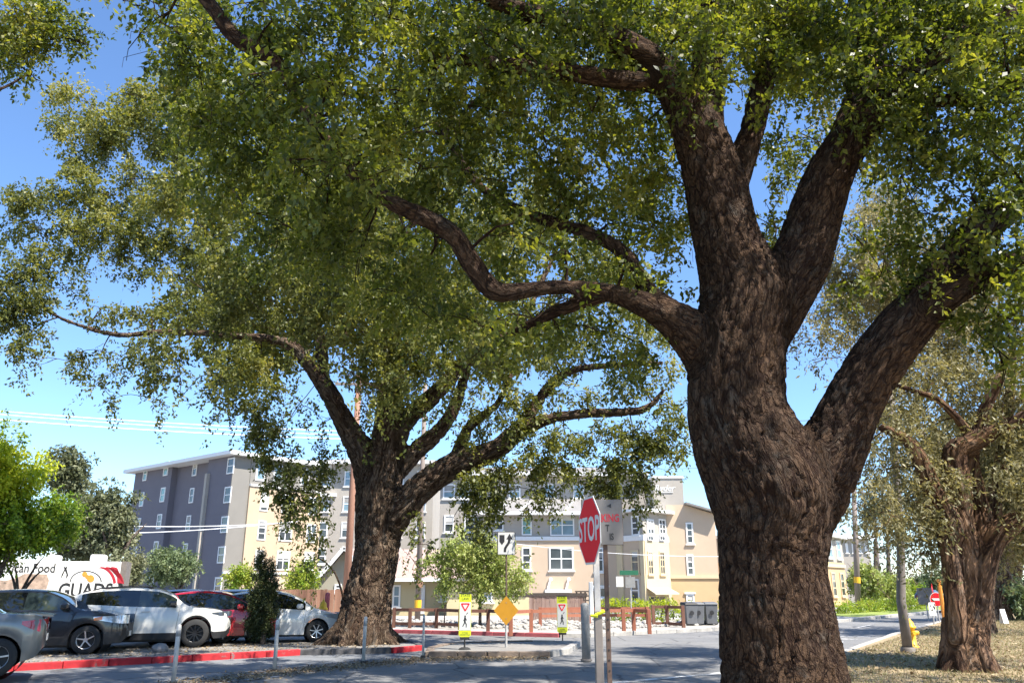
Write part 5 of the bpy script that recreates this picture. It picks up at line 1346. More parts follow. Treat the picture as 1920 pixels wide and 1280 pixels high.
# hipped roof with white eaves
E0 = [KP(-.9, -.9), KP(20.3, -.7), KP(20.3, 15), KP(-.9, 15)]
MB().prism([(p.x, p.y) for p in E0], HT, HT + .35).build('eave', M['white'], A)
m = MB()
b4 = [KP(-.8, -.8), KP(20.2, -.6), KP(20.2, 14.9), KP(-.8, 14.9)]
r2 = [KP(6, 7), KP(13.5, 7)]
vs = [(p.x, p.y, HT + .353) for p in b4] + [(p.x, p.y, HT + 1.5) for p in r2]
m.add(vs, [(0, 1, 5, 4), (1, 2, 5), (2, 3, 4, 5), (3, 0, 4)]).build('roof', M['roof_grey'], A)

# ---- grey wing behind the second oak
C = empty('apartment_wing', (-15, 83, 0), 0, 'grey apartment wing with blue bay windows behind the second oak', 'building')
FC = Facade((-21, 83, 0), (1, 0, 0))
MB().box(-21, -8.2, 83, 96, 3.2, 13.9).build('wall', M['wall_grey'], C)
MB().box(-21.05, -8.15, 82.9, 96, 0, 3.0).build('wall', M['tan_pink'], C)
MB().box(-21.1, -8.1, 82.8, 96, 3.003, 3.197).build('trim', M['white'], C)
MB().box(-21.8, -7.4, 82.0, 97, 13.903, 14.2).build('eave', M['white'], C)
MB().add([(-21.7, 82.1, 14.203), (-7.5, 82.1, 14.203), (-7.5, 96.9, 14.203), (-21.7, 96.9, 14.203), (-17, 89.5, 15.6), (-12, 89.5, 15.6)], [(0, 1, 5, 4), (1, 2, 5), (2, 3, 4, 5), (3, 0, 4)]).build('roof', M['roof_grey'], C)
for u in (1.6, 4.0, 6.6, 9.2, 11.6):
    for r in range(4):
        z = 4.6 + r * 2.6
        window(C, FC, u - .5, u + .5, z - .75, z + .85, M['pane_blue'] if r > 1 else M['pane_dark'], rows=2, fw=.12)
for u in (1.5, 11.2):
    slab(C, 'bay', FC, u - 1.3, u + 1.3, 10.6, 10.9, .004, .5, M['white'])

# ---- tan building at the far corner
D = empty('corner_building', (5, 64, 0), 0, 'tan three-storey corner building with white eaves, bay and stair tower', 'building')
YF = 64.0
FD = Facade((-3.6, YF, 0), (1, 0, 0))
x0, x1 = at(905, 1010, YF).x, at(1163, 1010, YF).x
zb = at(1000, 1009, YF).z; ze = at(1000, 966, YF).z
MB().box(x0, x1, YF, YF + 9, 0, zb - .15).build('wall', M['tan_pink'], D)
MB().box(x0, x1, YF + .05, YF + 9, zb + .15, ze).build('wall', M['wall_grey'], D)
MB().box(x0 - .05, x1 + .05, YF - .12, YF + 9, zb - .147, zb + .147).build('trim', M['white'], D)
MB().box(x0 - .6, x1 + .3, YF - .9, YF + .6, ze + .003, ze + .26).build('eave', M['white'], D)
MB().add([(x0 - .55, YF - .85, ze + .27), (x1 + .3, YF - .85, ze + .27), (x1 + .3, YF + 6, ze + 1.9), (x0 - .55, YF + 6, ze + 1.9)], [(0, 1, 2, 3)]).build('roof', M['roof_grey'], D)
for k in range(6):
    u = x0 + 1.2 + k * (x1 - x0 - 2) / 5
    MB().bar((u, YF - .7, ze + .36), (u + .9, YF + 3.5, ze + 1.42), .12, .10).build('rib', M['white'], D)
FDx = Facade((0, YF, 0), (1, 0, 0)); FDu = Facade((0, YF + .05, 0), (1, 0, 0))
win_px(D, FDx, 978, 1025, 996, 1069, M['pane_dark'], rows=3, fw=.12)
win_px(D, FDx, 1029, 1025, 1076, 1069, M['pane_dark'], rows=2, cols=2, fw=.13)
win_px(D, FDx, 1113, 1026, 1133, 1072, M['pane_dark'], rows=2, fw=.12)
win_px(D, FDu, 978, 968, 997, 1003, M['pane_teal'], rows=2, fw=.1, sill=False)
win_px(D, FDu, 1031, 964, 1077, 1004, M['pane_blue'], rows=2, cols=2, fw=.1, sill=False)
win_px(D, FDu, 1105, 972, 1130, 1003, M['pane_blue'], rows=2, fw=.1, sill=False)
win_px(D, FDx, 928, 965, 944, 994, M['pane_dark'], rows=2, fw=.1)
win_px(D, FDx, 1110, 1100, 1140, 1120, M['pane_dark'], rows=1, cols=2, fw=.1, head=True)
# canopy on two struts with round lamps
u0, z = FDx.uz(1021, 1107); u1, _ = FDx.uz(1070, 1107)
cn = slab(D, 'canopy', FDx, u0, u1, z - .12, z + .1, .004, 1.2, M['white'])
for px in (1032, 1066):
    u, zz = FDx.uz(px, 1086)
    st = MB().bar(FDx.pt(u, zz, .05), FDx.pt(u - .25, z + .1, .9), .1, .1).build('strut', M['white'], D)
    MB().lathe([(0, -.14), (.12, -.08), (.16, 0), (.12, .08), (0, .14)], 12, 'Y', FDx.pt(u, zz, .12)).build('lamp', M['white'], D, smooth=True)
# set-back top floor
Y4 = 70.0
xa, xb = at(825, 940, Y4).x, at(1215, 930, Y4).x
zt = at(1000, 893, Y4).z
MB().box(xa, xb, Y4, Y4 + 10, 0, zt).build('wall', M['wall_grey'], D)
MB().box(xa - .6, xb, Y4 - .8, Y4 + 10.5, zt + .003, zt + .28).build('eave', M['white'], D)
MB().add([(xa - .5, Y4 - .7, zt + .283), (xb, Y4 - .7, zt + .283), (xb, Y4 + 10, zt + .283), (xa - .5, Y4 + 10, zt + .283), (xa + 4, Y4 + 5, zt + 1.5), (xb - 4, Y4 + 5, zt + 1.5)], [(0, 1, 5, 4), (1, 2, 5), (2, 3, 4, 5), (3, 0, 4)]).build('roof', M['roof_grey'], D)
F4 = Facade((0, Y4, 0), (1, 0, 0))
for px in (842, 870, 965, 1030, 1085, 1140):
    win_px(D, F4, px - 11, 907, px + 11, 935, M['pane_blue'], rows=2, fw=.12)
for px in (842, 880): win_px(D, F4, px - 9, 965, px + 9, 998, M['pane_dark'], rows=2, fw=.12)
# bay with its corner towards the street
P0 = Vector((at(1160, 1050, YF).x, YF, 0)); P1 = Vector((at(1208, 1050, 61.6).x, 61.6, 0)); P2 = Vector((at(1254, 1050, 64.4).x, 64.4, 0))
zbb, zbt = at(1208, 1012, 61.6).z, at(1208, 958, 61.6).z
def bay(z0, z1, mat, grow_=0.0):
    c = Vector((P1.x, 66, 0))
    pts = [P0 + (P0 - c).normalized() * grow_, P1 + Vector((0, -grow_, 0)), P2 + (P2 - c).normalized() * grow_, Vector((P2.x + grow_, 66.5, 0)), Vector((P0.x - grow_, 66.5, 0))]
    return MB().prism([(p.x, p.y) for p in pts], z0, z1)
bay(0, zbb - .02, None).build('bay', M['tan_pink'], D)
bay(zbb + .42, zbt, None).build('bay', M['wall_grey'], D)
bay(zbb - .017, zbb + .417, None, .12).build('trim', M['white'], D)
bay(zbt + .003, zbt + .22, None, .7).build('eave', M['white'], D)
c = Vector((P1.x, 66, 0))
FL = Facade(P0, (P1 - P0)); FR = Facade(P1, (P2 - P1))
Lr = (P2 - P1).length; Ll = (P1 - P0).length
slab(D, 'wall', FR, .0, Lr - .02, 0, zbb - .03, .004, .10, M['cream'])
slab(D, 'pilaster', FL, Ll - .35, Ll + .06, 0, zbb - .03, .004, .10, M['cream'])
slab(D, 'pilaster', FL, -.1, .55, 0, zbb - .03, .004, .14, M['cream'])
FRo = Facade(P1 + FR.n * .1, P2 - P1)
for px in (1219, 1241):
    win_px(D, FRo, px - 6, 1033, px + 6, 1077, M['pane_dark'], rows=3, cols=2, fw=.1, frame=M['cream'])
    win_px(D, FR, px - 7, 972, px + 7, 1002, M['pane_dark'], rows=3, cols=2, fw=.1)
    win_px(D, Facade(P1 + FR.n * .16, P2 - P1), px - 5, 1004, px + 5, 1013, M['pane_dark'], cols=2, fw=.05, sill=False)
win_px(D, FL, 1183, 1031, 1200, 1075, M['pane_dark'], rows=2, fw=.12, frame=M['cream'])
win_px(D, FL, 1184, 967, 1200, 1003, M['pane_dark'], rows=3, fw=.12)
win_px(D, FL, 1183, 1085, 1200, 1128, M['pane_dark'], rows=2, fw=.1)
win_px(D, FRo, 1214, 1116, 1247, 1133, M['pane_dark'], cols=3, fw=.1, frame=M['cream'])
u0, z = FRo.uz(1213, 1112); u1, _ = FRo.uz(1254, 1112)
aw = MB().add([FRo.pt(u0, z + .42, .02), FRo.pt(u1, z + .42, .02), FRo.pt(u1 + .2, z, .8), FRo.pt(u0 - .1, z, .8), FRo.pt(u0, z + .36, .02), FRo.pt(u1, z + .36, .02), FRo.pt(u1 + .2, z - .09, .8), FRo.pt(u0 - .1, z - .09, .8)],
              [(0, 3, 2, 1), (4, 5, 6, 7), (0, 1, 5, 4), (1, 2, 6, 5), (2, 3, 7, 6), (3, 0, 4, 7)]).build('awning', M['cream'], D)
# right wing and the stair tower
YR = 64.4
xl, xt, xr = P2.x, at(1282, 930, YR).x, at(1342, 1000, YR).x
xtl = at(1226, 930, YR).x
zR0, zR1 = at(1290, 946, YR).z, at(1342, 963, YR).z
zw = at(1300, 1081, YR).z
m = MB()
m.add([(xl, YR, zw + .12), (xr, YR, zw + .12), (xr, YR, zR1), (xt, YR, zR0), (xl, YR, zR0), (xl, YR + 9, zw + .12), (xr, YR + 9, zw + .12), (xr, YR + 9, zR1), (xt, YR + 9, zR0), (xl, YR + 9, zR0)],
      [(0, 1, 2, 3, 4), (9, 8, 7, 6, 5), (0, 5, 6, 1), (1, 6, 7, 2), (2, 7, 8, 3), (3, 8, 9, 4), (4, 9, 5, 0)])
m.build('wall', M['tan_pink'], D)
MB().box(xl, xr, YR - .05, YR + 9, 0, zw - .12).build('wall', M['orange_wall'], D)
MB().box(xl, xr + .05, YR - .14, YR + 9, zw - .117, zw + .117).build('trim', M['cream'], D)
MB().bar((xt, YR + 4, zR0 + .1), (xr + .3, YR + 4, zR1 + .06), 9.4, .14).build('roof', M['roof_grey'], D)
ztw = at(1260, 896, YR).z
MB().box(xtl, xt, YR + .02, YR + 4, zR0 - 1.2, ztw).build('tower', M['wall_grey'], D)
MB().box(xtl - .1, xt + .1, YR - .06, YR + 4.1, ztw + .003, ztw + .16).build('trim', M['white'], D)
FRr = Facade((0, YR, 0), (1, 0, 0))
win_px(D, FRr, 1285, 979, 1301, 1019, M['pane_dark'], rows=3, fw=.12)
win_px(D, FRr, 1286, 1039, 1302, 1078, M['pane_dark'], rows=3, fw=.12)
win_px(D, Facade((0, YR - .05, 0), (1, 0, 0)), 1286, 1113, 1303, 1141, M['pane_dark'], rows=2, fw=.12, head=True)
Ft = Facade((0, YR + .02, 0), (1, 0, 0))
u, z = Ft.uz(1245, 915)
on_face('lettering', text_mesh('lettering', 'Ryder', .68, M['white'], shear=.35, extrude=.02), D, Ft.pt(u, z, .01), Ft.d, Z)
u0, z = Ft.uz(1232, 923); u1, _ = Ft.uz(1262, 923)
slab(D, 'sign_rail', Ft, u0, u1, z, z + .06, .004, .06, M['white'])

# ---- small house behind the rail fence
H_ = empty('cottage', (-10, 50, 0), 0, 'small beige cottage with a pinkish roof behind the second oak', 'house')
xh0, xh1 = at(700, 1100, 50).x, at(862, 1100, 50).x
MB().box(xh0, xh1, 50, 57, 0, 2.15).build('wall', M['house_wall'], H_)
MB().add([(xh0 - .4, 49.4, 2.1), (xh1 + .4, 49.4, 2.1), (xh1 + .4, 53.5, 4.0), (xh0 - .4, 53.5, 4.0), (xh1 + .4, 57.6, 2.1), (xh0 - .4, 57.6, 2.1),
          (xh0 - .4, 49.4, 1.98), (xh1 + .4, 49.4, 1.98), (xh1 + .4, 57.6, 1.98), (xh0 - .4, 57.6, 1.98)],
         [(0, 1, 2, 3), (3, 2, 4, 5), (6, 9, 8, 7), (0, 6, 7, 1), (4, 8, 9, 5), (0, 3, 5, 9, 6), (1, 7, 8, 4, 2)]).build('roof', M['roof_pink'], H_)
MB().box(xh0 - .42, xh1 + .42, 49.3, 49.39, 1.95, 2.14).build('gutter', M['white'], H_)
FH = Facade((0, 50, 0), (1, 0, 0))
win_px(H_, FH, 737, 1096, 750, 1138, M['pane_blue'], rows=2, fw=.1)
win_px(H_, FH, 826, 1103, 848, 1126, M['pane_dark'], rows=2, cols=2, fw=.1)
u0, z1 = FH.uz(786, 1096); u1, _ = FH.uz(796, 1140)
MB().box(u0, u1, 49.92, 49.99, 0.1, z1).build('door', M['white'], H_)
xg0, xg1 = at(598, 1100, 48).x, at(690, 1100, 48).x
xm = (xg0 + xg1) / 2
MB().add([(xg0, 48, 0), (xg1, 48, 0), (xg1, 48, 2.0), (xm, 48, 3.7), (xg0, 48, 2.0), (xg0, 56, 0), (xg1, 56, 0), (xg1, 56, 2.0), (xm, 56, 3.7), (xg0, 56, 2.0)],
         [(0, 1, 2, 3, 4), (9, 8, 7, 6, 5), (0, 5, 6, 1), (1, 6, 7, 2), (4, 9, 5, 0), (2, 7, 8, 3), (3, 8, 9, 4)]).build('gable', M['house_gable'], H_)
for sx in (xg0 - .35, xg1 + .35):
    zz = 3.7 + .12 - abs(sx - xm) * 1.7 / (xm - xg0)
    MB().bar((sx, 51.8, zz), (xm, 51.8, 3.86), 8.4, .12, up=Vector((0, 0, 1))).build('roof', M['roof_pink'], H_)
    MB().bar((sx, 47.55, zz - .02), (xm, 47.55, 3.84), .1, .2).build('fascia', M['white'], H_)
FG = Facade((0, 48, 0), (1, 0, 0))
win_px(H_, FG, 628, 1094, 640, 1110, M['pane_dark'], fw=.1, rows=2)
# annex right of the street tree
N_ = empty('garden_annex', (at(900, 1120, 52).x, 52, 0), 0, 'low yellow-beige annex with white framed windows behind the light green tree', 'building')
xn0, xn1 = at(838, 1120, 47).x, at(992, 1120, 47).x
MB().box(xn0, xn1, 47, 49.6, 0, 1.95).build('wall', M['house_wall'], N_)
MB().box(xn0 - .3, xn1 + .3, 46.6, 49.8, 1.953, 2.1).build('roof', M['roof_grey'], N_)
FN = Facade((0, 47, 0), (1, 0, 0))
win_px(N_, FN, 905, 1110, 924, 1128, M['pane_blue'], cols=2, fw=.1)
win_px(N_, FN, 944, 1110, 958, 1128, M['pane_dark'], fw=.1)

# ---- building far right of the trunk
R_ = empty('far_building', (at(1570, 1100, 80).x, 80, 0), 0, 'pale orange far building with tall windows glimpsed right of the big trunk', 'building')
a = at(1588, 1100, 70); e = at(1380, 1100, 62)
dR = Vector((-.626, -.78, 0))
FRB = Facade(Vector((a.x, a.y, 0)) + dR * 0, -dR)
LR = 7.5
bx = [Vector((a.x, a.y, 0)) + dR * LR, Vector((a.x, a.y, 0)), Vector((a.x - 7, a.y + 6, 0)), Vector((a.x - 7, a.y + 6, 0)) + dR * LR]
MB().prism([(p.x, p.y) for p in bx], 0, 3.6).build('wall', M['orange_wall'], R_)
MB().prism([(p.x, p.y) for p in bx], 3.603, 5.6).build('wall', M['wall_grey'], R_)
cbx = [bx[0] + Vector((.5, -.6, 0)), bx[1] + Vector((.7, .4, 0)), bx[2], bx[3]]
MB().prism([(p.x, p.y) for p in cbx], 5.603, 5.85).build('eave', M['white'], R_)
FRW = Facade(bx[0], -dR)
for k in range(3):
    u = LR - 1.2 - k * 2.2
    window(R_, FRW, u - .55, u + .55, 3.9, 5.4, M['pane_blue'], rows=2, fw=.12)
    window(R_, FRW, u - .5, u + .5, .9, 2.8, M['pane_dark'], rows=3, fw=.12, frame=M['cream'])
slab(R_, 'trim', FRW, 0, LR, 3.2, 3.45, .004, .12, M['cream'])
FRe = Facade(bx[1], (bx[2] - bx[1]))
for k in range(3): window(R_, FRe, 1.2 + k * 2.4, 2.3 + k * 2.4, 3.9, 5.3, M['pane_dark'], rows=2, fw=.12)
# taller block behind it
S_ = empty('far_building', (at(1590, 1050, 95).x, 95, 0), 0, 'taller pale block with a flat white roof edge behind the far orange building', 'building')
xs0, xs1 = at(1480, 1050, 95).x, at(1633, 1050, 95).x
zs = at(1590, 1010, 95).z
MB().box(xs0, xs1, 95, 110, 0, zs).build('wall', M['wall_grey'], S_)
MB().box(xs0 - .5, xs1 + .5, 94.3, 110, zs + .003, zs + .4).build('eave', M['white'], S_)
MB().box(at(1545, 1050, 94).x, at(1565, 1050, 94).x, 93.9, 94.99, 0, at(1555, 1000, 94).z).build('tower', M['cream'], S_)
FS = Facade((0, 95, 0), (1, 0, 0))
for k in range(6): win_px(S_, FS, 1560 + k * 12, 1018, 1567 + k * 12, 1036, M['pane_dark'], rows=2, fw=.15)

for root in (A, C, D, H_, N_, R_, S_):      # built in place, hung from an empty at the base
    inv = Matrix.Translation(-Vector(root.location))
    for ch in root.children: ch.matrix_parent_inverse = inv
# ------------------------------------------------------------------ street furniture, fences, poles
def octagon(r):
    return [(r * math.cos(math.pi / 8 + k * math.pi / 4), r * math.sin(math.pi / 8 + k * math.pi / 4)) for k in range(8)]

def square_post(mb, x, y, z0, z1, w):
    mb.box(x - w / 2, x + w / 2, y - w / 2, y + w / 2, z0, z1)

# ---- stop sign at the verge, seen almost edge on
sx, sy = 0.905, 8.8
S = empty('stop_sign', (sx, sy, 0.1), 0, 'red octagonal stop sign seen at a steep angle, in front of the big oak', 'sign')
ang = math.radians(-76.5)
du = Vector((math.cos(ang), math.sin(ang), 0))       # to the right along the face
R8 = .385
zc = at(1118, 994, sy).z - .1
o8 = Vector((-.062, -.02, zc))
S_plate = MB().plate(octagon(R8), o8, du, Z, 0, .006).build('sign_panel', M['sign_white'], S)
n8 = du.cross(Z)
MB().plate(octagon(R8 - .024), o8, du, Z, .0065, .009).build('red_field', M['sign_red'], S_plate)
on_face('lettering', text_mesh('lettering', 'STOP', .36, M['sign_white'], xscale=.80, extrude=.001, bold=.006), S_plate, o8, du, Z, .0115)
m = MB(); m.box(-.03, .03, -.03, .03, 1.0, zc - .02)
m.build('post', M['steel_white'], S)
MB().box(-.042, .042, -.042, .042, .32, 1.27).build('sleeve', M['lamp_steel'], S, bevel=.008)
MB().box(-.03, .03, -.03, .03, -.25, .32).build('post_foot', M['steel_white'], S)
MB().box(-.088, -.045, -.04, .0, 1.22, 1.56).build('reflector_strip', M['sign_white'], S, bevel=.006)
for z, w, col in ((1.25, .072, 'sign_yellow'), (.36, .066, 'lamp_steel')):
    MB().tube([(-.03, -.055, z - .02), (.06, -.06, z + .01), (.066, .055, z + .015), (-.066, .055, z - .01), (-.07, -.05, z - .03), (-.01, -.066, z - .035)], .016, 6).build('strap', M['steel_rust'] if col == 'lamp_steel' else M['sign_lime'], S)

# ---- parking sign behind it
px_, py_ = at(1139, 1150, 9.7).x, 9.7
N = empty('parking_sign', (px_, py_, .1), 0, 'pale rectangular parking sign half hidden behind the stop sign', 'sign')
z1_, z0_ = at(1139, 937, 9.7).z - .1, at(1139, 1021, 9.7).z - .1
w0, w1 = at(1091, 980, 9.66).x - px_, at(1167, 980, 9.66).x - px_
sp = MB().box(w0, w1, -.05, -.044, z0_, z1_).build('sign_panel', M['sign_grey'], N, bevel=.002)
MB().box(w0 - .004, w1 + .004, -.0435, -.036, z0_ - .004, z1_ + .004).build('sign_back', M['steel_rust'], sp)
hh = z1_ - z0_
for txt, f, sz, mt, x in (('PARKING', .58, .125, 'ink_red', w1 - .035), ('T', .36, .105, 'ink', w1 - .16), ('IS', .17, .105, 'ink', w1 - .11)):
    on_face('lettering', text_mesh('lettering', txt, sz, M[mt], align='RIGHT', xscale=.72, extrude=.0008, bold=.003), sp, (x, -.05, z0_ + hh * f), (1, 0, 0), Z, .0015)
on_face('arrow', MB().add([(-.03, 0, 0), (.02, -.025, 0), (.02, .025, 0)], [(0, 1, 2)]).mesh('arrow', M['ink']), sp, (w1 - .15, -.05, z0_ + hh * .86), (1, 0, 0), Z, .0025)
m = MB(); square_post(m, 0, 0, -.3, z1_ - .05, .05); m.build('post', M['steel_rust'], N)
for k in range(7): MB().lathe([(0, 0), (.011, 0), (.011, .004), (0, .004)], 8, 'Y', (0, -.0295, .6 + k * .11)).build('bolt_hole', M['ink'], N)

# ---- grey bollard post further back
gx = at(1098, 1180, 19.2)
G = empty('bollard', (gx.x, 19.2, 0), 0, 'stout grey steel bollard beyond the stop sign post', 'bollard')
MB().lathe([(.0, 1.27), (.05, 1.265), (.085, 1.24), (.1, 1.2), (.1, 0), (0, 0)], 18).build('tube', M['steel'], G, smooth=True)
MB().lathe([(.13, 0.02), (.13, .06), (.1, .06)], 18).build('base_plate', M['lamp_steel'], G)

# ---- white delineator posts
pg = None
for i, (px, py, top, lab) in enumerate([(324, 1283, 1160, 'white flexible lane post nearest the camera, at the lower left'), (514, 1258, 1152, 'white lane post in front of the column cypress'),
                                       (681, 1243, 1156, 'white lane post in front of the second oak trunk'), (793, 1232, 1160, 'slim grey-white lane post left of the traffic island')]):
    p = grd(px, py)
    if pg is None:
        pg = empty('lane_post', (p.x, p.y, 0), 0, lab, 'post', 'white posts along the lane')
        MB().lathe([(0, .98), (.03, .97), (.04, .94), (.04, .04), (0, .04)], 12).build('tube', M['white_dirty'], pg, smooth=True)
        MB().lathe([(.0405, .78), (.043, .782), (.043, .88), (.0405, .882)], 12).build('reflective_band', M['steel'], pg, smooth=True)
        MB().lathe([(.085, 0.005), (.085, .03), (.05, .05), (.04, .05)], 12).build('base', M['rubber'], pg)
        o = pg
    else:
        o = copy_tree(pg); o["label"] = lab
    o.location = (p.x, p.y, 0.005)
    o.rotation_euler = (random.uniform(-.015, .015), random.uniform(-.015, .015), i)
    if i == 3: o.scale = (.75, .75, 1)

# ---- in-street pedestrian signs
def ped_sign(px, py, rz, lab, zg):
    p = grd(px, py, zg)
    o = empty('pedestrian_sign', (p.x, p.y, zg), rz, lab, 'sign', 'in-street pedestrian signs')
    w = .155; z0, z1 = .30, 1.36
    shape = [(-w, z0 + .04), (-w + .05, z0), (w - .05, z0), (w, z0 + .04), (w, z1 - .04), (w - .03, z1), (-w + .03, z1), (-w, z1 - .04)]
    b = MB().plate(shape, (0, 0, 0), (1, 0, 0), Z, -.02, .02).build('panel', M['sign_lime'], o)
    MB().plate([(-w + .012, .46), (w - .012, .46), (w - .012, 1.14), (-w + .012, 1.14)], (0, 0, 0), (1, 0, 0), Z, .021, .024).build('white_field', M['sign_white'], b)
    on_face('lettering', text_mesh('lettering', 'STATE\nLAW', .085, M['ink'], extrude=.0006), b, (0, 0, 1.26), (1, 0, 0), Z, .022)
    on_face('lettering', text_mesh('lettering', 'WITHIN\nCROSSWALK', .045, M['ink'], extrude=.0006), b, (0, 0, .375), (1, 0, 0), Z, .022)
    tri = MB()
    a = .1
    for (q0, q1) in (((-a, 1.10), (a, 1.10)), ((a, 1.10), (0, .93)), ((0, .93), (-a, 1.10))):
        tri.bar((q0[0], -.0265, q0[1]), (q1[0], -.0265, q1[1]), .004, .03)
    tri.build('yield_mark', M['sign_red'], b)
    # walking figure: one flat print
    f = MB()
    f.lathe([(0, -.0265), (.022, -.0265), (.022, -.0255), (0, -.0255)], 10, 'Y', (.0, 0, .80))
    def st(x0_, z0_, x1_, z1_, t): f.bar((x0_, -.026, z0_), (x1_, -.026, z1_), .002, t)
    st(.0, .775, -.005, .66, .045); st(-.005, .67, .035, .60, .026); st(.035, .60, .03, .53, .024); st(-.005, .67, -.03, .60, .026); st(-.03, .60, -.06, .55, .024)
    st(0, .76, .045, .70, .018); st(0, .76, -.04, .69, .018); st(.03, .845, .075, .89, .016)
    f.build('figure', M['ink'], b)
    MB().tube([(0, 0, -.05 + 0), (0, 0, .10), (0, 0, .26)], [.035, .02, .02], 8).build('stem', M['rubber'], o)
    MB().prism([(-.12, -.02), (.12, -.02), (.12, .02), (-.12, .02)], .24, .305).build('clamp', M['rubber'], o, bevel=.006)
    MB().lathe([(0, .06), (.09, .055), (.14, .03), (.16, 0.0)], 14).build('base', M['rubber'], o, smooth=True)
    MB().prism([(-w - .004, -.024), (w + .004, -.024), (w + .004, .024), (-w - .004, .024)], 1.345, 1.372).build('cap', M['ink'], o)
    return o
ped_sign(871, 1217, .08, 'yellow-green pedestrian yield sign on the island beside the street tree', .105)
ped_sign(1055, 1205, -.2, 'yellow-green pedestrian yield sign standing in the road left of the stop sign', 0.0)

# ---- keep right sign above a yellow diamond
p = grd(949, 1213, .105)
Kp = empty('keep_right_sign', (p.x, p.y, .105), 0, 'keep-right sign over a yellow diamond panel on the island', 'sign')
Yk = p.y
def kz(py): return at(949, py, Yk).z - .105
def kx(px, py): return at(px, py, Yk).x - p.x
MB().tube([(0, .03, -.05), (0, .03, kz(1000))], .024, 8).build('post', M['steel_rust'], Kp)
MB().tube([(0, .03, 0), (0, .03, kz(1168))], .032, 8).build('post_sleeve', M['steel_white'], Kp)
w = .245; za, zb_ = kz(1040), kz(996)
kp = MB().plate([(-w, za + .03), (-w + .03, za), (w - .03, za), (w, za + .03), (w, zb_ - .03), (w - .03, zb_), (-w + .03, zb_), (-w, zb_ - .03)], (0, 0, 0), (1, 0, 0), Z, 0, .005).build('sign_panel', M['ink'], Kp)
MB().plate([(-w + .02, za + .02), (w - .02, za + .02), (w - .02, zb_ - .02), (-w + .02, zb_ - .02)], (0, 0, 0), (1, 0, 0), Z, .0055, .008).build('white_field', M['sign_white'], kp)
h = zb_ - za
MB().plate([(-.19, zb_ - .09), (-.05, zb_ - .09), (-.05, zb_ - .26), (-.12, zb_ - .36), (-.19, zb_ - .26)], (0, 0, 0), (1, 0, 0), Z, .0085, .010).build('island_mark', M['ink'], kp)
ar = MB()
pts = [(-.04, .09), (-.03, .20), (.02, .29), (.07, .36), (.085, .46), (.085, .50)]
for (a0, b0), (a1, b1) in zip(pts[:-1], pts[1:]):
    ar.bar((a0, -.0095, za + b0 * h / .7), (a1, -.0095, za + b1 * h / .7 + .008), .003, .065)
ar.plate([(.0, za + .47 * h / .7), (.17, za + .47 * h / .7), (.085, za + .64 * h / .7)], (0, 0, 0), (1, 0, 0), Z, .0085, .0115)
ar.build('arrow', M['ink'], kp)
zd = kz(1144); r = .33
MB().plate([(-r, zd), (0, zd - r * 1.12), (r, zd), (0, zd + r * 1.12)], (0, 0, 0), (1, 0, 0), Z, 0, .005).build('diamond_panel', M['sign_yellow'], Kp)
for zz in (zd - .2, zd + .2): MB().lathe([(0, -.012), (.014, -.012), (.014, -.006), (0, -.006)], 8, 'Y', (0, 0, zz)).build('bolt', M['steel'], Kp)

# ---- lamp post and hydrant on the verge
p = grd(1703, 1222, .1)
Lp = empty('lamp_post', (p.x, p.y, .1), 0, 'tall grey lamp post on the verge left of the gnarled tree', 'lamp post')
tp = at(1676, 870, p.y + .1) - p - Vector((0, 0, 0))
MB().tube([(0, 0, -.1), (0.0, 0, 1.2), (tp.x * .45, 0, tp.z * .5), (tp.x, 0, tp.z), (tp.x * 1.5, 0, tp.z * 1.5)], [.12, .11, .10, .09, .08], 12).build('pole', M['lamp_steel'], Lp, smooth=True)
MB().lathe([(.15, .12), (.17, .08), (.17, 0)], 14).build('base', M['lamp_steel'], Lp, smooth=True)
tt = Vector((tp.x * 1.5, 0, tp.z * 1.5))
MB().tube([tt - Vector((0, 0, .1)), tt + Vector((.6, .2, .45)), tt + Vector((1.6, .5, .6))], [.06, .05, .04], 8).build('arm', M['lamp_steel'], Lp, smooth=True)
MB().prism([(tt.x + 1.45, .35), (tt.x + 2.1, .6), (tt.x + 2.2, .85), (tt.x + 1.5, .6)], tt.z + .52, tt.z + .66).build('lamp_head', M['steel'], Lp, bevel=.02)
p = grd(1712, 1213, .1)
Hy = empty('fire_hydrant', (p.x, p.y, .1), 0, 'yellow fire hydrant behind the lamp post', 'hydrant')
def hydrant(o):
    MB().lathe([(.15, 0), (.15, .04), (.1, .05), (.1, .46), (.14, .48), (.14, .52), (.105, .54), (.09, .62), (.05, .67), (.03, .68), (.03, .72), (0, .72)], 14).build('barrel', M['hydrant'], o, smooth=True)
    for a in (0, math.pi, -math.pi / 2):
        c, s = math.cos(a), math.sin(a)
        MB().tube([(c * .08, s * .08, .36), (c * .17, s * .17, .36), (c * .2, s * .2, .36)], [.055, .055, .045], 10).build('nozzle', M['hydrant'], o)
hydrant(Hy)
p = at(604, 1165, 30)
Hy2 = empty('fire_hydrant', (p.x, 30, .12), 0, 'pale orange hydrant by the plank fence, behind the white hatchback', 'hydrant')
hydrant(Hy2); Hy2.scale = (1.3, 1.3, 1.5)
p = at(611, 1165, 30.4)
mk = empty('marker_post', (p.x, 30.4, .12), 0, 'faded red marker post beside the pale hydrant', 'post')
MB().lathe([(0, 1.32), (.07, 1.3), (.09, 1.24), (.09, 0), (0, 0)], 12).build('tube', M['red_faded'], mk, smooth=True)

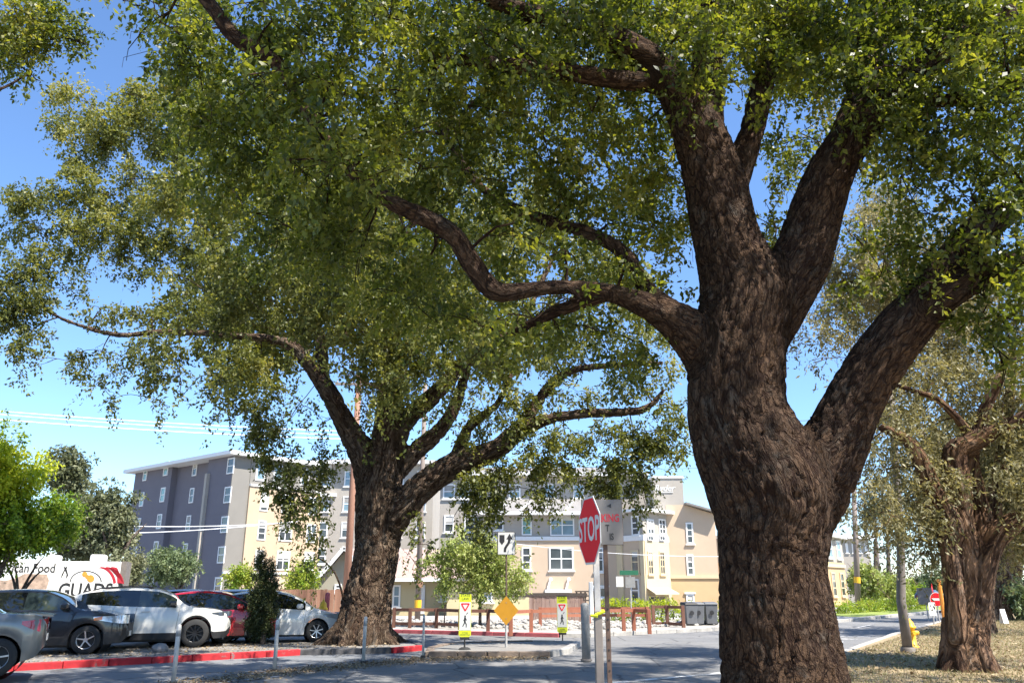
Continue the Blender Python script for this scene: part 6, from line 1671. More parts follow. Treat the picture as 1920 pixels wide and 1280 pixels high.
# ---- small street-name sign at the corner
p = at(1185, 1172, 34.0)
Ss = empty('street_name_sign', (p.x, 34.0, .11), 0, 'green street-name sign on a thin post in front of the bay window', 'sign')
zt = at(1185, 1068, 34).z
MB().tube([(0, 0, -.05), (0, 0, zt - .11)], .025, 8).build('post', M['steel_white'], Ss)
zz = at(1185, 1073, 34).z - .11
MB().box(-.42, .35, -.03, -.02, zz - .09, zz + .09).build('name_blade', M['sign_green'], Ss)
za, zb_ = at(1185, 1101, 34).z - .11, at(1185, 1081, 34).z - .11
MB().box(-.2, .2, -.06, -.03, za, zb_).build('sign_panel', M['steel'], Ss)
MB().box(-.58, -.28, -.03, -.02, za + .03, zb_ + .02).build('notice', M['sign_white'], Ss)

# ---- signs down the road
def road_sign(name, px, py, Y, pybase, lab, build):
    p = at(px, py, Y)
    o = empty(name, (p.x, Y, .1), 0, lab, 'sign')
    MB().tube([(0, .03, -.1), (0, .03, p.z - .1 + .1)], .03, 8).build('post', M['steel_white'], o)
    build(o, p.z - .1); return o
def noentry(o, z):
    r = .31
    c = [(r * math.cos(k * math.pi / 12), z + r * math.sin(k * math.pi / 12)) for k in range(24)]
    a = MB().plate(c, (0, 0, 0), (1, 0, 0), Z, 0, .006).build('sign_panel', M['sign_white'], o)
    c2 = [(.93 * x, z + .93 * (y - z)) for x, y in c]
    MB().plate(c2, (0, 0, 0), (1, 0, 0), Z, .0065, .009).build('red_field', M['sign_red'], a)
    MB().plate([(-.21, z - .05), (.21, z - .05), (.21, z + .05), (-.21, z + .05)], (0, 0, 0), (1, 0, 0), Z, .0095, .012).build('bar', M['sign_white'], a)
road_sign('no_entry_sign', 1756, 1123, 38, 1170, 'round red no-entry sign far down the verge', noentry)
def stop2(o, z):
    a = MB().plate([(x, z + y) for x, y in octagon(.28)], (0, 0, 0), (.55, .83, 0), Z, 0, .006).build('sign_panel', M['sign_red'], o)
road_sign('stop_sign', 1748, 1104, 40, 1170, 'small dark red stop sign above the round no-entry sign', stop2)
def plain2(o, z):
    MB().plate([(-.4, z - .4), (.4, z - .4), (.4, z + .4), (-.4, z + .4)], (0, 0, 0), (1, 0, 0), Z, 0, .006).build('sign_panel', M['sign_grey'], o)
road_sign('notice_sign', 1735, 1117, 42, 1170, 'small square pale sign left of the distant red signs', plain2)
def white2(o, z):
    MB().plate([(-.15, z - .3), (.15, z - .3), (.15, z + .25), (-.15, z + .25)], (0, 0, 0), (1, 0, 0), Z, 0, .006).build('sign_panel', M['white'], o)
road_sign('notice_sign', 1748, 1140, 36, 1170, 'narrow white notice below the distant red signs', white2)
p = at(1768, 1140, 37)
o = empty('marker_post', (p.x, 37, .1), 0, 'tall orange marker post beside the round no-entry sign', 'post')
MB().tube([(0, 0, -.1), (0, 0, at(1768, 1090, 37).z)], .09, 8).build('tube', M['orange'], o)
# small A-board by the far path
p = at(1882, 1160, 36)
o = empty('sandwich_board', (p.x, 36, .1), .3, 'small white sandwich board by the far end of the path', 'sign')
MB().box(-.3, .3, -.25, -.22, 0, 1.0, Matrix.Rotation(-.25, 4, 'X')).build('front_board', M['white'], o)
MB().box(-.3, .3, .22, .25, 0, 1.0, Matrix.Rotation(.25, 4, 'X')).build('back_board', M['white'], o)
o.scale = (.45, .45, .6)

# ---- utility poles and wires
def pole(px, pyb, pyt, Y, r, mat, lab, arms=True, lean=0.0):
    a = at(px, pyb, Y); t = at(px, pyt, Y)
    o = empty('utility_pole', (a.x, Y, 0), 0, lab, 'utility pole')
    o.rotation_euler = (0, lean, 0)
    MB().tube([(0, 0, -.2), (0, 0, t.z * .5), (0, 0, t.z)], [r, r * .9, r * .75], 12).build('pole', mat, o, smooth=True)
    if arms:
        ca = MB().box(-1.2, 1.2, -r - .1, -r, t.z - .7, t.z - .58).build('crossarm', M['pole_grey'], o)
        for x in (-1.1, -.5, .5, 1.1):
            MB().lathe([(.05, 0), (.06, .05), (.03, .1), (.045, .15), (0, .18)], 8, 'Z', (x, -r - .05, t.z - .577)).build('insulator', M['steel'], ca)
    return o, a, t
pl1, a1, t1_ = pole(649, 1120, 700, 41, .19, M['pole_wood'], 'reddish wooden utility pole just left of the second oak trunk')
pl2, a2, t2_ = pole(783, 1150, 720, 39, .14, M['pole_grey'], 'wooden utility pole with a yellow band right of the second oak trunk', arms=False)
MB().lathe([(.155, .7), (.165, .7), (.165, 1.05), (.155, 1.05)], 12).build('yellow_band', M['hydrant'], pl2)
bx_ = MB().box(-.05, .22, -.30, -.16, 1.6, 1.9).build('meter_box', M['pole_wood'], pl2, bevel=.01)
pl3, a3, t3_ = pole(1611, 1160, 905, 56, .2, M['pole_grey'], 'tall grey utility pole right of the big oak trunk', arms=True, lean=.09)
MB().lathe([(.2, 1.9), (.215, 1.9), (.215, 2.3), (.2, 2.3)], 12).build('yellow_band', M['hydrant'], pl3)
for px, Y, lab in ((1651, 150, 'far utility pole with crossarms at the end of the road'), (1671, 130, 'utility pole with two crossarms on the far skyline')):
    pole(px, 1110, 1020, Y, .2, M['pole_grey'], lab, lean=.07)
def cable(a, b, sag, r, mat, lab, grp):
    pts = [a.lerp(b, t) - Vector((0, 0, sag * 4 * t * (1 - t))) for t in [i / 16 for i in range(17)]]
    o = MB().tube(pts, r, 5).build('overhead_wire', mat, label=lab, cat='wire', group=grp)
    return o
for y0, y1, lab, r in ((764, 797, 'topmost of the three bright wires in the left sky', .022), (770, 804, 'middle one of the three bright wires in the left sky', .018), (780, 812, 'lowest and thickest of the bright wires in the left sky', .032)):
    a = at(-60, y0 - 5, 40); b = at(500, y1, 43); d = (b - a)
    cable(a - d * .4, b + d * .35, .25, r, M['wire'], lab, 'wires in the left sky')
for (x0, y0, x1, y1, lab) in ((180, 984, 560, 978, 'upper pale wire crossing the purple facade'), (180, 1000, 560, 976, 'lower pale wire sloping across the purple facade')):
    cable(at(x0, y0, 55), at(x1, y1, 60), .2, .03, M['wire'], lab, 'wires before the purple facade')
cable(at(1040, 872, 44), at(1420, 872, 50), .2, .015, M['wire_dark'], 'thin dark wire over the corner building tower', None)
cable(at(930, 1014, 50), at(1400, 1042, 50), .3, .014, M['wire'], 'thin pale wire crossing the corner building front', None)
cable(at(1300, 792, 40), at(1640, 778, 48), .15, .016, M['wire_dark'], 'dark wire in the gap of sky inside the big oak fork', None)

# ---- fences
def plank_fence(name, A_, B_, h0, hh, bw, mat, lab, cap=None, zb=.1):
    A_ = Vector(A_); B_ = Vector(B_); L_ = (B_ - A_).length; d = (B_ - A_).normalized()
    o = empty(name, (A_.x, A_.y, 0), math.atan2(d.y, d.x), lab, 'fence')
    n = int(L_ / (bw + .008)); proto = {}
    rr = random.Random(len(lab))
    for i in range(n):
        k = i % 4
        if k not in proto:
            proto[k] = MB().box(0, bw, -.012 + .004 * (k % 2), .012 + .004 * (k % 2), 0, hh + (k - 1.5) * .012).mesh('plank', mat)
        b_ = link('plank', proto[k], o, (i * (bw + .008), rr.uniform(-.004, .004), zb), (rr.uniform(-.01, .01), rr.uniform(-.006, .006), 0))
    for z in (zb + .25, zb + hh - .3):
        MB().box(0, L_, .022, .07, z, z + .09).build('rail', mat, o)
    for x in np.arange(0.1, L_, 2.2):
        MB().box(x, x + .09, .072, .16, 0, zb + hh - .05).build('post', mat, o)
    if cap: MB().box(-.1, L_ + .1, -.06, .09, zb + hh + .03, zb + hh + .13).build('cap_rail', cap, o)
    return o
plank_fence('plank_fence', (at(395, 1150, 35).x, 35.0, 0), (at(652, 1150, 36).x, 36.0, 0), 0, 1.42, .14, M['fence_wood'], 'reddish brown plank fence behind the parked cars')
plank_fence('plank_fence', (at(992, 1150, 38).x, 38.0, 0), (at(1098, 1150, 38).x, 38.0, 0), 0, 1.12, .11, M['fence_grey'], 'weathered plank fence with a dark cap behind the gravel bed', cap=M['beam_dark'])
# dark timber arbour beside it
p = at(1090, 1120, 38.6)
o = empty('trellis_screen', (at(1078, 1120, 39).x, 39.0, .1), 0, 'dark timber screen at the right end of the weathered plank fence', 'screen')
for k in range(5): MB().box(.05 + k * .2, .12 + k * .2, -.02, .02, 0, 1.35).build('slat', M['beam_dark'], o)
for z in (.9, 1.1, 1.3): MB().box(0, 1.05, -.05, -.022, z, z + .06).build('rail', M['beam_dark'], o)
p = at(935, 1115, 40)
o = empty('pergola_beam', (at(936, 1112, 41).x, 41, 0), 0, 'long dark timber beam above the weathered plank fence', 'pergola')
xe = at(1100, 1112, 41).x - at(936, 1112, 41).x
MB().box(0, xe, -.08, .08, at(1000, 1119, 41).z, at(1000, 1113, 41).z + .05).build('beam', M['beam_dark'], o)
for x in (.2, xe * .5, xe - .2): MB().box(x - .07, x + .07, -.06, .06, 0, at(1000, 1119, 41).z - .003).build('post', M['beam_dark'], o)

def rail_fence(pts, top, low, mat, lab, pw=.13):
    """posts at pts, rails between"""
    P = [Vector((q[0], q[1], 0)) for q in pts]
    o = empty('rail_fence', (P[0].x, P[0].y, .11), 0, lab, 'fence', 'low brown rail fences around the gravel bed')
    Q = [q - P[0] for q in P]
    for q in Q: MB().box(q.x - pw / 2, q.x + pw / 2, q.y - pw / 2, q.y + pw / 2, -.05, top + .02).build('post', mat, o, bevel=.008)
    for a, b in zip(Q[:-1], Q[1:]):
        d = (b - a).normalized() * (pw / 2 + .002)
        for z in ([top - .05] if not low else [top - .05, low]):
            MB().bar(a + d + Vector((0, 0, z)), b - d + Vector((0, 0, z)), .05, .11).build('rail', mat, o)
    return o
def G2(px, py): 
    q = grd(px, py, .11); return (q.x, q.y)
rail_fence([G2(738, 1176), G2(768, 1177), G2(818, 1177), G2(862, 1180)], .72, .16, M['rail_dark'], 'low dark brown fence with two rails right of the second oak trunk')
rail_fence([G2(866, 1184), G2(915, 1184), G2(957, 1188)], .75, None, M['rail_dark'], 'low dark brown single-rail fence behind the keep-right sign')
rail_fence([G2(958, 1189), G2(996, 1186), G2(1170, 1184), G2(1189, 1183), G2(1218, 1185)], .76, None, M['rail_wood'], 'long red-brown rail fence in front of the gravel bed')
rail_fence([G2(1013, 1174), G2(1105, 1172), G2(1215, 1172)], .72, .40, M['rail_wood'], 'red-brown rail fence at the back of the gravel bed')
rail_fence([G2(1226, 1174), G2(1252, 1174), G2(1282, 1176)], .80, .12, M['rail_dark'], 'dark brown planter railing in front of the hedge')

# ---- wheelie bins
def bin_(px, Y, lab, s):
    p = at(px, 1175, Y)
    o = empty('wheelie_bin', (p.x, Y, .11), s, lab, 'bin', 'grey wheelie bins')
    a = [(-.26, -.3), (.26, -.3), (.26, .3), (-.26, .3)]
    m = MB(); 
    m.add([(x * .82, y * .82, .06) for x, y in a] + [(x, y, .82) for x, y in a], [(3, 2, 1, 0), (4, 5, 6, 7), (0, 1, 5, 4), (1, 2, 6, 5), (2, 3, 7, 6), (3, 0, 4, 7)])
    m.build('body', M['bin_grey'], o, bevel=.02)
    MB().add([(-.28, -.33, .823), (.28, -.33, .823), (.28, .33, .823), (-.28, .33, .823), (-.25, -.28, .89), (.25, -.28, .89), (.25, .3, .92), (-.25, .3, .92)], [(3, 2, 1, 0), (4, 5, 6, 7), (0, 1, 5, 4), (1, 2, 6, 5), (2, 3, 7, 6), (3, 0, 4, 7)]).build('lid', M['plastic_black'] if s > .1 else M['bin_grey'], o, bevel=.01)
    for x in (-.24, .24): MB().lathe([(0, -.03), (.1, -.03), (.1, .03), (0, .03)], 12, 'Y', (x, .22, .1)).build('wheel', M['rubber'], o)
    MB().tube([(-.22, .34, .8), (-.2, .4, .82), (.2, .4, .82), (.22, .34, .8)], .018, 6).build('handle', M['plastic_black'], o)
    MB().lathe([(0, -.32), (.09, -.32), (.09, -.315), (0, -.315)], 12, 'Y', (0, 0, .5)).build('badge', M['ink'], o)
bin_(1294, 34.5, 'dark grey wheelie bin nearest the planter railing', .15)
bin_(1308, 34.7, 'pale grey wheelie bin in the middle of the three', .05)
bin_(1334, 34.9, 'grey wheelie bin beside the big oak trunk', -.05)
# boulder on the parking strip
rr = random.Random(3)
p = grd(300, 1222, .12)
bm = bmesh.new(); bmesh.ops.create_icosphere(bm, subdivisions=3, radius=.16)
for v in bm.verts: v.co = Vector((v.co.x * 1.25, v.co.y, v.co.z * .8)) * (1 + .22 * mnoise.noise(v.co * 9))
me = bpy.data.meshes.new('boulder'); bm.to_mesh(me); bm.free(); me.materials.append(M['boulder'])
for q in me.polygons: q.use_smooth = True
link('boulder', me, None, (p.x, p.y, .2)); setp(bpy.data.objects['boulder'], 'small grey boulder on the strip behind the red kerb', 'stone')
# ------------------------------------------------------------------ cars
CAR_SCALE = .95
def interp(xs, ys, x):
    """smooth (monotone-ish) interpolation"""
    if x <= xs[0]: return ys[0]
    if x >= xs[-1]: return ys[-1]
    i = max(j for j in range(len(xs) - 1) if xs[j] <= x)
    n = len(xs)
    def sl(j):
        if j == 0: return (ys[1] - ys[0]) / (xs[1] - xs[0])
        if j == n - 1: return (ys[-1] - ys[-2]) / (xs[-1] - xs[-2])
        a = (ys[j] - ys[j - 1]) / (xs[j] - xs[j - 1]); b = (ys[j + 1] - ys[j]) / (xs[j + 1] - xs[j])
        return 0 if a * b <= 0 else 2 * a * b / (a + b)
    h = xs[i + 1] - xs[i]; t = (x - xs[i]) / h
    m0, m1 = sl(i) * h, sl(i + 1) * h
    return (2 * t ** 3 - 3 * t * t + 1) * ys[i] + (t ** 3 - 2 * t * t + t) * m0 + (-2 * t ** 3 + 3 * t * t) * ys[i + 1] + (t ** 3 - t * t) * m1

def wheel(parent, x, y, side, R, w, rim_mat, spokes, style=0):
    o = bpy.data.objects.new('wheel', MB().lathe([(R * .62, -w * .5), (R * .92, -w * .5), (R, -w * .34), (R, w * .34), (R * .92, w * .5), (R * .62, w * .5)], 28, 'Y').mesh('tyre', M['rubber'], True))
    COL.objects.link(o); o.parent = parent; o.location = (x, y, R)
    s = side
    m = MB()
    m.lathe([(R * .64, s * w * .5), (R * .66, s * w * .42), (R * .60, s * w * .36), (R * .58, s * w * .05)], 28, 'Y')
    m.lathe([(0, s * w * .40), (R * .14, s * w * .40), (R * .16, s * w * .30), (R * .16, s * w * .1)], 16, 'Y')
    for k in range(spokes):
        a = 2 * math.pi * k / spokes + .3
        c, q = math.cos(a), math.sin(a)
        tw = .16 if style else 0
        c2, q2 = math.cos(a + tw), math.sin(a + tw)
        m.bar((c * R * .1, s * w * .32, q * R * .1), (c2 * R * .62, s * w * .38, q2 * R * .62), R * (.22 if style else .13), w * .12, up=Vector((0, 1, 0)).cross(Vector((c, 0, q))))
    m.build('rim', rim_mat, o, smooth=False)
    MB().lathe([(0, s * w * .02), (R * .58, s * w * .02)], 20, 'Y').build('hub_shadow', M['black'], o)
    return o

def car(name, label, spec, paint, loc, heading, glass=None, cladding=True, rim=None, group='cars parked in the lot', sideglass=None):
    """x forward from the rear bumper, y to the left, z up; heading = direction of the nose"""
    L, W, R = spec['L'], spec['W'], spec['R']
    xr, xf = spec['xr'], spec['xf']               # wheel centres
    o = empty(name, loc, heading, label, 'car', group)
    o.scale = (CAR_SCALE,) * 3
    hw = W / 2
    Ra = R + .055
    xs = set(np.linspace(0, L, 46))
    for xc in (xr, xf):
        for k in range(-6, 7): xs.add(xc + Ra * math.sin(k * math.pi / 12))
        xs.add(xc - Ra - .004); xs.add(xc + Ra + .004)
    for k in spec['belt'][0] + spec['roof'][0]: xs.add(k)
    for a, b in spec['windows']: xs.add(a); xs.add(b)
    for k in spec['screen'] + spec['back']: xs.add(k)
    xs = sorted(x for x in xs if 0 <= x <= L)
    q = [xs[0]]
    for x in xs[1:]:
        if x - q[-1] > .004: q.append(x)
    xs = q
    def plan(x):
        e = interp([0, .08, .35, 1.0, L - 1.2, L - .45, L - .12, L], [.72, .86, .95, 1, 1, .93, .78, .58], x)
        return hw * e
    rows = []
    for x in xs:
        sill = interp([0, .15, .6, L - .7, L - .1, L], spec.get('sill', [.48, .30, .22, .22, .24, .36]), x)
        zb = sill
        for xc in (xr, xf):
            if abs(x - xc) < Ra: zb = max(zb, R + math.sqrt(max(0, Ra * Ra - (x - xc) ** 2)))
        be = interp(spec['belt'][0], spec['belt'][1], x)
        ro = max(be + .012, interp(spec['roof'][0], spec['roof'][1], x))
        w = plan(x)
        gh = ro - be                                # greenhouse height
        k = min(1, gh / .42)
        zb = min(zb, be - .05)
        tum = w - .05 - .20 * gh / .5               # tumblehome
        wt = max(tum, w * .45)
        we = wt - .045 * k
        zcl = max(zb + .004, min(be - .04, sill + .17 if zb <= sill + .001 else zb + .05))
        rows.append([(w * .985, zb), (w * 1.0, zcl), (w * 1.005, zcl + (be - zcl) * .45), (w * .985, zcl + (be - zcl) * .82), (w * .955, be),
                     (wt + .012, be + gh * .86), (we, be + gh * .965), (we * .62, ro), (0, ro + .012)])
    NP = 9
    def idx(i, j, s): return (i * NP + j) * 2 + (0 if s > 0 else 1)
    V = []
    for i, x in enumerate(xs):
        for j in range(NP):
            y, z = rows[i][j]
            bow = .0
            V.append((x, y, z)); V.append((x, -y, z))
    groups = {}
    def put(key, f): groups.setdefault(key, []).append(f)
    sc0, sc1 = spec['screen']; bk0, bk1 = spec['back']
    for i in range(len(xs) - 1):
        xm = (xs[i] + xs[i + 1]) / 2
        for s in (1, -1):
            for j in range(NP - 1):
                f = (idx(i, j, s), idx(i + 1, j, s), idx(i + 1, j + 1, s), idx(i, j + 1, s))
                if s < 0: f = f[::-1]
                key = ('body',)
                if j == 0 and cladding: key = ('cladding',)
                elif j == 4:
                    for wi, (a, b) in enumerate(spec['windows']):
                        if a <= xm <= b: key = ('win', s, wi)
                    if key == ('body',) and spec['windows'][0][0] < xm < spec['windows'][-1][1]: key = ('pillar', s, sum(1 for w_ in spec['windows'] if w_[1] < xm))
                elif j in (6, 7):
                    if sc0 <= xm <= sc1: key = ('screen',)
                    elif bk0 <= xm <= bk1: key = ('back',)
                    elif spec.get('blackroof') and bk1 < xm < sc0: key = ('roofp',)
                put(key, f)
    # end caps
    for i, key in ((0, 'body'), (len(xs) - 1, 'body')):
        ring = [idx(i, j, 1) for j in range(NP)] + [idx(i, j, -1) for j in range(NP - 2, -1, -1)]
        put((key,), tuple(ring if i == 0 else ring[::-1]))
    def mk(nm, fs, mat, parent=o, thick=0.0):
        used = sorted({v for f in fs for v in f}); mp = {v: k for k, v in enumerate(used)}
        m = MB(); m.v = [V[v] for v in used]; m.f = [tuple(mp[v] for v in f) for f in fs]
        me = bpy.data.meshes.new(nm); me.from_pydata(m.v, [], m.f)
        bm = bmesh.new(); bm.from_mesh(me); bmesh.ops.remove_doubles(bm, verts=bm.verts, dist=.0005); bmesh.ops.recalc_face_normals(bm, faces=bm.faces)
        bm.to_mesh(me); bm.free()
        me.materials.append(mat); me.polygons.foreach_set('use_smooth', [True] * len(me.polygons))
        try: me.set_sharp_from_angle(angle=math.radians(38))
        except Exception: pass
        return link(nm, me, parent)
    G = glass or M['car_glass']
    for key, fs in groups.items():
        if key[0] == 'body': body = mk('body', fs, paint)
        elif key[0] == 'cladding': mk('cladding', fs, M['plastic_black'])
        elif key[0] == 'pillar':
            mk('pillar', fs, M['car_glass'])
        elif key[0] == 'win': mk('window', fs, (sideglass or {}).get(key[2], G))
        elif key[0] == 'screen': mk('windshield', fs, G)
        elif key[0] == 'back': mk('rear_window', fs, G)
        elif key[0] == 'roofp': mk('roof_panel', fs, M['p_black'])
    # wheel wells and wheels
    for xc in (xr, xf):
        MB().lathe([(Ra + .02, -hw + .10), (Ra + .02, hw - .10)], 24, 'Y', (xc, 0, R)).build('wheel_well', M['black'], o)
        for s in (1, -1): wheel(o, xc, s * (hw - .125), s, R, .225, rim or M['alloy'], spec.get('spokes', 5), spec.get('style', 1))
    MB().box(.5, L - .5, -hw + .2, hw - .2, .16, .5).build('underbody', M['black'], o)
    def be(x): return interp(spec['belt'][0], spec['belt'][1], x)
    def side_y(x, z):
        i = min(range(len(xs)), key=lambda q_: abs(xs[q_] - x))
        pr_ = rows[i][:6]
        zz_ = [p_[1] for p_ in pr_]; yy_ = [p_[0] for p_ in pr_]
        return float(np.interp(z, zz_, yy_))
    def lamp(nm, mat, s, x_in, x_out, top, bot, n=7, out=.010, taper=.75):
        """a lamp that wraps the corner, following the body side from x_in (pointed) to x_out"""
        m = MB(); vs = []
        for i in range(n):
            t = i / (n - 1); x = x_in + (x_out - x_in) * t
            zt_ = top - .03 * (1 - t); zb_ = zt_ - (top - bot) * (1 - taper * (1 - t) ** 1.3)
            for z in (zt_, (zt_ + zb_) / 2, zb_): vs.append((x, s * (side_y(x, z) + out), z))
        fs = []
        for i in range(n - 1):
            for j in range(2): fs.append((i * 3 + j, (i + 1) * 3 + j, (i + 1) * 3 + j + 1, i * 3 + j + 1))
        # turn onto the end face
        if taper < .5: return m.add(vs, fs).build(nm, mat, o, smooth=True)
        ex = 0 if x_out < x_in else L
        sg = -1 if x_out < x_in else 1
        k0 = (n - 1) * 3
        vs += [(ex + sg * .012, vs[k0 + j][1] * .72, vs[k0 + j][2]) for j in range(3)]
        q0 = len(vs) - 3
        for j in range(2): fs.append((k0 + j, q0 + j, q0 + j + 1, k0 + j + 1))
        return m.add(vs, fs).build(nm, mat, o, smooth=True)
    # lamps
    zf = be(L - .25)
    for s in (1, -1):
        hz0, hz1 = spec.get('hz', (zf - .20, zf - .04))
        lamp('headlight', spec.get('lampm') or M['lamp_clear'], s, L - spec.get('hl', .62), L - .06, hz1, hz0)
        if spec.get('amber'): lamp('side_marker', M['amber'], s, L - spec['hl'] + .02, L - spec['hl'] + .2, hz1 - .02, hz1 - .10, 3, .018, .2)
        tz0, tz1 = spec.get('tz', (.78, .98))
        lamp('tail_light', M['lamp_red'], s, .40, .04, tz1, tz0)
        # mirrors, handles
        mx = spec['mirror']; bz = be(mx)
        mm = MB().box(mx - .10, mx + .09, s * (hw - .03) if s > 0 else -hw - .16, hw + .16 if s > 0 else -(hw - .03), bz + .03, bz + .17)
        mm.build('mirror', spec.get('mirm') or paint, o, bevel=.035)
        for dx in spec['handles']:
            w = plan(dx)
            MB().box(dx - .1, dx + .1, s * w * .985 + (-.01 if s > 0 else -.03), s * w * .985 + (.03 if s > 0 else .01), be(dx) - .13, be(dx) - .10).build('door_handle', spec.get('handm') or paint, o, bevel=.006)
        # door seams: thin recess strips
        for dx in spec['doors']:
            z0_ = .36; z1_ = be(dx) - .01
            pts = []
            for k in range(7):
                t = k / 6
                z = z0_ + (z1_ - z0_) * t
                pts.append((dx + spec.get('dslope', .06) * (t - .5), s * (plan(dx) * interp([0, .3, .8, 1], [1.0, 1.005, .985, .955], t) + .0025), z))
            MB().tube(pts, .005, 4).build('door_seam', M['black'], o)
    # grille, plate, bumper intake
    gz0, gz1 = spec.get('grille', (.32, .62))
    MB().box(L - .03, L + .012, -hw * .5, hw * .5, gz0, gz1).build('grille', M['plastic_black'], o, bevel=.01)
    MB().box(-.014, .02, -.16, .16, .58, .70).build('rear_plate', M['sign_white'], o)
    MB().box(L - .02, L + .02, -.16, .16, gz0 + .02, gz0 + .14).build('front_plate', M['sign_white'], o)
    if spec.get('rack'):
        a, b = spec['rack']
        for s in (1, -1):
            pts = []
            for k in range(9):
                x = a + (b - a) * k / 8
                ro = interp(spec['roof'][0], spec['roof'][1], x)
                pts.append((x, s * (plan(x) - .05 - .2 * (ro - be(x)) / .5 - .06), ro + (.035 if 0 < k < 8 else -.01)))
            MB().tube(pts, .018, 6).build('roof_rail', M['plastic_black'], o)
    if spec.get('spoiler'):
        x, z = spec['spoiler']
        MB().add([(x - .22, -hw * .62, z - .03), (x - .22, hw * .62, z - .03), (x + .2, hw * .66, z + .02), (x + .2, -hw * .66, z + .02), (x - .22, -hw * .62, z - .06), (x - .22, hw * .62, z - .06), (x + .2, hw * .66, z - .03), (x + .2, -hw * .66, z - .03)], [(0, 1, 2, 3), (7, 6, 5, 4), (0, 4, 5, 1), (1, 5, 6, 2), (2, 6, 7, 3), (3, 7, 4, 0)]).build('spoiler', spec.get('spoilm') or paint, o)
    return o

# small SUV: short hood, raked rear
SUV1 = dict(L=4.33, W=1.78, R=.335, xr=.86, xf=3.47, belt=([0, .3, .9, 2.0, 3.0, 3.45, 4.0, 4.22, 4.33], [.80, .98, 1.08, 1.04, 1.02, 1.0, .90, .78, .60]),
            roof=([0, .12, .45, 1.0, 1.9, 2.35, 2.75, 3.25, 3.4, 4.33], [.84, 1.10, 1.36, 1.48, 1.515, 1.49, 1.36, 1.05, 1.015, .62]), screen=(2.40, 3.28), back=(.10, .55),
            windows=[(.72, 1.08), (1.14, 1.86), (2.0, 2.98)], mirror=2.92, handles=(1.35, 2.22), doors=(1.12, 1.94, 3.02), amber=True, hz=(.70, .90), hl=.75, grille=(.36, .70), spokes=5, style=1)
SUV2 = dict(L=4.60, W=1.85, R=.365, xr=.92, xf=3.70, belt=([0, .35, .9, 2.0, 3.0, 3.6, 4.25, 4.5, 4.6], [.86, 1.04, 1.12, 1.07, 1.04, 1.02, .95, .82, .62]),
            roof=([0, .12, .5, 1.1, 2.0, 2.6, 3.0, 3.45, 3.6, 4.6], [.90, 1.11, 1.33, 1.50, 1.555, 1.525, 1.39, 1.085, 1.04, .64]), screen=(2.62, 3.50), back=(.12, .85),
            windows=[(.78, 1.20), (1.24, 2.08), (2.2, 3.16)], mirror=3.08, handles=(1.5, 2.4), doors=(1.26, 2.14, 3.22), hz=(.80, .93), hl=.5, grille=(.42, .74), spokes=10, style=0, rack=(1.0, 2.5), blackroof=True, lampm=M['lamp_dark'], mirm=M['p_black'])
HATCH = dict(L=4.50, W=1.76, R=.315, xr=.95, xf=3.62, belt=([0, .3, .9, 2.0, 3.0, 3.6, 4.15, 4.4, 4.5], [.82, .98, 1.03, .98, .93, .90, .78, .66, .5]),
             roof=([0, .12, .6, 1.3, 2.0, 2.5, 3.0, 3.55, 3.7, 4.5], [.88, 1.06, 1.24, 1.42, 1.48, 1.44, 1.27, .95, .905, .52]), screen=(2.50, 3.60), back=(.12, 1.15),
             windows=[(.95, 1.4), (1.46, 2.14), (2.24, 3.25)], mirror=3.1, handles=(1.6, 2.45), doors=(1.4, 2.18, 3.25), hz=(.62, .82), hl=.7, grille=(.28, .48), spokes=7, style=0)
SEDAN = dict(L=4.70, W=1.82, R=.335, xr=.72, xf=3.62, belt=([0, .12, .35, .9, 1.8, 3.0, 3.7, 4.35, 4.6, 4.7], [.86, 1.04, 1.06, 1.04, 1.0, .95, .92, .82, .70, .52]),
             roof=([0, .2, .7, 1.3, 2.0, 2.6, 3.1, 3.6, 3.75, 4.7], [.88, 1.075, 1.10, 1.32, 1.43, 1.40, 1.26, .98, .93, .54]), screen=(2.60, 3.65), back=(.72, 1.45),
             windows=[(1.1, 1.42), (1.48, 2.2), (2.3, 3.3)], mirror=3.15, handles=(1.6, 2.5), doors=(1.42, 2.24, 3.3), tz=(.76, .99), hz=(.60, .80), spokes=5, style=1, spoiler=(.14, 1.085))

def place(px_wheel, py, zg, head_deg, spec, which='xf', side=-1):
    """world position of the rear-bumper origin so that the near wheel meets the ground where seen"""
    p = grd(px_wheel, py, zg)
    a = math.radians(head_deg)
    f = Vector((math.cos(a), math.sin(a), 0)); l_ = Vector((-math.sin(a), math.cos(a), 0))
    return tuple(p - (f * spec[which] + l_ * (side * (spec['W'] / 2 - .1))) * CAR_SCALE)

car('parked_car', 'black compact SUV with silver five-spoke wheels, second from the left edge', SUV1, M['p_black'], place(157, 1226, .12, 17, SUV1), math.radians(17), sideglass={2: M['car_glass_pale']}, rim=M['alloy'])
car('parked_car', 'white SUV with a black roof and black wheels, before the food truck', SUV2, M['p_pearl'], place(362, 1213, .12, 19, SUV2), math.radians(19), rim=M['alloy_dark'], sideglass={2: M['car_glass_pale']})
car('parked_car', 'dark red car mostly hidden between the white SUV and the cypress', HATCH, M['p_red'], place(481, 1205, .12, 14, HATCH), math.radians(14), cladding=False, rim=M['alloy_dark'], sideglass={2: M['car_glass_pale']})
car('parked_car', 'white hatchback with its nose beside the second oak trunk', HATCH, M['p_white'], place(592, 1203, .12, 12, HATCH), math.radians(12), cladding=False)
car('parked_car', 'grey sedan with a red tail light, cut by the left edge', SEDAN, M['p_grey'], place(-14, 1269, .12, 206, SEDAN, 'xr', 1), math.radians(206), cladding=False, rim=M['alloy'])
car('parked_car', 'white SUV of which only the roof shows above the red car', SUV1, M['p_white'], (at(360, 1150, 31).x, 31.0, .1), math.radians(10))
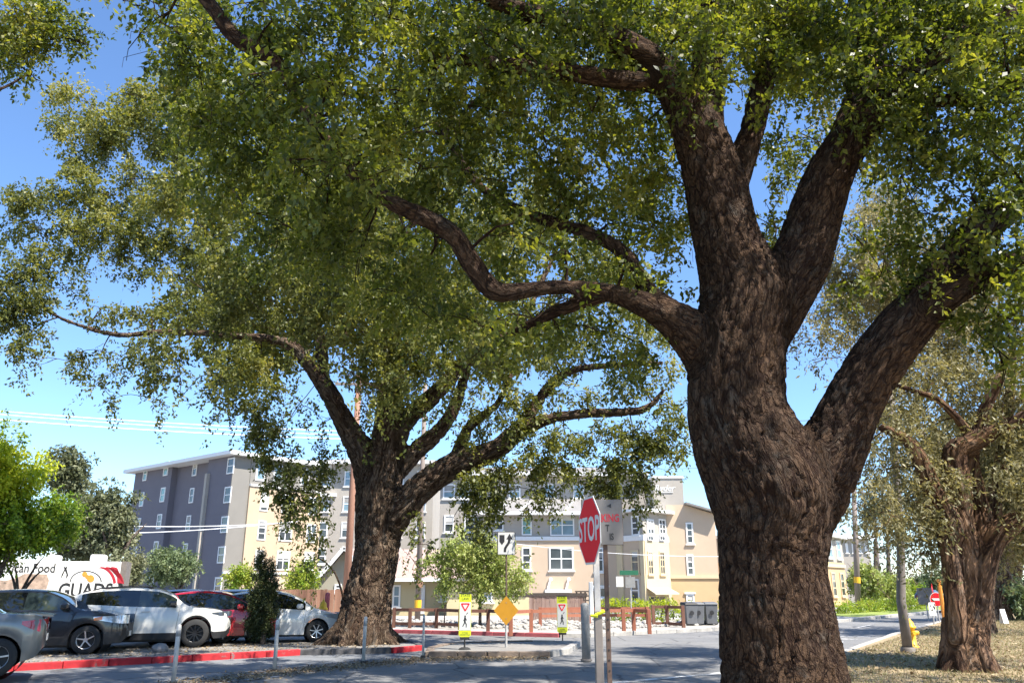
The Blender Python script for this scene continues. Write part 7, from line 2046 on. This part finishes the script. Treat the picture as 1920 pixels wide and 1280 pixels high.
car('parked_car', 'silver car whose roof shows behind the white SUV windshield', SUV1, M['p_silver'], (at(262, 1150, 32).x, 32.0, .1), math.radians(10))
car('parked_car', 'small dark car parked far down the road behind the white notice', HATCH, M['p_black'], (at(1738, 1165, 70).x, 70.0, .02), math.radians(51), group='cars far down the road')

# ------------------------------------------------------------------ food truck
dT = Vector((.93, .34, 0)).normalized()
pr = at(221, 1100, 35.0)
FTk = Facade((pr.x - 7.4 * dT.x, pr.y - 7.4 * dT.y, 0), dT)
T = empty('food_truck', (FTk.o.x, FTk.o.y, .12), math.atan2(dT.y, dT.x), 'white food truck with printed side reading GUADS, behind the parked cars', 'truck')
zt = at(180, 1052, 34.6).z - .12
MB().box(0, 7.4, 0, 2.3, .62, zt).build('box', M['white'], T, bevel=.03)
MB().box(.3, 7.2, .15, 2.15, .35, .617).build('chassis', M['plastic_black'], T)
MB().box(7.403, 7.62, .05, 2.25, .7, zt + .02).build('end_frame', M['lamp_steel'], T)
for x in (1.1, 5.9): wheel(T, x, .12, -1, .4, .24, M['alloy'], 6, 0); wheel(T, x, 2.18, 1, .4, .24, M['alloy'], 6, 0)
FT = Facade((0, 0, 0), (1, 0, 0))
def tx(px, py):
    q = on_plane(px, py, FTk.o, FTk.n) - Vector((FTk.o.x, FTk.o.y, .12)); return q.dot(dT), q.z
for (a, b) in ((80, 107), (165, 195)):
    x0_, z0_ = tx(a, 1050); x1_, z1_ = tx(b, 1038)
    MB().box(x0_, x1_, .5, 1.5, zt + .003, zt + .003 + (.30 if a == 165 else .26)).build('roof_unit', M['white'], T, bevel=.05)
def put_text(txt, px0, px1, py0, py1, mat, shear=0.0, bold=0.0):
    x0_, z1_ = tx(px0, py0); x1_, z0_ = tx(px1, py1)
    me = text_mesh('lettering', txt, 1.0, mat, align='LEFT', extrude=.002, shear=shear, bold=bold)
    c = np.empty(len(me.vertices) * 3); me.vertices.foreach_get('co', c); c = c.reshape(-1, 3)
    mn, mxx = c.min(0), c.max(0)
    c[:, 0] = (c[:, 0] - mn[0]) / (mxx[0] - mn[0]) * (x1_ - x0_); c[:, 1] = (c[:, 1] - mn[1]) / (mxx[1] - mn[1]) * (z1_ - z0_)
    me.vertices.foreach_set('co', c.ravel())
    on_face('lettering', me, T, (x0_, 0, z0_), (1, 0, 0), Z, .006)
put_text('GUADS', 112, 209, 1092, 1119, M['ink'], bold=.022)
put_text('Mexican Food', -12, 102, 1055, 1073, M['ink'], bold=.012)
def decal(nm, poly, mat, lift=.004):
    MB().plate([tx(*q) for q in poly], (0, 0, 0), (1, 0, 0), Z, lift, lift + .003).build(nm, mat, T)
decal('printed_picture', [(-60, 1080), (10, 1088), (32, 1082), (46, 1075), (88, 1076), (92, 1088), (86, 1108), (-60, 1118)], M['sepia'])
for cx, cy, r in ((159, 1076, 5), (170, 1084, 7), (164, 1081, 4)):
    decal('printed_fruit', [(cx + r * math.cos(k * math.pi / 6), cy + r * math.sin(k * math.pi / 6)) for k in range(12)], M['orange'], .004 + r * .0004)
for k in range(3):
    pts = []
    for i in range(9):
        t = i / 8 * 1.45
        pts.append((190 + k * 10 + 28 * math.sin(t), 1092 - 34 * math.cos(t) + 4))
    inner = [(x - 5, y + 2.0) for x, y in pts[::-1]]
    decal('printed_stripe', [(min(x, 220), y) for x, y in pts] + inner, M['ink_red'], .004 + k * .0035)
arc = [(161 - 30 * math.cos(i * math.pi / 12), 1090 - 21 * math.sin(i * math.pi / 12)) for i in range(13)]
decal('printed_arc', arc + [(161 - 28 * math.cos(i * math.pi / 12), 1090 - 19.4 * math.sin(i * math.pi / 12)) for i in range(12, -1, -1)], M['ink'])
decal('printed_cactus', [(113, 1086), (116, 1076), (121, 1066), (119, 1061), (123, 1063), (127, 1060), (125, 1066), (128, 1078), (123, 1086), (125, 1076), (122, 1069), (118, 1078)], M['ink'])
